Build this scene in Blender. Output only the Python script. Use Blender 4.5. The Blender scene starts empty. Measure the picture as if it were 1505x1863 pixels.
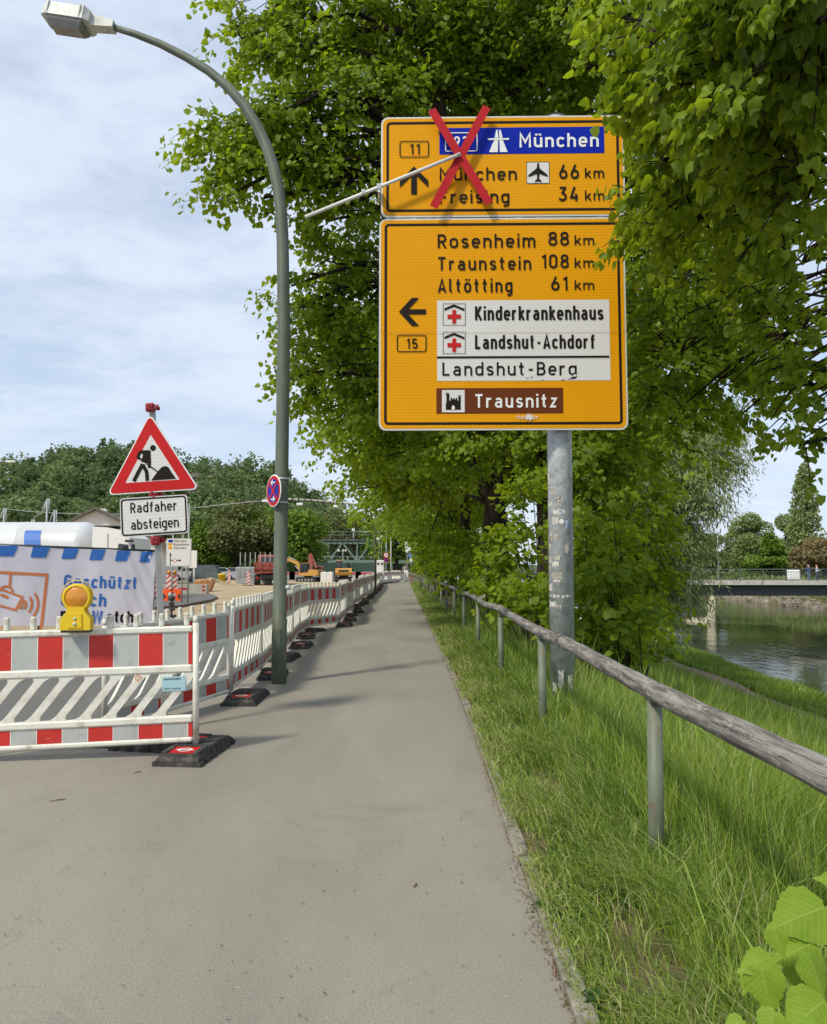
import bpy, math, random
import numpy as np
from mathutils import Vector, Matrix
R = math.radians
PI = math.pi
random.seed(7)
rng = np.random.default_rng(11)
scene = bpy.context.scene
COL = scene.collection

# ---------------------------------------------------------------- camera
EYE = 1.55
PITCH = math.atan(99 / 1400.0)
cd = bpy.data.cameras.new('camera')
cam = bpy.data.objects.new('camera', cd)
COL.objects.link(cam)
cam.location = (0, 0, EYE)
cam.rotation_euler = (PI / 2 + PITCH, 0, 0)
cd.sensor_fit = 'VERTICAL'
cd.sensor_height = 36.0
cd.lens = 36.0 * 1400 / 1863
cd.clip_start = 0.05
cd.clip_end = 3000
scene.camera = cam

# ---------------------------------------------------------------- world, sun, exposure
SUN_EL, SUN_AZ = 47, 222          # azimuth measured clockwise from +Y (the path's direction)
world = bpy.data.worlds.new('World')
scene.world = world
world.use_nodes = True
wn, wl = world.node_tree.nodes, world.node_tree.links
wn.clear()
wo = wn.new('ShaderNodeOutputWorld')
bg = wn.new('ShaderNodeBackground')
bg.inputs['Strength'].default_value = 0.14
sky = wn.new('ShaderNodeTexSky')
sky.sky_type = 'NISHITA'
sky.sun_disc = False
sky.sun_elevation = R(SUN_EL)
sky.sun_rotation = R(SUN_AZ)
sky.air_density = 1.0
sky.dust_density = 1.2
sky.ozone_density = 1.6
tc = wn.new('ShaderNodeTexCoord')
sep = wn.new('ShaderNodeSeparateXYZ')
wl.new(tc.outputs['Generated'], sep.inputs[0])


def wmath(op, a, b=None, c=None, clamp=False):
    n = wn.new('ShaderNodeMath'); n.operation = op; n.use_clamp = clamp
    for i, v in enumerate((a, b, c)):
        if v is None: continue
        if isinstance(v, (int, float)): n.inputs[i].default_value = v
        else: wl.new(v, n.inputs[i])
    return n.outputs[0]


zz = wmath('ADD', wmath('MAXIMUM', sep.outputs[2], 0.0), 0.16)
cx = wmath('DIVIDE', sep.outputs[0], zz)
cy = wmath('DIVIDE', sep.outputs[1], zz)
comb = wn.new('ShaderNodeCombineXYZ')
wl.new(cx, comb.inputs[0]); wl.new(cy, comb.inputs[1])


def wnoise(scale, detail, rough, loc=(0, 0, 0), sc=(1, 1, 1), rot=0, dist=0.0):
    m = wn.new('ShaderNodeMapping')
    m.inputs['Location'].default_value = loc
    m.inputs['Scale'].default_value = sc
    m.inputs['Rotation'].default_value = (0, 0, rot)
    wl.new(comb.outputs[0], m.inputs[0])
    n = wn.new('ShaderNodeTexNoise')
    n.inputs['Scale'].default_value = scale
    n.inputs['Detail'].default_value = detail
    n.inputs['Roughness'].default_value = rough
    n.inputs['Distortion'].default_value = dist
    wl.new(m.outputs[0], n.inputs['Vector'])
    return n.outputs[0]


def wramp(v, a, b, lo=0.0, hi=1.0):
    n = wn.new('ShaderNodeMapRange'); n.interpolation_type = 'SMOOTHSTEP'
    n.inputs[1].default_value = a; n.inputs[2].default_value = b
    n.inputs[3].default_value = lo; n.inputs[4].default_value = hi
    wl.new(v, n.inputs[0])
    return n.outputs[0]


big = wnoise(0.75, 3, 0.5, (3.1, 1.7, 0), (1, 1.25, 1), 0.35, 0.3)
mid = wnoise(3.0, 5, 0.6, (1.2, 5.0, 0), (1, 1.35, 1), 0.5, 0.35)
fine = wnoise(9.0, 4, 0.65, (0, 0, 2), (1, 1.5, 1), 0.6, 0.3)
dens = wmath('ADD', wmath('MULTIPLY', big, 0.45), wmath('ADD', wmath('MULTIPLY', mid, 0.35), wmath('MULTIPLY', fine, 0.20)))
cover = wramp(dens, 0.36, 0.58, 0.60, 0.95)
shade = wramp(wmath('ADD', wmath('MULTIPLY', mid, 0.6), wmath('MULTIPLY', big, 0.4)), 0.36, 0.62)
cm = wn.new('ShaderNodeMix'); cm.data_type = 'RGBA'
cm.inputs[6].default_value = (3.35, 3.85, 4.65, 1)
cm.inputs[7].default_value = (4.05, 4.50, 5.25, 1)
wl.new(shade, cm.inputs[0])
sm = wn.new('ShaderNodeMix'); sm.data_type = 'RGBA'
wl.new(cover, sm.inputs[0]); wl.new(sky.outputs[0], sm.inputs[6]); wl.new(cm.outputs[2], sm.inputs[7])
wl.new(sm.outputs[2], bg.inputs['Color'])
wl.new(bg.outputs[0], wo.inputs[0])

sd = bpy.data.lights.new('sun', 'SUN')
sd.energy = 2.35
sd.angle = R(6.5)
sd.color = (1.0, 0.93, 0.76)
sun = bpy.data.objects.new('sun', sd)
COL.objects.link(sun)
az, el = R(SUN_AZ), R(SUN_EL)
tosun = Vector((math.sin(az) * math.cos(el), math.cos(az) * math.cos(el), math.sin(el)))
sun.rotation_euler = tosun.to_track_quat('Z', 'Y').to_euler()
sun.location = tosun * 60

scene.render.engine = 'CYCLES'
scene.view_settings.view_transform = 'Standard'
scene.view_settings.look = 'None'
scene.view_settings.exposure = 0.46
scene.view_settings.gamma = 1
scene.view_settings.use_curve_mapping = False
scene.cycles.max_bounces = 8
scene.cycles.transparent_max_bounces = 8
scene.cycles.transmission_bounces = 6
scene.cycles.caustics_reflective = False
scene.cycles.caustics_refractive = False
scene.cycles.use_denoising = True

# ---------------------------------------------------------------- helpers
CT, ST = math.cos(PITCH), math.sin(PITCH)


def at(px, py, Y):
    """the real point at distance Y along the path that the eye sees in direction (px, py)"""
    u = (px - 752.5) / 1400; v = (931.5 - py) / 1400
    t = Y / (CT - v * ST)
    return Vector((u * t, Y, EYE + (ST + v * CT) * t))


def lnk(o, parent=None):
    COL.objects.link(o)
    if parent is not None: o.parent = parent
    return o


def tag(o, label=None, cat=None, group=None, kind=None):
    if label: o['label'] = label
    if cat: o['category'] = cat
    if group: o['group'] = group
    if kind: o['kind'] = kind
    return o


def empty(name, loc=(0, 0, 0), rz=0, label=None, cat=None, group=None, kind=None, rot=None):
    o = bpy.data.objects.new(name, None)
    o.empty_display_size = 0.1
    COL.objects.link(o)
    o.location = loc
    o.rotation_euler = rot if rot else (0, 0, rz)
    return tag(o, label, cat, group, kind)


class MB:
    """collects faces; build() links them as one mesh object"""
    def __init__(s): s.v = []; s.f = []; s.m = []; s.sm = []

    def add(s, vs, fs, mi=0, smooth=False):
        n = len(s.v)
        s.v.extend([tuple(p) for p in vs])
        for f in fs:
            s.f.append(tuple(i + n for i in f)); s.m.append(mi); s.sm.append(smooth)
        return s

    def box(s, c, d, mi=0, rz=0, bev=0.0, M=None):
        x, y, z = d[0] / 2, d[1] / 2, d[2] / 2
        if bev > 0:
            b = min(bev, x * .9, y * .9, z * .9)
            vs = []
            for sx in (-1, 1):
                for sy in (-1, 1):
                    for sz in (-1, 1):
                        vs += [(sx * x, sy * (y - b), sz * (z - b)), (sx * (x - b), sy * y, sz * (z - b)), (sx * (x - b), sy * (y - b), sz * z)]
            def I(a, b_, c_, k): return ((a * 2 + b_) * 2 + c_) * 3 + k
            fs = []
            for a in (0, 1):
                q = [I(a, 0, 0, 0), I(a, 1, 0, 0), I(a, 1, 1, 0), I(a, 0, 1, 0)]; fs.append(q if a else q[::-1])
                q = [I(0, a, 0, 1), I(0, a, 1, 1), I(1, a, 1, 1), I(1, a, 0, 1)]; fs.append(q if a else q[::-1])
                q = [I(0, 0, a, 2), I(1, 0, a, 2), I(1, 1, a, 2), I(0, 1, a, 2)]; fs.append(q if a else q[::-1])
            for a in (0, 1):
                for b_ in (0, 1):
                    q = [I(a, b_, 0, 0), I(a, b_, 0, 1), I(a, b_, 1, 1), I(a, b_, 1, 0)]; fs.append(q if a == b_ else q[::-1])
                    q = [I(0, a, b_, 1), I(0, a, b_, 2), I(1, a, b_, 2), I(1, a, b_, 1)]; fs.append(q if a == b_ else q[::-1])
                    q = [I(a, 0, b_, 0), I(a, 0, b_, 2), I(a, 1, b_, 2), I(a, 1, b_, 0)]; fs.append(q if a != b_ else q[::-1])
                    for c_ in (0, 1):
                        q = [I(a, b_, c_, 0), I(a, b_, c_, 1), I(a, b_, c_, 2)]; fs.append(q if (a + b_ + c_) % 2 == 1 else q[::-1])
        else:
            vs = [(i * x, j * y, k * z) for i in (-1, 1) for j in (-1, 1) for k in (-1, 1)]
            fs = [(0, 1, 3, 2), (4, 6, 7, 5), (0, 4, 5, 1), (2, 3, 7, 6), (0, 2, 6, 4), (1, 5, 7, 3)]
        cr, sr = math.cos(rz), math.sin(rz)
        out = []
        for p in vs:
            q = Vector((p[0] * cr - p[1] * sr, p[0] * sr + p[1] * cr, p[2]))
            if M is not None: q = M @ Vector(p)
            out.append((q[0] + c[0], q[1] + c[1], q[2] + c[2]))
        return s.add(out, fs, mi)

    def tube(s, pts, rads, n=10, mi=0, cap=True, sx=1.0):
        pts = [Vector(p) for p in pts]
        if isinstance(rads, (int, float)): rads = [rads] * len(pts)
        ref = None; base = len(s.v); vs = []
        for i, p in enumerate(pts):
            a = pts[max(i - 1, 0)]; b = pts[min(i + 1, len(pts) - 1)]
            d = (b - a).normalized()
            if ref is None:
                ref = d.orthogonal().normalized() if abs(d.z) > .9 else d.cross(Vector((0, 0, 1))).normalized()
            ref = (ref - d * ref.dot(d)).normalized()
            o2 = d.cross(ref)
            for k in range(n):
                t = 2 * PI * k / n
                vs.append(p + (ref * math.cos(t) * sx + o2 * math.sin(t)) * rads[i])
        fs = []
        for i in range(len(pts) - 1):
            for k in range(n):
                k2 = (k + 1) % n
                fs.append((i * n + k, i * n + k2, (i + 1) * n + k2, (i + 1) * n + k))
        s.add(vs, fs, mi, True)
        if cap:
            L = (len(pts) - 1) * n
            s.f.append(tuple(base + k for k in range(n))[::-1]); s.m.append(mi); s.sm.append(False)
            s.f.append(tuple(base + L + k for k in range(n))); s.m.append(mi); s.sm.append(False)
        return s

    def prism(s, poly, y0, y1, mi=0, M=None):
        """extrude a polygon given in the x-z plane from y0 (front, -Y) to y1"""
        n = len(poly)
        ar = sum(poly[i][0] * poly[(i + 1) % n][1] - poly[(i + 1) % n][0] * poly[i][1] for i in range(n))
        if ar < 0: poly = poly[::-1]
        vs = [(p[0], y0, p[1]) for p in poly] + [(p[0], y1, p[1]) for p in poly]
        if M is not None: vs = [M @ Vector(v) for v in vs]
        fs = [tuple(range(n)), tuple(range(n, 2 * n))[::-1]]
        for i in range(n):
            j = (i + 1) % n
            fs.append((i, i + n, j + n, j))
        return s.add(vs, fs, mi)

    def lathe(s, prof, c=(0, 0, 0), n=20, mi=0, axis='z'):
        vs = []
        for r, z in prof:
            for k in range(n):
                t = 2 * PI * k / n
                a, b = r * math.cos(t), r * math.sin(t)
                p = (a, b, z) if axis == 'z' else ((a, z, b) if axis == 'y' else (z, a, b))
                vs.append((p[0] + c[0], p[1] + c[1], p[2] + c[2]))
        fs = []
        for i in range(len(prof) - 1):
            for k in range(n):
                k2 = (k + 1) % n
                fs.append((i * n + k, i * n + k2, (i + 1) * n + k2, (i + 1) * n + k))
        s.add(vs, fs, mi, True)
        return s

    def mesh(s, name, mats):
        me = bpy.data.meshes.new(name)
        me.from_pydata(s.v, [], s.f)
        if not isinstance(mats, (list, tuple)): mats = [mats]
        for m in mats: me.materials.append(m)
        me.polygons.foreach_set('material_index', s.m)
        me.polygons.foreach_set('use_smooth', s.sm)
        me.update()
        return me

    def build(s, name, mats, parent=None):
        o = bpy.data.objects.new(name, s.mesh(name, mats))
        return lnk(o, parent)


def inst(name, me, parent=None, loc=(0, 0, 0), rot=(0, 0, 0), sc=None):
    o = bpy.data.objects.new(name, me); lnk(o, parent)
    o.location = loc; o.rotation_euler = rot
    if sc: o.scale = sc
    return o


def kids(o): return [c for c in bpy.data.objects if c.parent == o]


_kid_cache = {}


def copy_tree(o, parent=None, cache=True):
    c = o.copy(); COL.objects.link(c); c.parent = parent
    key = o.name
    if key not in _kid_cache: _kid_cache[key] = [k.name for k in kids(o)]
    for kn in _kid_cache[key]: copy_tree(bpy.data.objects[kn], c)
    return c


def np_mesh(name, V, F, mats, smooth=False, attr=None):
    """V (n,3), F (m,k) all faces the same size"""
    me = bpy.data.meshes.new(name)
    n, m, k = len(V), F.shape[0], F.shape[1]
    me.vertices.add(n); me.vertices.foreach_set('co', V.astype(np.float32).ravel())
    me.loops.add(m * k); me.loops.foreach_set('vertex_index', F.astype(np.int32).ravel())
    me.polygons.add(m); me.polygons.foreach_set('loop_start', np.arange(0, m * k, k, dtype=np.int32))
    if smooth: me.polygons.foreach_set('use_smooth', np.ones(m, dtype=bool))
    me.update(calc_edges=True)
    if attr is not None:
        a = me.attributes.new('var', 'FLOAT', 'POINT'); a.data.foreach_set('value', attr.astype(np.float32))
    if not isinstance(mats, (list, tuple)): mats = [mats]
    for x in mats: me.materials.append(x)
    return me


# ---------------------------------------------------------------- materials
def new_mat(name):
    m = bpy.data.materials.new(name); m.use_nodes = True
    nt = m.node_tree; nt.nodes.clear()
    out = nt.nodes.new('ShaderNodeOutputMaterial')
    return m, nt, out


def mixc(nt, f, a, b):
    n = nt.nodes.new('ShaderNodeMix'); n.data_type = 'RGBA'
    for sock, v in ((0, f), (6, a), (7, b)):
        if isinstance(v, (int, float)): n.inputs[sock].default_value = v
        elif isinstance(v, (tuple, list)): n.inputs[sock].default_value = (*v[:3], 1)
        else: nt.links.new(v, n.inputs[sock])
    return n.outputs[2]


def noise(nt, scale, detail=4, rough=.6, co='Object', sc=(1, 1, 1), dist=0.0, loc=(0, 0, 0)):
    t = nt.nodes.new('ShaderNodeTexCoord'); mp = nt.nodes.new('ShaderNodeMapping')
    mp.inputs['Scale'].default_value = sc; mp.inputs['Location'].default_value = loc
    nt.links.new(t.outputs[co], mp.inputs[0])
    n = nt.nodes.new('ShaderNodeTexNoise')
    n.inputs['Scale'].default_value = scale; n.inputs['Detail'].default_value = detail
    n.inputs['Roughness'].default_value = rough; n.inputs['Distortion'].default_value = dist
    nt.links.new(mp.outputs[0], n.inputs['Vector'])
    return n.outputs[0]


def ramp(nt, v, a, b, lo=0.0, hi=1.0):
    n = nt.nodes.new('ShaderNodeMapRange'); n.interpolation_type = 'SMOOTHSTEP'
    n.inputs[1].default_value = a; n.inputs[2].default_value = b
    n.inputs[3].default_value = lo; n.inputs[4].default_value = hi
    nt.links.new(v, n.inputs[0]); return n.outputs[0]


def bump(nt, h, strength=.3, dist=.01):
    b = nt.nodes.new('ShaderNodeBump'); b.inputs['Strength'].default_value = strength
    b.inputs['Distance'].default_value = dist
    nt.links.new(h, b.inputs['Height']); return b.outputs[0]


def pbsdf(nt, out, color, rough=.6, metal=0.0, spec=.5, normal=None):
    p = nt.nodes.new('ShaderNodeBsdfPrincipled')
    if isinstance(color, (tuple, list)): p.inputs['Base Color'].default_value = (*color[:3], 1)
    else: nt.links.new(color, p.inputs['Base Color'])
    if isinstance(rough, (int, float)): p.inputs['Roughness'].default_value = rough
    else: nt.links.new(rough, p.inputs['Roughness'])
    p.inputs['Metallic'].default_value = metal
    p.inputs['Specular IOR Level'].default_value = spec
    if normal is not None: nt.links.new(normal, p.inputs['Normal'])
    nt.links.new(p.outputs[0], out.inputs[0])
    return p


def mat(name, col, rough=.55, metal=0.0, dirt=None, dscale=6, dlo=.5, dhi=.75, var=.12, vscale=3, bs=0.0, bscale=40, spec=.5, sc=(1, 1, 1)):
    """general paint/plastic/metal: base colour, slight variation, worn or dirty patches"""
    m, nt, out = new_mat(name)
    dark = tuple(c * (1 - var) for c in col); light = tuple(min(1, c * (1 + var)) for c in col)
    c = mixc(nt, ramp(nt, noise(nt, vscale, 5, .6, sc=sc), .3, .7), dark, light)
    if dirt: c = mixc(nt, ramp(nt, noise(nt, dscale, 6, .7, sc=sc, loc=(3, 1, 4)), dlo, dhi), c, dirt)
    nrm = bump(nt, noise(nt, bscale, 4, .6, sc=sc), bs, .004) if bs else None
    pbsdf(nt, out, c, rough, metal, spec, nrm)
    return m


WHITE = mat('white_paint', (.78, .78, .75), .45, var=.03)
DARK = mat('dark_trim', (.02, .02, .022), .5, var=.2)
STEEL = mat('galvanised_steel', (.50, .53, .54), .42, .25, dirt=(.30, .33, .34), dscale=9, dlo=.45, dhi=.7, var=.14, vscale=25, bs=.1)
GLASS = mat('dark_glass', (.03, .04, .045), .08, spec=.8)
BLACKPRINT = mat('black_print', (.012, .008, .006), .6, var=.1, spec=.15)
WHITEPRINT = mat('white_print', (.74, .74, .72), .5, var=.03)
REDPRINT = mat('red_print', (.50, .012, .014), .6, var=.06, spec=.2)
BLUEPRINT = mat('blue_print', (.006, .03, .32), .55, var=.06, spec=.2)

# ---------------------------------------------------------------- road-sign lettering (strokes of one width)


def arc(cx_, cy_, rx, ry, a0, a1, n=8):
    return [(cx_ + rx * math.cos(R(a0 + (a1 - a0) * i / n)), cy_ + ry * math.sin(R(a0 + (a1 - a0) * i / n))) for i in range(n + 1)]


H, X, S = .93, .655, .07      # centre-line heights of capitals, small letters, base
xr = .175


def bowl(x0=0.0, w=.35, y0=S, y1=X, a0=0, a1=360):
    r = w / 2
    top = arc(x0 + r, y1 - r, r, r, 0, 180, 10); bot = arc(x0 + r, y0 + r, r, r, 180, 360, 10)
    return top + bot + [top[0]]


GL = {
    'a': (.36, [[(.33, 0), (.33, X - .16)] + arc(.17, X - .15, .16, .15, 0, 155, 8), [(.33, .4), (.15, .4)] + arc(.15, .235, .15, .165, 90, 270, 8) + [(.2, .07), (.33, .15)]]),
    'b': (.36, [[(0, 0), (0, 1)], bowl(0, .36)]),
    'c': (.31, [arc(xr, X - xr, xr, xr, 28, 180, 8) + arc(xr, S + xr, xr, xr, 180, 332, 8)]),
    'd': (.36, [[(.36, 0), (.36, 1)], bowl(0, .36)]),
    'e': (.35, [[(.01, .36), (.35, .36)] + [(.35, X - xr)] + arc(xr, X - xr, xr, xr, 0, 180, 9) + arc(xr, S + xr, xr, xr, 180, 325, 8)]),
    'f': (.24, [[(.1, 0), (.1, .8)] + arc(.22, .8, .12, .13, 180, 95, 5) + [(.27, .93)], [(-.03, X), (.27, X)]]),
    'g': (.36, [bowl(0, .36), [(.36, .725), (.36, -.06)] + arc(.19, -.06, .17, .14, 0, -130, 7)]),
    'h': (.35, [[(0, 0), (0, 1)], [(0, .42)] + arc(.175, X - .175, .175, .175, 175, 0, 8) + [(.35, 0)]]),
    'i': (.0, [[(0, 0), (0, .725)], [(0, .86), (0, 1.0)]]),
    'k': (.32, [[(0, 0), (0, 1)], [(.01, .27), (.32, .72)], [(.11, .42), (.34, 0)]]),
    'l': (.13, [[(0, 1), (0, .2)] + arc(.13, .2, .13, .13, 180, 270, 5)]),
    'm': (.60, [[(0, 0), (0, .725)], [(0, .45)] + arc(.15, X - .15, .15, .15, 175, 0, 8) + [(.3, 0)], [(.3, .45)] + arc(.45, X - .15, .15, .15, 175, 0, 8) + [(.6, 0)]]),
    'n': (.35, [[(0, 0), (0, .725)], [(0, .42)] + arc(.175, X - .175, .175, .175, 175, 0, 8) + [(.35, 0)]]),
    'o': (.36, [bowl(0, .36)]),
    'p': (.36, [[(0, -.25), (0, .725)], bowl(0, .36)]),
    'r': (.24, [[(0, 0), (0, .725)], [(0, .42)] + arc(.19, X - .19, .19, .19, 175, 70, 5)]),
    's': (.31, [arc(.16, .5, .15, .155, 25, 200, 7) + [(.08, .39), (.24, .33)] + arc(.16, .22, .15, .15, 40, -155, 8)]),
    't': (.24, [[(.09, .96), (.09, .2)] + arc(.22, .2, .13, .13, 180, 270, 5), [(-.05, X), (.24, X)]]),
    'u': (.35, [[(.35, .725), (.35, 0)], [(0, .725)] + arc(.175, S + .175, .175, .175, 180, 355, 8)]),
    'v': (.36, [[(0, .72), (.18, .02), (.36, .72)]]),
    'w': (.52, [[(0, .72), (.13, .03), (.26, .68), (.39, .03), (.52, .72)]]),
    'z': (.30, [[(.0, X), (.3, X), (.0, S), (.31, S)]]),
    'y': (.36, [[(0, .725)] + arc(.175, S + .175, .175, .175, 180, 355, 8), [(.36, .725), (.36, -.06)] + arc(.19, -.06, .17, .14, 0, -130, 7)]),
    'A': (.46, [[(0, 0), (.23, .97), (.46, 0)], [(.06, .26), (.4, .26)]]),
    'B': (.38, [[(0, S), (0, H), (.2, H)] + arc(.2, .725, .165, .205, 90, -90, 8) + [(0, .52)], [(.2, .52)] + arc(.2, .295, .19, .225, 90, -90, 8) + [(-.06, S)]]),
    'C': (.38, [arc(.19, H - .2, .2, .2, 20, 180, 8) + arc(.19, S + .2, .2, .2, 180, 340, 8)]),
    'E': (.36, [[(.37, H), (0, H), (0, S), (.38, S)], [(0, .51), (.32, .51)]]),
    'F': (.36, [[(.37, H), (0, H), (0, 0)], [(0, .5), (.31, .5)]]),
    'G': (.42, [arc(.2, H - .205, .205, .205, 20, 180, 8) + arc(.2, S + .205, .205, .205, 180, 360, 9) + [(.405, .48), (.2, .48)]]),
    'H': (.42, [[(0, 0), (0, 1)], [(.42, 0), (.42, 1)], [(0, .52), (.42, .52)]]),
    'I': (.0, [[(0, 0), (0, 1)]]),
    'K': (.40, [[(0, 0), (0, 1)], [(.01, .36), (.4, 1)], [(.13, .5), (.42, 0)]]),
    'L': (.34, [[(0, 1), (0, S), (.36, S)]]),
    'M': (.52, [[(0, 0), (0, .98), (.26, .38), (.52, .98), (.52, 0)]]),
    'N': (.42, [[(0, 0), (0, .97), (.42, .03), (.42, 1)]]),
    'R': (.38, [[(0, 0), (0, H), (.2, H)] + arc(.2, .7, .17, .23, 90, -90, 8) + [(0, .47)], [(.18, .47), (.38, 0)]]),
    'S': (.38, [arc(.19, .71, .185, .22, 30, 200, 8) + [(.1, .56), (.29, .45)] + arc(.19, .28, .19, .21, 40, -160, 9)]),
    'T': (.42, [[(-.02, H), (.44, H)], [(.21, H), (.21, 0)]]),
    'U': (.40, [[(0, 1)] + arc(.2, S + .2, .2, .2, 180, 360, 10) + [(.4, 1)]]),
    'V': (.46, [[(0, 1), (.23, .03), (.46, 1)]]),
    'W': (.66, [[(0, 1), (.165, .04), (.33, .95), (.495, .04), (.66, 1)]]),
    '0': (.36, [bowl(0, .36, S, H)]),
    '1': (.16, [[(0, .78), (.17, .94), (.17, 0)]]),
    '2': (.36, [arc(.18, H - .18, .18, .18, 165, -20, 8) + [(0.0, S), (.38, S)]]),
    '3': (.36, [[(.02, H), (.34, H), (.17, .57)] + arc(.17, .3, .2, .235, 80, -155, 9)]),
    '4': (.38, [[(.22, 1), (.0, .25), (.4, .25)], [(.3, .5), (.3, 0)]]),
    '5': (.36, [[(.34, H), (.04, H), (.02, .5)] + arc(.18, .32, .185, .25, 130, -150, 9)]),
    '6': (.36, [bowl(0, .36, S, .57), [(.01, .38), (.23, 1.0)]]),
    '8': (.36, [bowl(.02, .33, .56, H), bowl(0, .37, S, .52)]),
    '9': (.36, [bowl(0, .36, .43, H), [(.35, .62), (.13, 0)]]),
    '-': (.24, [[(0, .42), (.24, .42)]]),
    '!': (.0, [[(0, 1), (0, .3)], [(0, .14), (0, 0)]]),
    '/': (.3, [[(0, -.05), (.3, 1.05)]]),
    '.': (.0, [[(0, 0), (0, .14)]]),
    ' ': (.12, []),
}
for k_, b_ in (('ü', 'u'), ('ö', 'o')):
    GL[k_] = (GL[b_][0], GL[b_][1] + [[(.08, .85), (.08, .985)], [(.28, .85), (.28, .985)]])


def stroke(mb, path, w, tf, y, mi=0, closed=None):
    """a flat ribbon of width w along a 2-D path"""
    n = len(path)
    if closed is None: closed = n > 3 and math.dist(path[0], path[-1]) < 1e-6
    if closed: path = path[:-1]; n -= 1
    P = [Vector(p) for p in path]
    Lp = []; Rp = []
    for i in range(n):
        if closed: a, b = P[i] - P[i - 1], P[(i + 1) % n] - P[i]
        else:
            a = P[i] - P[i - 1] if i > 0 else P[1] - P[0]
            b = P[i + 1] - P[i] if i < n - 1 else P[-1] - P[-2]
        if a.length < 1e-9: a = b
        if b.length < 1e-9: b = a
        a.normalize(); b.normalize()
        t = a + b
        if t.length < 1e-4: t = a
        t.normalize()
        nn = Vector((-t.y, t.x))
        k = min(1 / max(.35, abs(t.dot(a))), 1.9)
        Lp.append(P[i] + nn * w / 2 * k); Rp.append(P[i] - nn * w / 2 * k)
    vs = [(*tf(p), y) for p in Lp] + [(*tf(p), y) for p in Rp]
    vs = [(v[0], v[2], v[1]) for v in vs]
    fs = []
    for i in range(n if closed else n - 1):
        j = (i + 1) % n
        fs.append((i, i + n, j + n, j))
    mb.add(vs, fs, mi)


def text_width(s, sp, cond=1.0):
    w = 0
    for i, ch in enumerate(s):
        w += GL[ch][0] * cond
        if i < len(s) - 1: w += sp
    return w


def text(mb, s, x, z, h, width=None, y=-.004, sp=.24, w=.14, mi=0, align='l', slope=0.0, cond=None):
    """letters with their foot on (x, z), capitals h high, fitted to a width by the spacing"""
    c = 1.0
    if cond: c = cond
    if width:
        body = sum(GL[ch][0] for ch in s); gaps = max(1, len(s) - 1)
        need = width / h - w
        if cond is None:
            c = (need - gaps * sp) / body
            if c > 1.12 or c < .7: c = min(1.12, max(.7, c)); sp = (need - body * c) / gaps
        else: sp = (need - body * c) / gaps
    tot = (text_width(s, sp, c) + w) * h
    x0 = x - (tot if align == 'r' else tot / 2 if align == 'c' else 0) + w * h / 2
    px_ = 0
    for k, ch in enumerate(s):
        gw, paths = GL[ch]
        for j, pth in enumerate(paths):
            q = [(px_ + p[0] * c, p[1]) for p in pth]
            stroke(mb, q, w, lambda p: (x0 + p[0] * h, z + p[1] * h + slope * (x0 - x + p[0] * h)), y - .00012 * (j + 1))
            for _ in range(len(q) - 1): pass
        px_ += gw * c + sp
    if mi:
        pass


def rrect(x0, z0, x1, z1, r, n=6):
    return (arc(x1 - r, z1 - r, r, r, 0, 90, n) + arc(x0 + r, z1 - r, r, r, 90, 180, n) +
            arc(x0 + r, z0 + r, r, r, 180, 270, n) + arc(x1 - r, z0 + r, r, r, 270, 360, n))


def flat(mb, poly, y, mi=0):
    n = len(poly)
    ar = sum(poly[i][0] * poly[(i + 1) % n][1] - poly[(i + 1) % n][0] * poly[i][1] for i in range(n))
    if ar < 0: poly = poly[::-1]
    mb.add([(p[0], y, p[1]) for p in poly], [tuple(range(n))], mi)


def ring(mb, outer, inner, y, mi=0):
    n = len(outer)
    vs = [(p[0], y, p[1]) for p in outer] + [(p[0], y, p[1]) for p in inner]
    fs = [(i, (i + 1) % n, n + (i + 1) % n, n + i) for i in range(n)]
    mb.add(vs, fs, mi)


def rect(x0, z0, x1, z1): return [(x0, z0), (x1, z0), (x1, z1), (x0, z1)]


def disc(mb, r, y, n=32, c=(0, 0)): flat(mb, [(c[0] + r * math.cos(2 * PI * i / n), c[1] + r * math.sin(2 * PI * i / n)) for i in range(n)], y)

# ================================================================ THE SETTING
def kx(y): return .553 - .0145 * np.maximum(0, np.asarray(y, dtype=float) - 9)


def shore(y): return 1.1 * np.sin(np.asarray(y) * .13 + 1) + .5 * np.sin(np.asarray(y) * .41)


def bank_h(s, y):
    """height of the ground s metres to the right of the kerb"""
    w = shore(y) * .55
    xs = [0, .5, .9, 12.2, 13.8, 18.0 + 0, 19.2, 30, 52, 58, 60.5, 64, 90, 2000]
    zs = [.0, -.03, -.07, -3.42, -3.5, -4.3, -4.9, -6.5, -6.2, -5.0, -3.7, -1.9, -1.2, -1.2]
    ss = s - w * np.clip((s - 8) / 8, 0, 1)
    return np.interp(ss, xs, zs)


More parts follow.
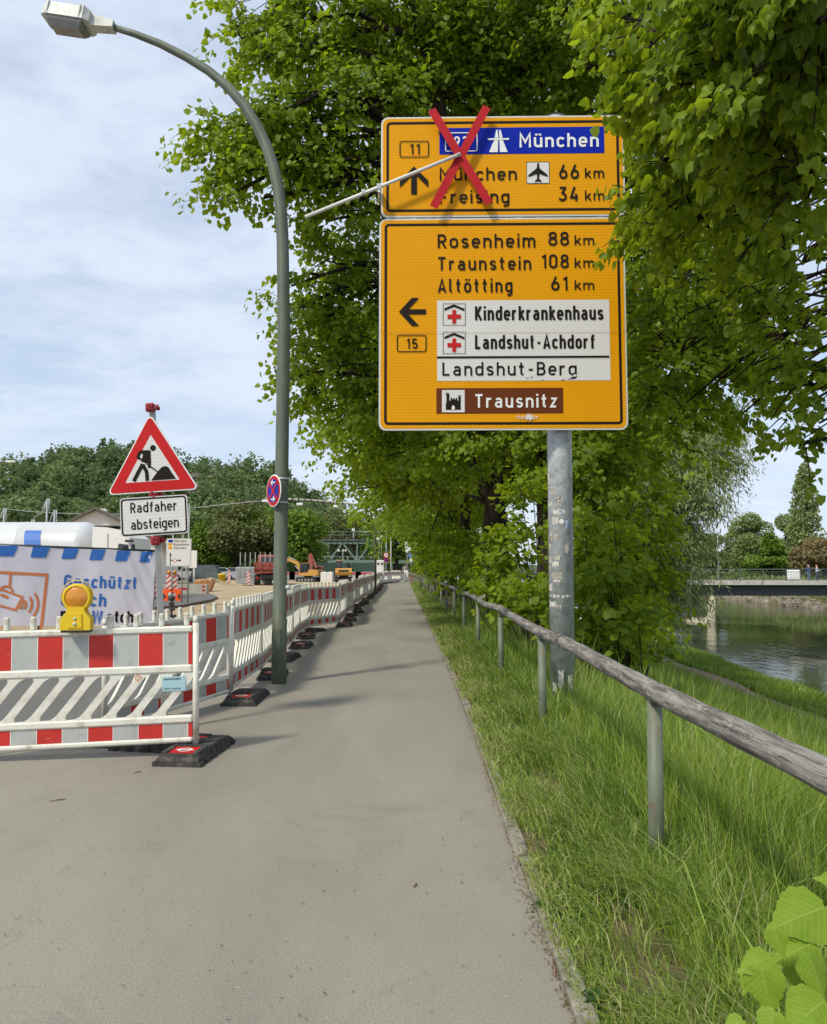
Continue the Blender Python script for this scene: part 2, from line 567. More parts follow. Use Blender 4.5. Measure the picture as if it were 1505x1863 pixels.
def asphalt_mat(name, base, dark, light, patch=.35):
    m, nt, out = new_mat(name)
    n1 = noise(nt, .45, 4, .6, sc=(1.6, .55, 1), dist=.5)
    n2 = noise(nt, 3.0, 5, .6, sc=(1, .6, 1))
    n3 = noise(nt, 95, 4, .8)
    n4 = noise(nt, 230, 3, .7)
    cv = nt.nodes.new('ShaderNodeTexVoronoi'); cv.feature = 'DISTANCE_TO_EDGE'; cv.inputs['Scale'].default_value = .55
    ct = nt.nodes.new('ShaderNodeTexCoord'); cn = nt.nodes.new('ShaderNodeTexNoise'); cn.inputs['Scale'].default_value = 1.4; cn.inputs['Detail'].default_value = 6
    nt.links.new(ct.outputs['Object'], cn.inputs['Vector'])
    cxm_ = nt.nodes.new('ShaderNodeMix'); cxm_.data_type = 'VECTOR'; cxm_.inputs[0].default_value = .30
    nt.links.new(ct.outputs['Object'], cxm_.inputs[4]); nt.links.new(cn.outputs['Color'], cxm_.inputs[5]); nt.links.new(cxm_.outputs[1], cv.inputs['Vector'])
    crk = nt.nodes.new('ShaderNodeMath'); crk.operation = 'MULTIPLY'
    nt.links.new(ramp(nt, cv.outputs['Distance'], .0008, .0035, .16, 0), crk.inputs[0]); nt.links.new(ramp(nt, noise(nt, .5, 3, .5, loc=(9, 4, 0)), .60, .66), crk.inputs[1])
    vz = nt.nodes.new('ShaderNodeTexVoronoi'); vz.inputs['Scale'].default_value = 190
    tcn = nt.nodes.new('ShaderNodeTexCoord'); nt.links.new(tcn.outputs['Object'], vz.inputs['Vector'])
    c = mixc(nt, ramp(nt, n1, .33, .67), dark, light)
    c = mixc(nt, ramp(nt, n2, .35, .7, 0, patch), c, base)
    c = mixc(nt, ramp(nt, n3, .36, .66, 0, .6), c, tuple(b * .55 for b in base))
    c = mixc(nt, ramp(nt, n4, .46, .70, 0, .75), c, tuple(b * 1.5 for b in base))
    c = mixc(nt, ramp(nt, noise(nt, 55, 2, .5, loc=(7, 3, 1)), .70, .78, 0, .6), c, tuple(b * 1.9 for b in base))
    c = mixc(nt, ramp(nt, noise(nt, 26, 2, .5, loc=(1, 9, 1)), .71, .77, 0, .7), c, tuple(b * .35 for b in base))
    c = mixc(nt, ramp(nt, noise(nt, 1.1, 6, .75, dist=1.2, loc=(2, 8, 0)), .54, .68, 0, .42), c, tuple(b * .72 for b in base))
    c = mixc(nt, ramp(nt, noise(nt, 9, 5, .8, dist=.8, loc=(5, 1, 0)), .66, .74, 0, .35), c, tuple(b * 1.25 for b in base))
    c = mixc(nt, crk.outputs[0], c, tuple(b * .35 for b in base))
    pbsdf(nt, out, c, .85, 0, .3, bump(nt, vz.outputs['Distance'], .35, .004))
    return m


ASPH = asphalt_mat('path_asphalt', (.278, .258, .214), (.228, .211, .175), (.322, .299, .250))
ASPH2 = asphalt_mat('road_asphalt', (.15, .145, .135), (.12, .115, .11), (.18, .172, .16))

# land to the left of the kerb, out to the horizon
ys = np.concatenate([np.arange(-6, 100, 4.0), [150, 300, 700, 1500]])
mb = MB()
for i in range(len(ys) - 1):
    a, b = ys[i], ys[i + 1]
    for xl, xr_ in ((-1500, -60), (-60, -12), (-12, -4.6), (-4.6, None)):
        x1a = float(kx(a)) if xr_ is None else xr_; x1b = float(kx(b)) if xr_ is None else xr_
        mb.add([(xl, a, 0), (x1a, a, 0), (x1b, b, 0), (xl, b, 0)], [(0, 1, 2, 3)])
tag(mb.build('ground', ASPH), kind='structure')
# darker older road surface behind the barriers
mb = MB()
mb.add([(-22, -4, .004), (-4.6, -4, .004), (-4.1, 6.0, .004), (-2.95, 7.6, .004), (-2.75, 15.5, .004), (-22, 15.5, .004)], [(0, 1, 2, 3, 4, 5)])
tag(mb.build('road', ASPH2), kind='structure')

# sand surface of the building site: slightly uneven sheet
m_, nt, out = new_mat('site_sand')
c = mixc(nt, ramp(nt, noise(nt, .35, 6, .7, sc=(1, 1, 1), dist=.8), .35, .65), (.36, .275, .165), (.47, .375, .24))
c = mixc(nt, ramp(nt, noise(nt, 12, 5, .7), .45, .75, 0, .5), c, (.27, .20, .12))
pbsdf(nt, out, c, .95, 0, .2, bump(nt, noise(nt, 9, 6, .7), .6, .03))
SAND = m_
gx = np.linspace(0, 1, 40); gy = np.linspace(15.5, 82, 60)
V = []
for yy in gy:
    xr_ = np.interp(yy, [15.5, 20, 50, 82], [-3.1, -3.2, -3.4, -3.6])
    for g in gx:
        xx = xr_ - g * 60
        V.append((xx, yy, .010 + .035 * (math.sin(xx * .7 + yy * .3) * math.sin(yy * .45) + 1) * min(1, g * 20)))
F = [(j * 40 + i, (j + 1) * 40 + i, (j + 1) * 40 + i + 1, j * 40 + i + 1) for j in range(59) for i in range(39)]
o = lnk(bpy.data.objects.new('sand_ground', np_mesh('sand_ground', np.array(V), np.array(F), SAND, True)))
tag(o, kind='structure')

# grass bank, river bed, far bank
m_, nt, out = new_mat('bank_soil')
c = mixc(nt, ramp(nt, noise(nt, 1.3, 5, .65), .35, .65), (.085, .095, .030), (.13, .125, .045))
c = mixc(nt, ramp(nt, noise(nt, 5, 5, .7, loc=(2, 2, 2)), .42, .6), c, (.17, .125, .08))
pbsdf(nt, out, c, .95, 0, .2, bump(nt, noise(nt, 25, 5, .7), .7, .03))
SOIL = m_
sv = np.concatenate([[-.085, 0, .15, .3, .5, .7, .9], np.arange(1.4, 12, 1.0), [12.2, 13, 13.8], np.arange(14.5, 22, .7), [25, 35, 50, 55, 57, 58.5, 60, 62, 64, 68, 80, 110, 200, 500, 1500]])
yv = np.concatenate([np.arange(-8, 60, 1.0), np.arange(60, 200, 4.0), [240, 320, 500, 900, 1500]])
V = np.array([(float(kx(min(y, 130))) + .085 + s, y, float(bank_h(s, y))) for y in yv for s in sv])
V[:, 2] += np.where((V[:, 0] > 2) & (V[:, 0] < 24), .05 * np.sin(V[:, 0] * 1.9 + V[:, 1] * .8) * np.sin(V[:, 1] * 1.1), 0)
ns = len(sv)
F = np.array([(j * ns + i, j * ns + i + 1, (j + 1) * ns + i + 1, (j + 1) * ns + i) for j in range(len(yv) - 1) for i in range(ns - 1)])
o = lnk(bpy.data.objects.new('river_bank', np_mesh('river_bank', V, F, SOIL, True)))
tag(o, kind='structure')

# trodden dirt path by the river
m_, nt, out = new_mat('dirt')
c = mixc(nt, ramp(nt, noise(nt, 2.5, 5, .65), .3, .7), (.20, .15, .105), (.30, .235, .17))
pbsdf(nt, out, c, .95, 0, .2, bump(nt, noise(nt, 30, 5, .7), .6, .02))
DIRT = m_
mb = MB(); vs = []; fs = []
yy = np.arange(4, 100, 1.0)
for i, y in enumerate(yy):
    sh = .6 * shore(y) * .9
    wL = .75 + .18 * math.sin(y * .9); wR = .8 + .2 * math.sin(y * .7 + 2)
    for q in (-wL, -.1, wR):
        s_ = 13.1 + sh + q
        vs.append((float(kx(y)) + .085 + s_, y, float(bank_h(s_, y)) + .045 + (.02 if q == -.1 else -.0)))
for i in range(len(yy) - 1):
    for k in (0, 1): fs.append((i * 3 + k, i * 3 + k + 1, i * 3 + 4 + k, i * 3 + 3 + k))
mb.add(vs, fs, 0, True)
tag(mb.build('footpath', DIRT), kind='structure')

# river
m_, nt, out = new_mat('river_water')
p = nt.nodes.new('ShaderNodeBsdfPrincipled')
p.inputs['Base Color'].default_value = (.035, .048, .02, 1)
p.inputs['Roughness'].default_value = .04
p.inputs['IOR'].default_value = 1.33
h1 = noise(nt, .9, 3, .55, sc=(1, .35, 1), dist=.4)
h2 = noise(nt, 3.2, 3, .6, sc=(1, .5, 1), dist=.3)
area = ramp(nt, noise(nt, .07, 3, .5, sc=(1, .6, 1), dist=.8), .42, .62, .15, 1)
mm = nt.nodes.new('ShaderNodeMath'); mm.operation = 'MULTIPLY_ADD'
nt.links.new(h2, mm.inputs[0]); mm.inputs[1].default_value = .35; nt.links.new(h1, mm.inputs[2])
bb = nt.nodes.new('ShaderNodeBump'); bb.inputs['Distance'].default_value = .05
nt.links.new(mm.outputs[0], bb.inputs['Height']); nt.links.new(area, bb.inputs['Strength'])
nt.links.new(bb.outputs[0], p.inputs['Normal'])
nt.links.new(p.outputs[0], out.inputs[0])
mb = MB().add([(10, -60, -4.45), (75, -60, -4.45), (75, 900, -4.45), (10, 900, -4.45)], [(0, 1, 2, 3)])
tag(mb.build('river', m_), kind='structure')

# ---- kerb: narrow edging stones along the right side of the path
KERB = mat('kerb_concrete', (.27, .245, .205), .9, dirt=(.14, .13, .10), dscale=5, dlo=.48, dhi=.62, var=.22, vscale=14, bs=.4, bscale=60, spec=.2)
kerb = empty('kerb', (0, 0, 0), kind='structure')
stones = []
for v in range(4):
    mb = MB(); L = .985; nseg = 4
    prof = [(-.04, -.12), (-.04, .012 + .004 * v), (-.030, .024), (.028, .026), (.04, .014), (.04, -.12)]
    vs = []
    for i in range(nseg + 1):
        yy_ = -L / 2 + L * i / nseg
        for (a, b) in prof:
            vs.append((a + random.uniform(-.003, .003), yy_, b + random.uniform(-.004, .003)))
    n = len(prof)
    fs = [(i * n + k, i * n + k + 1, (i + 1) * n + k + 1, (i + 1) * n + k) for i in range(nseg) for k in range(n - 1)]
    fs += [tuple(range(n))[::-1], tuple(nseg * n + k for k in range(n))]
    stones.append(mb.add(vs, [f[::-1] for f in fs]).mesh('kerb_stone', KERB))
y = .2
k = 0
while y < 44:
    yc = y + .5
    dx = float(kx(yc + .5) - kx(yc - .5))
    inst('kerb_stone', stones[k % 4], kerb, (float(kx(yc)) + .042 + random.uniform(-.008, .008), yc, random.uniform(-.006, .005)), (0, random.uniform(-.03, .03), math.atan2(-dx, 1) + random.uniform(-.008, .008)))
    y += 1.0; k += 1
mb = MB()
mb.box(((float(kx(44.2)) + float(kx(95))) / 2 + .042, 69.6, -.04), (.08, 50.8, .13), rz=math.atan2(.0145, 1))
s_ = mb.build('kerb_strip', KERB, kerb)

# ---- distant wooded hill (bare ground shape)
HILLM = mat('hill_ground', (.07, .105, .04), .95, var=.2, vscale=.05, spec=.1)


def hill_h(x, y):
    """profile of the ridge across the valley, highest to the left, falling to the right"""
    px = 752 + 1400 * x / np.maximum(y, 1)
    return 0


ridge_px = [-260, -100, 0, 60, 130, 200, 260, 330, 420, 470, 520, 560, 600, 640, 680, 760, 900]
ridge_py = [905, 880, 862, 850, 838, 824, 818, 838, 868, 855, 872, 900, 928, 945, 962, 985, 1002]
YR = 330.0
ridge_x = [(p - 752.5) / 1400 * YR for p in ridge_px]
ridge_z = [max(2, (1030 - q) / 1400 * YR + 1.55 - 7) for q in ridge_py]


def hz(x, y):
    t = np.clip((y - 215) / (YR - 215), 0, 1)
    r = np.interp(x * YR / np.maximum(YR, y), ridge_x, ridge_z)
    return r * (t * t * (3 - 2 * t)) * .97 + .2 * t


hx = np.linspace(-330, 60, 70); hy = np.concatenate([np.linspace(215, 330, 22), [345, 400, 500]])
V = np.array([(x, y, float(hz(x, y)) - (.05 if y < 216 else 0)) for y in hy for x in hx])
F = np.array([(j * 70 + i, j * 70 + i + 1, (j + 1) * 70 + i + 1, (j + 1) * 70 + i) for j in range(len(hy) - 1) for i in range(69)])
o = lnk(bpy.data.objects.new('hill', np_mesh('hill', V, F, HILLM, True)))
tag(o, kind='structure')

# ================================================================ VEGETATION
def leaf_mat(name, lo, hi, trans=.45, rough=.5, tcol=None, gloss=.02):
    m, nt, out = new_mat(name)
    a = nt.nodes.new('ShaderNodeAttribute'); a.attribute_name = 'var'
    c = mixc(nt, a.outputs['Fac'], lo, hi)
    d = nt.nodes.new('ShaderNodeBsdfDiffuse'); t = nt.nodes.new('ShaderNodeBsdfTranslucent')
    g = nt.nodes.new('ShaderNodeBsdfGlossy'); g.inputs['Roughness'].default_value = rough
    nt.links.new(c, d.inputs[0])
    tc_ = mixc(nt, .55, c, tcol or tuple(min(1, q * 1.6) for q in hi))
    nt.links.new(tc_, t.inputs[0])
    mx = nt.nodes.new('ShaderNodeMixShader'); mx.inputs[0].default_value = trans
    nt.links.new(d.outputs[0], mx.inputs[1]); nt.links.new(t.outputs[0], mx.inputs[2])
    m2 = nt.nodes.new('ShaderNodeMixShader'); m2.inputs[0].default_value = gloss
    nt.links.new(mx.outputs[0], m2.inputs[1]); nt.links.new(g.outputs[0], m2.inputs[2])
    nt.links.new(m2.outputs[0], out.inputs[0])
    return m


BARK = mat('bark', (.055, .042, .032), .95, dirt=(.02, .016, .013), dscale=14, dlo=.4, dhi=.6, var=.3, vscale=8, bs=.9, bscale=22, spec=.1, sc=(1, 1, .22))
LINDEN = leaf_mat('linden_leaf', (.090, .160, .008), (.275, .385, .020), .54, tcol=(.50, .62, .015))
LINDEN_NEAR = leaf_mat('young_linden_leaf', (.095, .165, .010), (.290, .395, .024), .54, tcol=(.52, .64, .018))
WILLOW = leaf_mat('willow_leaf', (.19, .24, .08), (.34, .39, .15), .35, tcol=(.22, .30, .08))
WOODM = leaf_mat('woodland_leaf', (.115, .175, .085), (.26, .33, .13), .32, tcol=(.22, .30, .09), gloss=.0)  # leaf colour lightened: the hill's slight haze is put into it
FRESH = leaf_mat('fresh_leaf', (.085, .155, .018), (.20, .31, .035), .35, tcol=(.18, .32, .02), gloss=.02)
OLIVE = leaf_mat('olive_leaf', (.10, .125, .045), (.19, .21, .07), .3, tcol=(.15, .17, .05), gloss=.02)
BROWNLEAF = leaf_mat('brown_leaf', (.19, .15, .07), (.29, .24, .12), .3, tcol=(.2, .15, .07), gloss=.0)

# leaf outlines: base at the origin, tip along +Y, upper side +Z
LEAF_MID = (np.array([(0, .02, 0), (.44, .12, -.10), (.36, .62, -.16), (0, 1.02, -.12), (-.36, .62, -.16), (-.44, .12, -.10)]), np.array([(0, 1, 2, 3), (0, 3, 4, 5)]))
LEAF_FAR = (np.array([(0, 0, 0), (.42, .42, -.12), (0, 1, -.06), (-.42, .42, -.12)]), np.array([(0, 1, 2, 3)]))
LEAF_MIDT = (LEAF_MID[0], np.array([(0, 1, 2), (0, 2, 3), (0, 3, 4), (0, 4, 5)]))
_o = [(.15, -.09, -.08), (.44, .04, -.24), (.45, .36, -.30), (.44, .58, -.40), (.18, .80, -.24), (0, 1.14, -.46)]
_v = [(0, 0.03, 0), (0, .45, .02)] + _o + [(-x, y, z) for x, y, z in _o[:-1]]
_f = [(0, 2, 3), (0, 3, 1), (1, 3, 4), (1, 4, 5), (1, 5, 6), (1, 6, 7)]
_mir = {0: 0, 1: 1, 7: 7}
for q_ in range(5): _mir[2 + q_] = 8 + q_
_f = _f + [tuple(_mir[i] for i in f)[::-1] for f in _f]
LEAF_NEAR = (np.array(_v), np.array(_f))
LEAF_NARROW = (np.array([(0, 0, 0), (.11, .4, -.03), (0, 1, -.08), (-.11, .4, -.03)]), np.array([(0, 1, 2, 3)]))


def nrm(a): return a / np.maximum(np.linalg.norm(a, axis=1, keepdims=True), 1e-9)


def leaves(P, O, size, tpl, g, a=.55, b=.75, jit=.38, var=None):
    """P leaf bases, O outward directions; returns vertices, faces, variation"""
    n = len(P)
    oh = O.copy(); oh[:, 2] = 0
    oh = nrm(oh + g.normal(0, .45, (n, 3)) * [1, 1, 0])
    d = nrm(oh * a + np.array([0, 0, -b]) + g.normal(0, jit, (n, 3)))
    n0 = nrm(np.array([0, 0, .75]) + oh * .55 + g.normal(0, jit, (n, 3)))
    z = nrm(n0 - d * (d * n0).sum(1)[:, None])
    x = np.cross(d, z)
    s = size * g.uniform(.55, 1.25, n)[:, None]
    T, F = tpl
    V = P[:, None, :] + (T[None, :, 0:1] * x[:, None, :] + T[None, :, 1:2] * d[:, None, :] + T[None, :, 2:3] * z[:, None, :]) * s[:, None, :]
    k = len(T)
    FF = F[None] + (np.arange(n) * k)[:, None, None]
    if var is None: var = g.uniform(0, 1, n)
    return V.reshape(-1, 3), FF.reshape(-1, F.shape[1]), np.repeat(var, k), (x, d, z, s)


def blob_sprays(blobs, per_m2, g, low=-.55):
    """branch-end positions over the shells of ellipsoid clumps (x, y, z, rx, ry, rz)"""
    P = []; O = []; C = []
    for bl_ in blobs:
        (x, y, z, rx, ry, rz_) = bl_[:6]; dm = bl_[6] if len(bl_) > 6 else 1
        area = 4 * PI * ((rx * ry) ** 1.6 / 3 + (rx * rz_) ** 1.6 / 3 + (ry * rz_) ** 1.6 / 3) ** (1 / 1.6)
        n = max(3, int(area * per_m2 * dm))
        d = nrm(g.normal(0, 1, (n, 3)))
        d[:, 2] = np.where(d[:, 2] < low, -d[:, 2] * .6, d[:, 2])
        rr = g.uniform(.45, 1.0, n) ** .6
        P.append(np.array([x, y, z]) + d * np.array([rx, ry, rz_]) * rr[:, None])
        O.append(d); C.append(np.tile([x, y, z], (n, 1)))
    return np.concatenate(P), np.concatenate(O), np.concatenate(C)


def spray_leaves(P, O, g, length=.8, nclus=7, nleaf=5, spread=.09, droop=.45):
    """leaf bases strung along each drooping twig"""
    n = len(P)
    oh = O.copy(); oh[:, 2] *= .35
    oh = nrm(oh + g.normal(0, .35, (n, 3)))
    L = length * g.uniform(.6, 1.25, n)
    sv = g.uniform(0, 1, n)
    Q = []; OO = []; VV = []
    for c in range(nclus):
        t = (c + .5) / nclus
        pc = P + oh * (L * t)[:, None] + np.array([0, 0, -1]) * (droop * L * t * t)[:, None]
        sd_ = g.normal(0, spread * (1.2 - .5 * t), (n, 3)) * [1, 1, .6]
        for _ in range(nleaf):
            Q.append(pc + sd_ + g.normal(0, spread, (n, 3)) * [1, 1, .7]); OO.append(oh)
            VV.append(np.clip(.55 * sv + .45 * g.uniform(0, 1, n) + .1 * (t - .5), 0, 1))
    return np.concatenate(Q), np.concatenate(OO), np.concatenate(VV), oh, L


def limb(mb, a, b, r0, r1, g, bend=.12, n=6, seg=5):
    a = Vector(a); b = Vector(b); L = (b - a).length
    pts = []; rs = []
    off = Vector(g.normal(0, 1, 3)).normalized() * L * bend
    for i in range(seg + 1):
        t = i / seg
        p = a.lerp(b, t) + off * math.sin(PI * t) + Vector((0, 0, .12 * L * math.sin(PI * t)))
        if 0 < i < seg: p += Vector(g.normal(0, L * .018, 3))
        pts.append(p); rs.append(r0 + (r1 - r0) * t ** .8)
    mb.tube(pts, rs, n, cap=False)
    return pts


def big_tree(name, base, blobs, label, group, lm, g, trunk_r=.33, trunk_h=3.5, per_m2=2.2, size=.11, tpl=LEAF_MID, length=.8, nclus=7, nleaf=5, spread=.1, twigs=True, cat='tree', lean=(0, 0), near=0, tpl2=None, split=6.5):
    root = empty(name, base, label=label, cat=cat, group=group)
    B = Vector(base)
    loc = [(q[0] - B.x, q[1] - B.y, q[2] - B.z, *q[3:]) for q in blobs]
    tm = MB()
    top = Vector((lean[0], lean[1], trunk_h))
    pts = [Vector((0, 0, -.3)), Vector((0, 0, .15)), Vector((lean[0] * .2, lean[1] * .2, .8))] + [top * t + Vector(g.normal(0, .04, 3)) for t in (.5, .8, 1.0)]
    tm.tube(pts, [trunk_r * 1.5, trunk_r * 1.25, trunk_r * 1.02, trunk_r * .95, trunk_r * .88, trunk_r * .8], 12, cap=False)
    # leaders
    zmax = max(q[2] for q in loc)
    lead = []
    nl = 3
    cxm = sum(q[0] for q in loc) / len(loc); cym = sum(q[1] for q in loc) / len(loc)
    for i in range(nl):
        t = Vector((cxm * .5 + g.normal(0, 1.0), cym * .5 + g.normal(0, 1.0), zmax * g.uniform(.75, .98)))
        lead.append(limb(tm, top - Vector((0, 0, .2)), t, trunk_r * .62, .06, g, .06, 8, 7))
    nodes = [p for l in lead for p in l]
    tm.build('trunk', BARK, root)
    bm_ = MB()
    ends = []
    for q in loc:
        c = Vector(q[:3])
        cand = [p for p in nodes if p.z < c.z + .6] or nodes
        s0 = min(cand, key=lambda p: (p - c).length)
        r0 = min(.10, .03 + .012 * (c - s0).length + .02 * q[3]) * (.55 if near else 1)
        pts = limb(bm_, s0, c, r0, .012 if near else .025, g, .08, 6, 5)
        ends.append(pts)
        for _ in range(int(3 + 3 * q[3])):
            d = Vector(g.normal(0, 1, 3)).normalized()
            e = c + Vector((d.x * q[3], d.y * q[4], abs(d.z) * q[5] * .6 - .2 * q[5])) * .85
            limb(bm_, pts[g.integers(2, 6)], e, .022, .006, g, .12, 4, 4)
    P, O, C = blob_sprays(loc, per_m2, g)
    Q, OO, VV, oh, L = spray_leaves(P, O, g, length, nclus, nleaf, spread)
    if twigs:
        for i in range(len(P)):
            p = Vector(P[i]); h = Vector(oh[i])
            q0 = p.lerp(Vector(C[i]), .35)
            e = p + h * L[i] * .85 + Vector((0, 0, -.3 * L[i]))
            bm_.tube([q0, p, p + h * L[i] * .45 - Vector((0, 0, .06 * L[i])), e], [.012, .009, .006, .003], 3, cap=False)
    bo = bm_.build('branches', BARK, root)
    bo['kind'] = 'stuff'
    if tpl2 is not None:
        dc = np.linalg.norm(Q + np.array(B) - np.array([0, 0, EYE]), axis=1)
        vis = (Q[:, 0] + B.x) < .62 * (Q[:, 1] + B.y)
        m2 = ~((dc < split) & vis)
        V2, F2, A2, _ = leaves(Q[m2], OO[m2], size * 1.08, tpl2, g, var=VV[m2])
        Q, OO, VV = Q[~m2], OO[~m2], VV[~m2]
    V, F, A, fr = leaves(Q, OO, size, tpl, g, var=VV)
    if near:
        # the leaves that show largest are pieces of their own
        cp = Q + np.array(B) - np.array([0, 0, EYE])
        u = cp[:, 0] / np.maximum(cp[:, 1], .1); v = cp[:, 2] / np.maximum(cp[:, 1], .1)
        dist = np.linalg.norm(cp, axis=1) + np.where((cp[:, 1] > .5) & (u < .55) & (u > .1) & (v < .77), 0, 100)
        pick = np.argsort(dist)[:near]
        keep = np.ones(len(Q), bool); keep[pick] = False
        x, d, z, s = fr
        mes = []
        for k in range(5):
            a = np.full(len(tpl[0]), .1 + .2 * k)
            mes.append(np_mesh('leaf', tpl[0].astype(float), tpl[1], lm, True, a))
        for i in pick:
            o_ = bpy.data.objects.new('leaf', mes[min(4, int(VV[i] * 5))])
            M = Matrix(((x[i][0], d[i][0], z[i][0]), (x[i][1], d[i][1], z[i][1]), (x[i][2], d[i][2], z[i][2]))) * float(s[i][0])
            M = M.to_4x4(); M.translation = Vector(Q[i])
            lnk(o_, root); o_.matrix_local = M
        kk = len(tpl[0]); nf = len(tpl[1])
        V = V.reshape(-1, kk, 3)[keep].reshape(-1, 3)
        A = A.reshape(-1, kk)[keep].ravel()
        F = (tpl[1][None] + (np.arange(keep.sum()) * kk)[:, None, None]).reshape(-1, tpl[1].shape[1])
    if tpl2 is not None:
        F = np.concatenate([F, F2 + len(V)]); V = np.concatenate([V, V2]); A = np.concatenate([A, A2])
    o = lnk(bpy.data.objects.new('crown', np_mesh('crown', V, F, lm, tpl is LEAF_NEAR, A)), root)
    o['kind'] = 'stuff'
    return root


def B_(px, py, Y, r, ry=None, rz=None, dm=1):
    p = at(px, py, Y)
    return (p.x, p.y, p.z, r, ry or r * 1.1, rz or r * .85, dm)


g = np.random.default_rng(5)
# --- the linden just to the right of the viewer, trunk out of the picture
T0 = [(*B_(*q[:4])[:6], q[4] if len(q) > 4 else 1) for q in [
    (1195, 50, 5.6, .38), (1140, 30, 6.2, .30), (1260, 40, 5.2, .5), (1400, 70, 4.6, .6), (1490, 40, 4.2, .5), (1330, 150, 5.2, .5), (1245, 150, 5.7, .40),
    (1222, 215, 6.3, .28), (1203, 290, 6.6, .22), (1258, 300, 6.3, .34), (1340, 270, 6.0, .42, .8), (1440, 180, 5.0, .5), (1490, 300, 5.4, .42),
    (1410, 390, 6.6, .55, .6), (1270, 400, 7.2, .45, .8), (1225, 350, 7.0, .24), (1155, 372, 7.8, .08), (1165, 430, 7.8, .13), (1210, 440, 7.8, .26),
    (1320, 480, 8.2, .6, .5), (1460, 480, 8, .7, .7), (1460, 600, 8.8, .5, .6), (1400, 570, 8.6, .3, .6), (1260, 520, 9.6, .6, .6), (1200, 450, 9.4, .5, .6),
    (1480, 700, 8.2, .34, .8), (1440, 750, 8.4, .24, .8), (1450, 660, 8.6, .32, .7), (1455, 810, 8.0, .16, 1), (1490, 770, 8.0, .2, .8), (1415, 700, 8.8, .2, .7),
    (1240, 640, 10.5, .8, .6), (1190, 560, 10.5, .7, .6), (1330, 590, 10, .45, .4), (1240, 740, 11, .6, .6), (1310, 690, 10.8, .4, .5), (1330, 770, 11, .22, .6)]]
T0 += [(6.5, 6, 9, 2.6, 3, 2.4, .12), (5.5, 9, 10.5, 2.6, 2.6, 2, .2), (4.5, 4.5, 8.6, 1.6, 1.6, 1.2, .12), (8, 9, 7, 2.4, 2.6, 2.4, .12), (6.5, 3, 6.5, 1.6, 1.8, 1.5, .12), (3.6, 9.5, 9.3, 1.8, 1.5, 1.2, .25)]
big_tree('linden_tree', (7.3, 6.0, -1.9), T0, 'nearest linden tree, its leafy boughs hanging in front of the yellow sign from right', 'linden trees along the riverside path', LINDEN_NEAR, g, .36, 5.2, 11.5, .086, LEAF_NEAR, .36, 5, 5, .045, near=300, tpl2=LEAF_MIDT, split=6.6)
# --- the big linden behind the yellow sign
T1 = [B_(*q) for q in [
    (480, 30, 15, .8), (440, 70, 14.8, .4), (530, 520, 16, .3), (510, 690, 16.5, .3), (545, 560, 16.5, .45), (455, 120, 14.6, .32), (540, 120, 15, .8), (520, 190, 14.6, .45), (450, 240, 14.0, .5, None, None, 1.7), (400, 240, 13.8, .34, None, None, 1.8), (440, 310, 14, .48, None, None, 1.6), (410, 360, 14, .30, None, None, 1.6), (490, 240, 14.3, .5, None, None, 1.5),
    (500, 290, 14.4, .5), (560, 260, 15, .8), (480, 360, 14.3, .25), (590, 340, 15, .8), (600, 400, 15, .5), (560, 405, 15, .25),
    (620, 60, 15.4, 1.2), (740, 60, 15.5, 1.6), (880, 40, 15.6, 1.7), (1010, 80, 15, 1.4), (660, 200, 15, 1.1), (660, 330, 15.4, 1.0), (800, 180, 16, 1.4), (950, 190, 16.5, 1.3),
    (615, 480, 16.5, .6), (650, 570, 16.8, 1.0), (580, 590, 17, .6), (560, 650, 17, .45), (610, 690, 17.2, .9), (580, 750, 18, .5), (660, 760, 17.5, .9),
    (1160, 330, 15, 1.4), (1200, 480, 15, 1.4), (1190, 640, 15.5, 1.5), (1170, 780, 16, 1.2), (1090, 120, 14.5, 1.0), (1280, 620, 14.5, .7),
    (760, 820, 18, 1.0), (880, 810, 17, .9), (970, 830, 16.4, .8), (1070, 850, 16, 1.0), (1090, 930, 16, .8)]]
T1 += [(1.5, 17.5, 12, 3, 2.6, 2.4, .6), (5.5, 17.5, 10, 3, 3, 3, .6), (3, 18, 14.5, 3, 3, 2, .3), (0, 18, 8, 2.2, 2, 2.4, .6), (6, 16.5, 6, 2, 2, 2, .8)]
big_tree('linden_tree', (3.0, 16.8, -.5), T1, 'big linden tree right behind the yellow sign, its crown reaching past the lamp post', 'linden trees along the riverside path', LINDEN, g, .36, 4.6, 4.2, .130, LEAF_MID, .7, 6, 5, .10)


def crown_blobs(cx_, cy_, z0, z1, r, g, n=26):
    bl = []
    for i in range(n):
        d = nrm(g.normal(0, 1, (1, 3)))[0]
        zc = (z0 + z1) / 2; hz_ = (z1 - z0) / 2
        k = g.uniform(.55, .85)
        rr = g.uniform(.2, .32) * r
        bl.append((cx_ + d[0] * r * k, cy_ + d[1] * r * k, zc + d[2] * (hz_ - rr) * k * 1.1, rr * 1.1, rr * 1.1, rr * .9))
    return bl


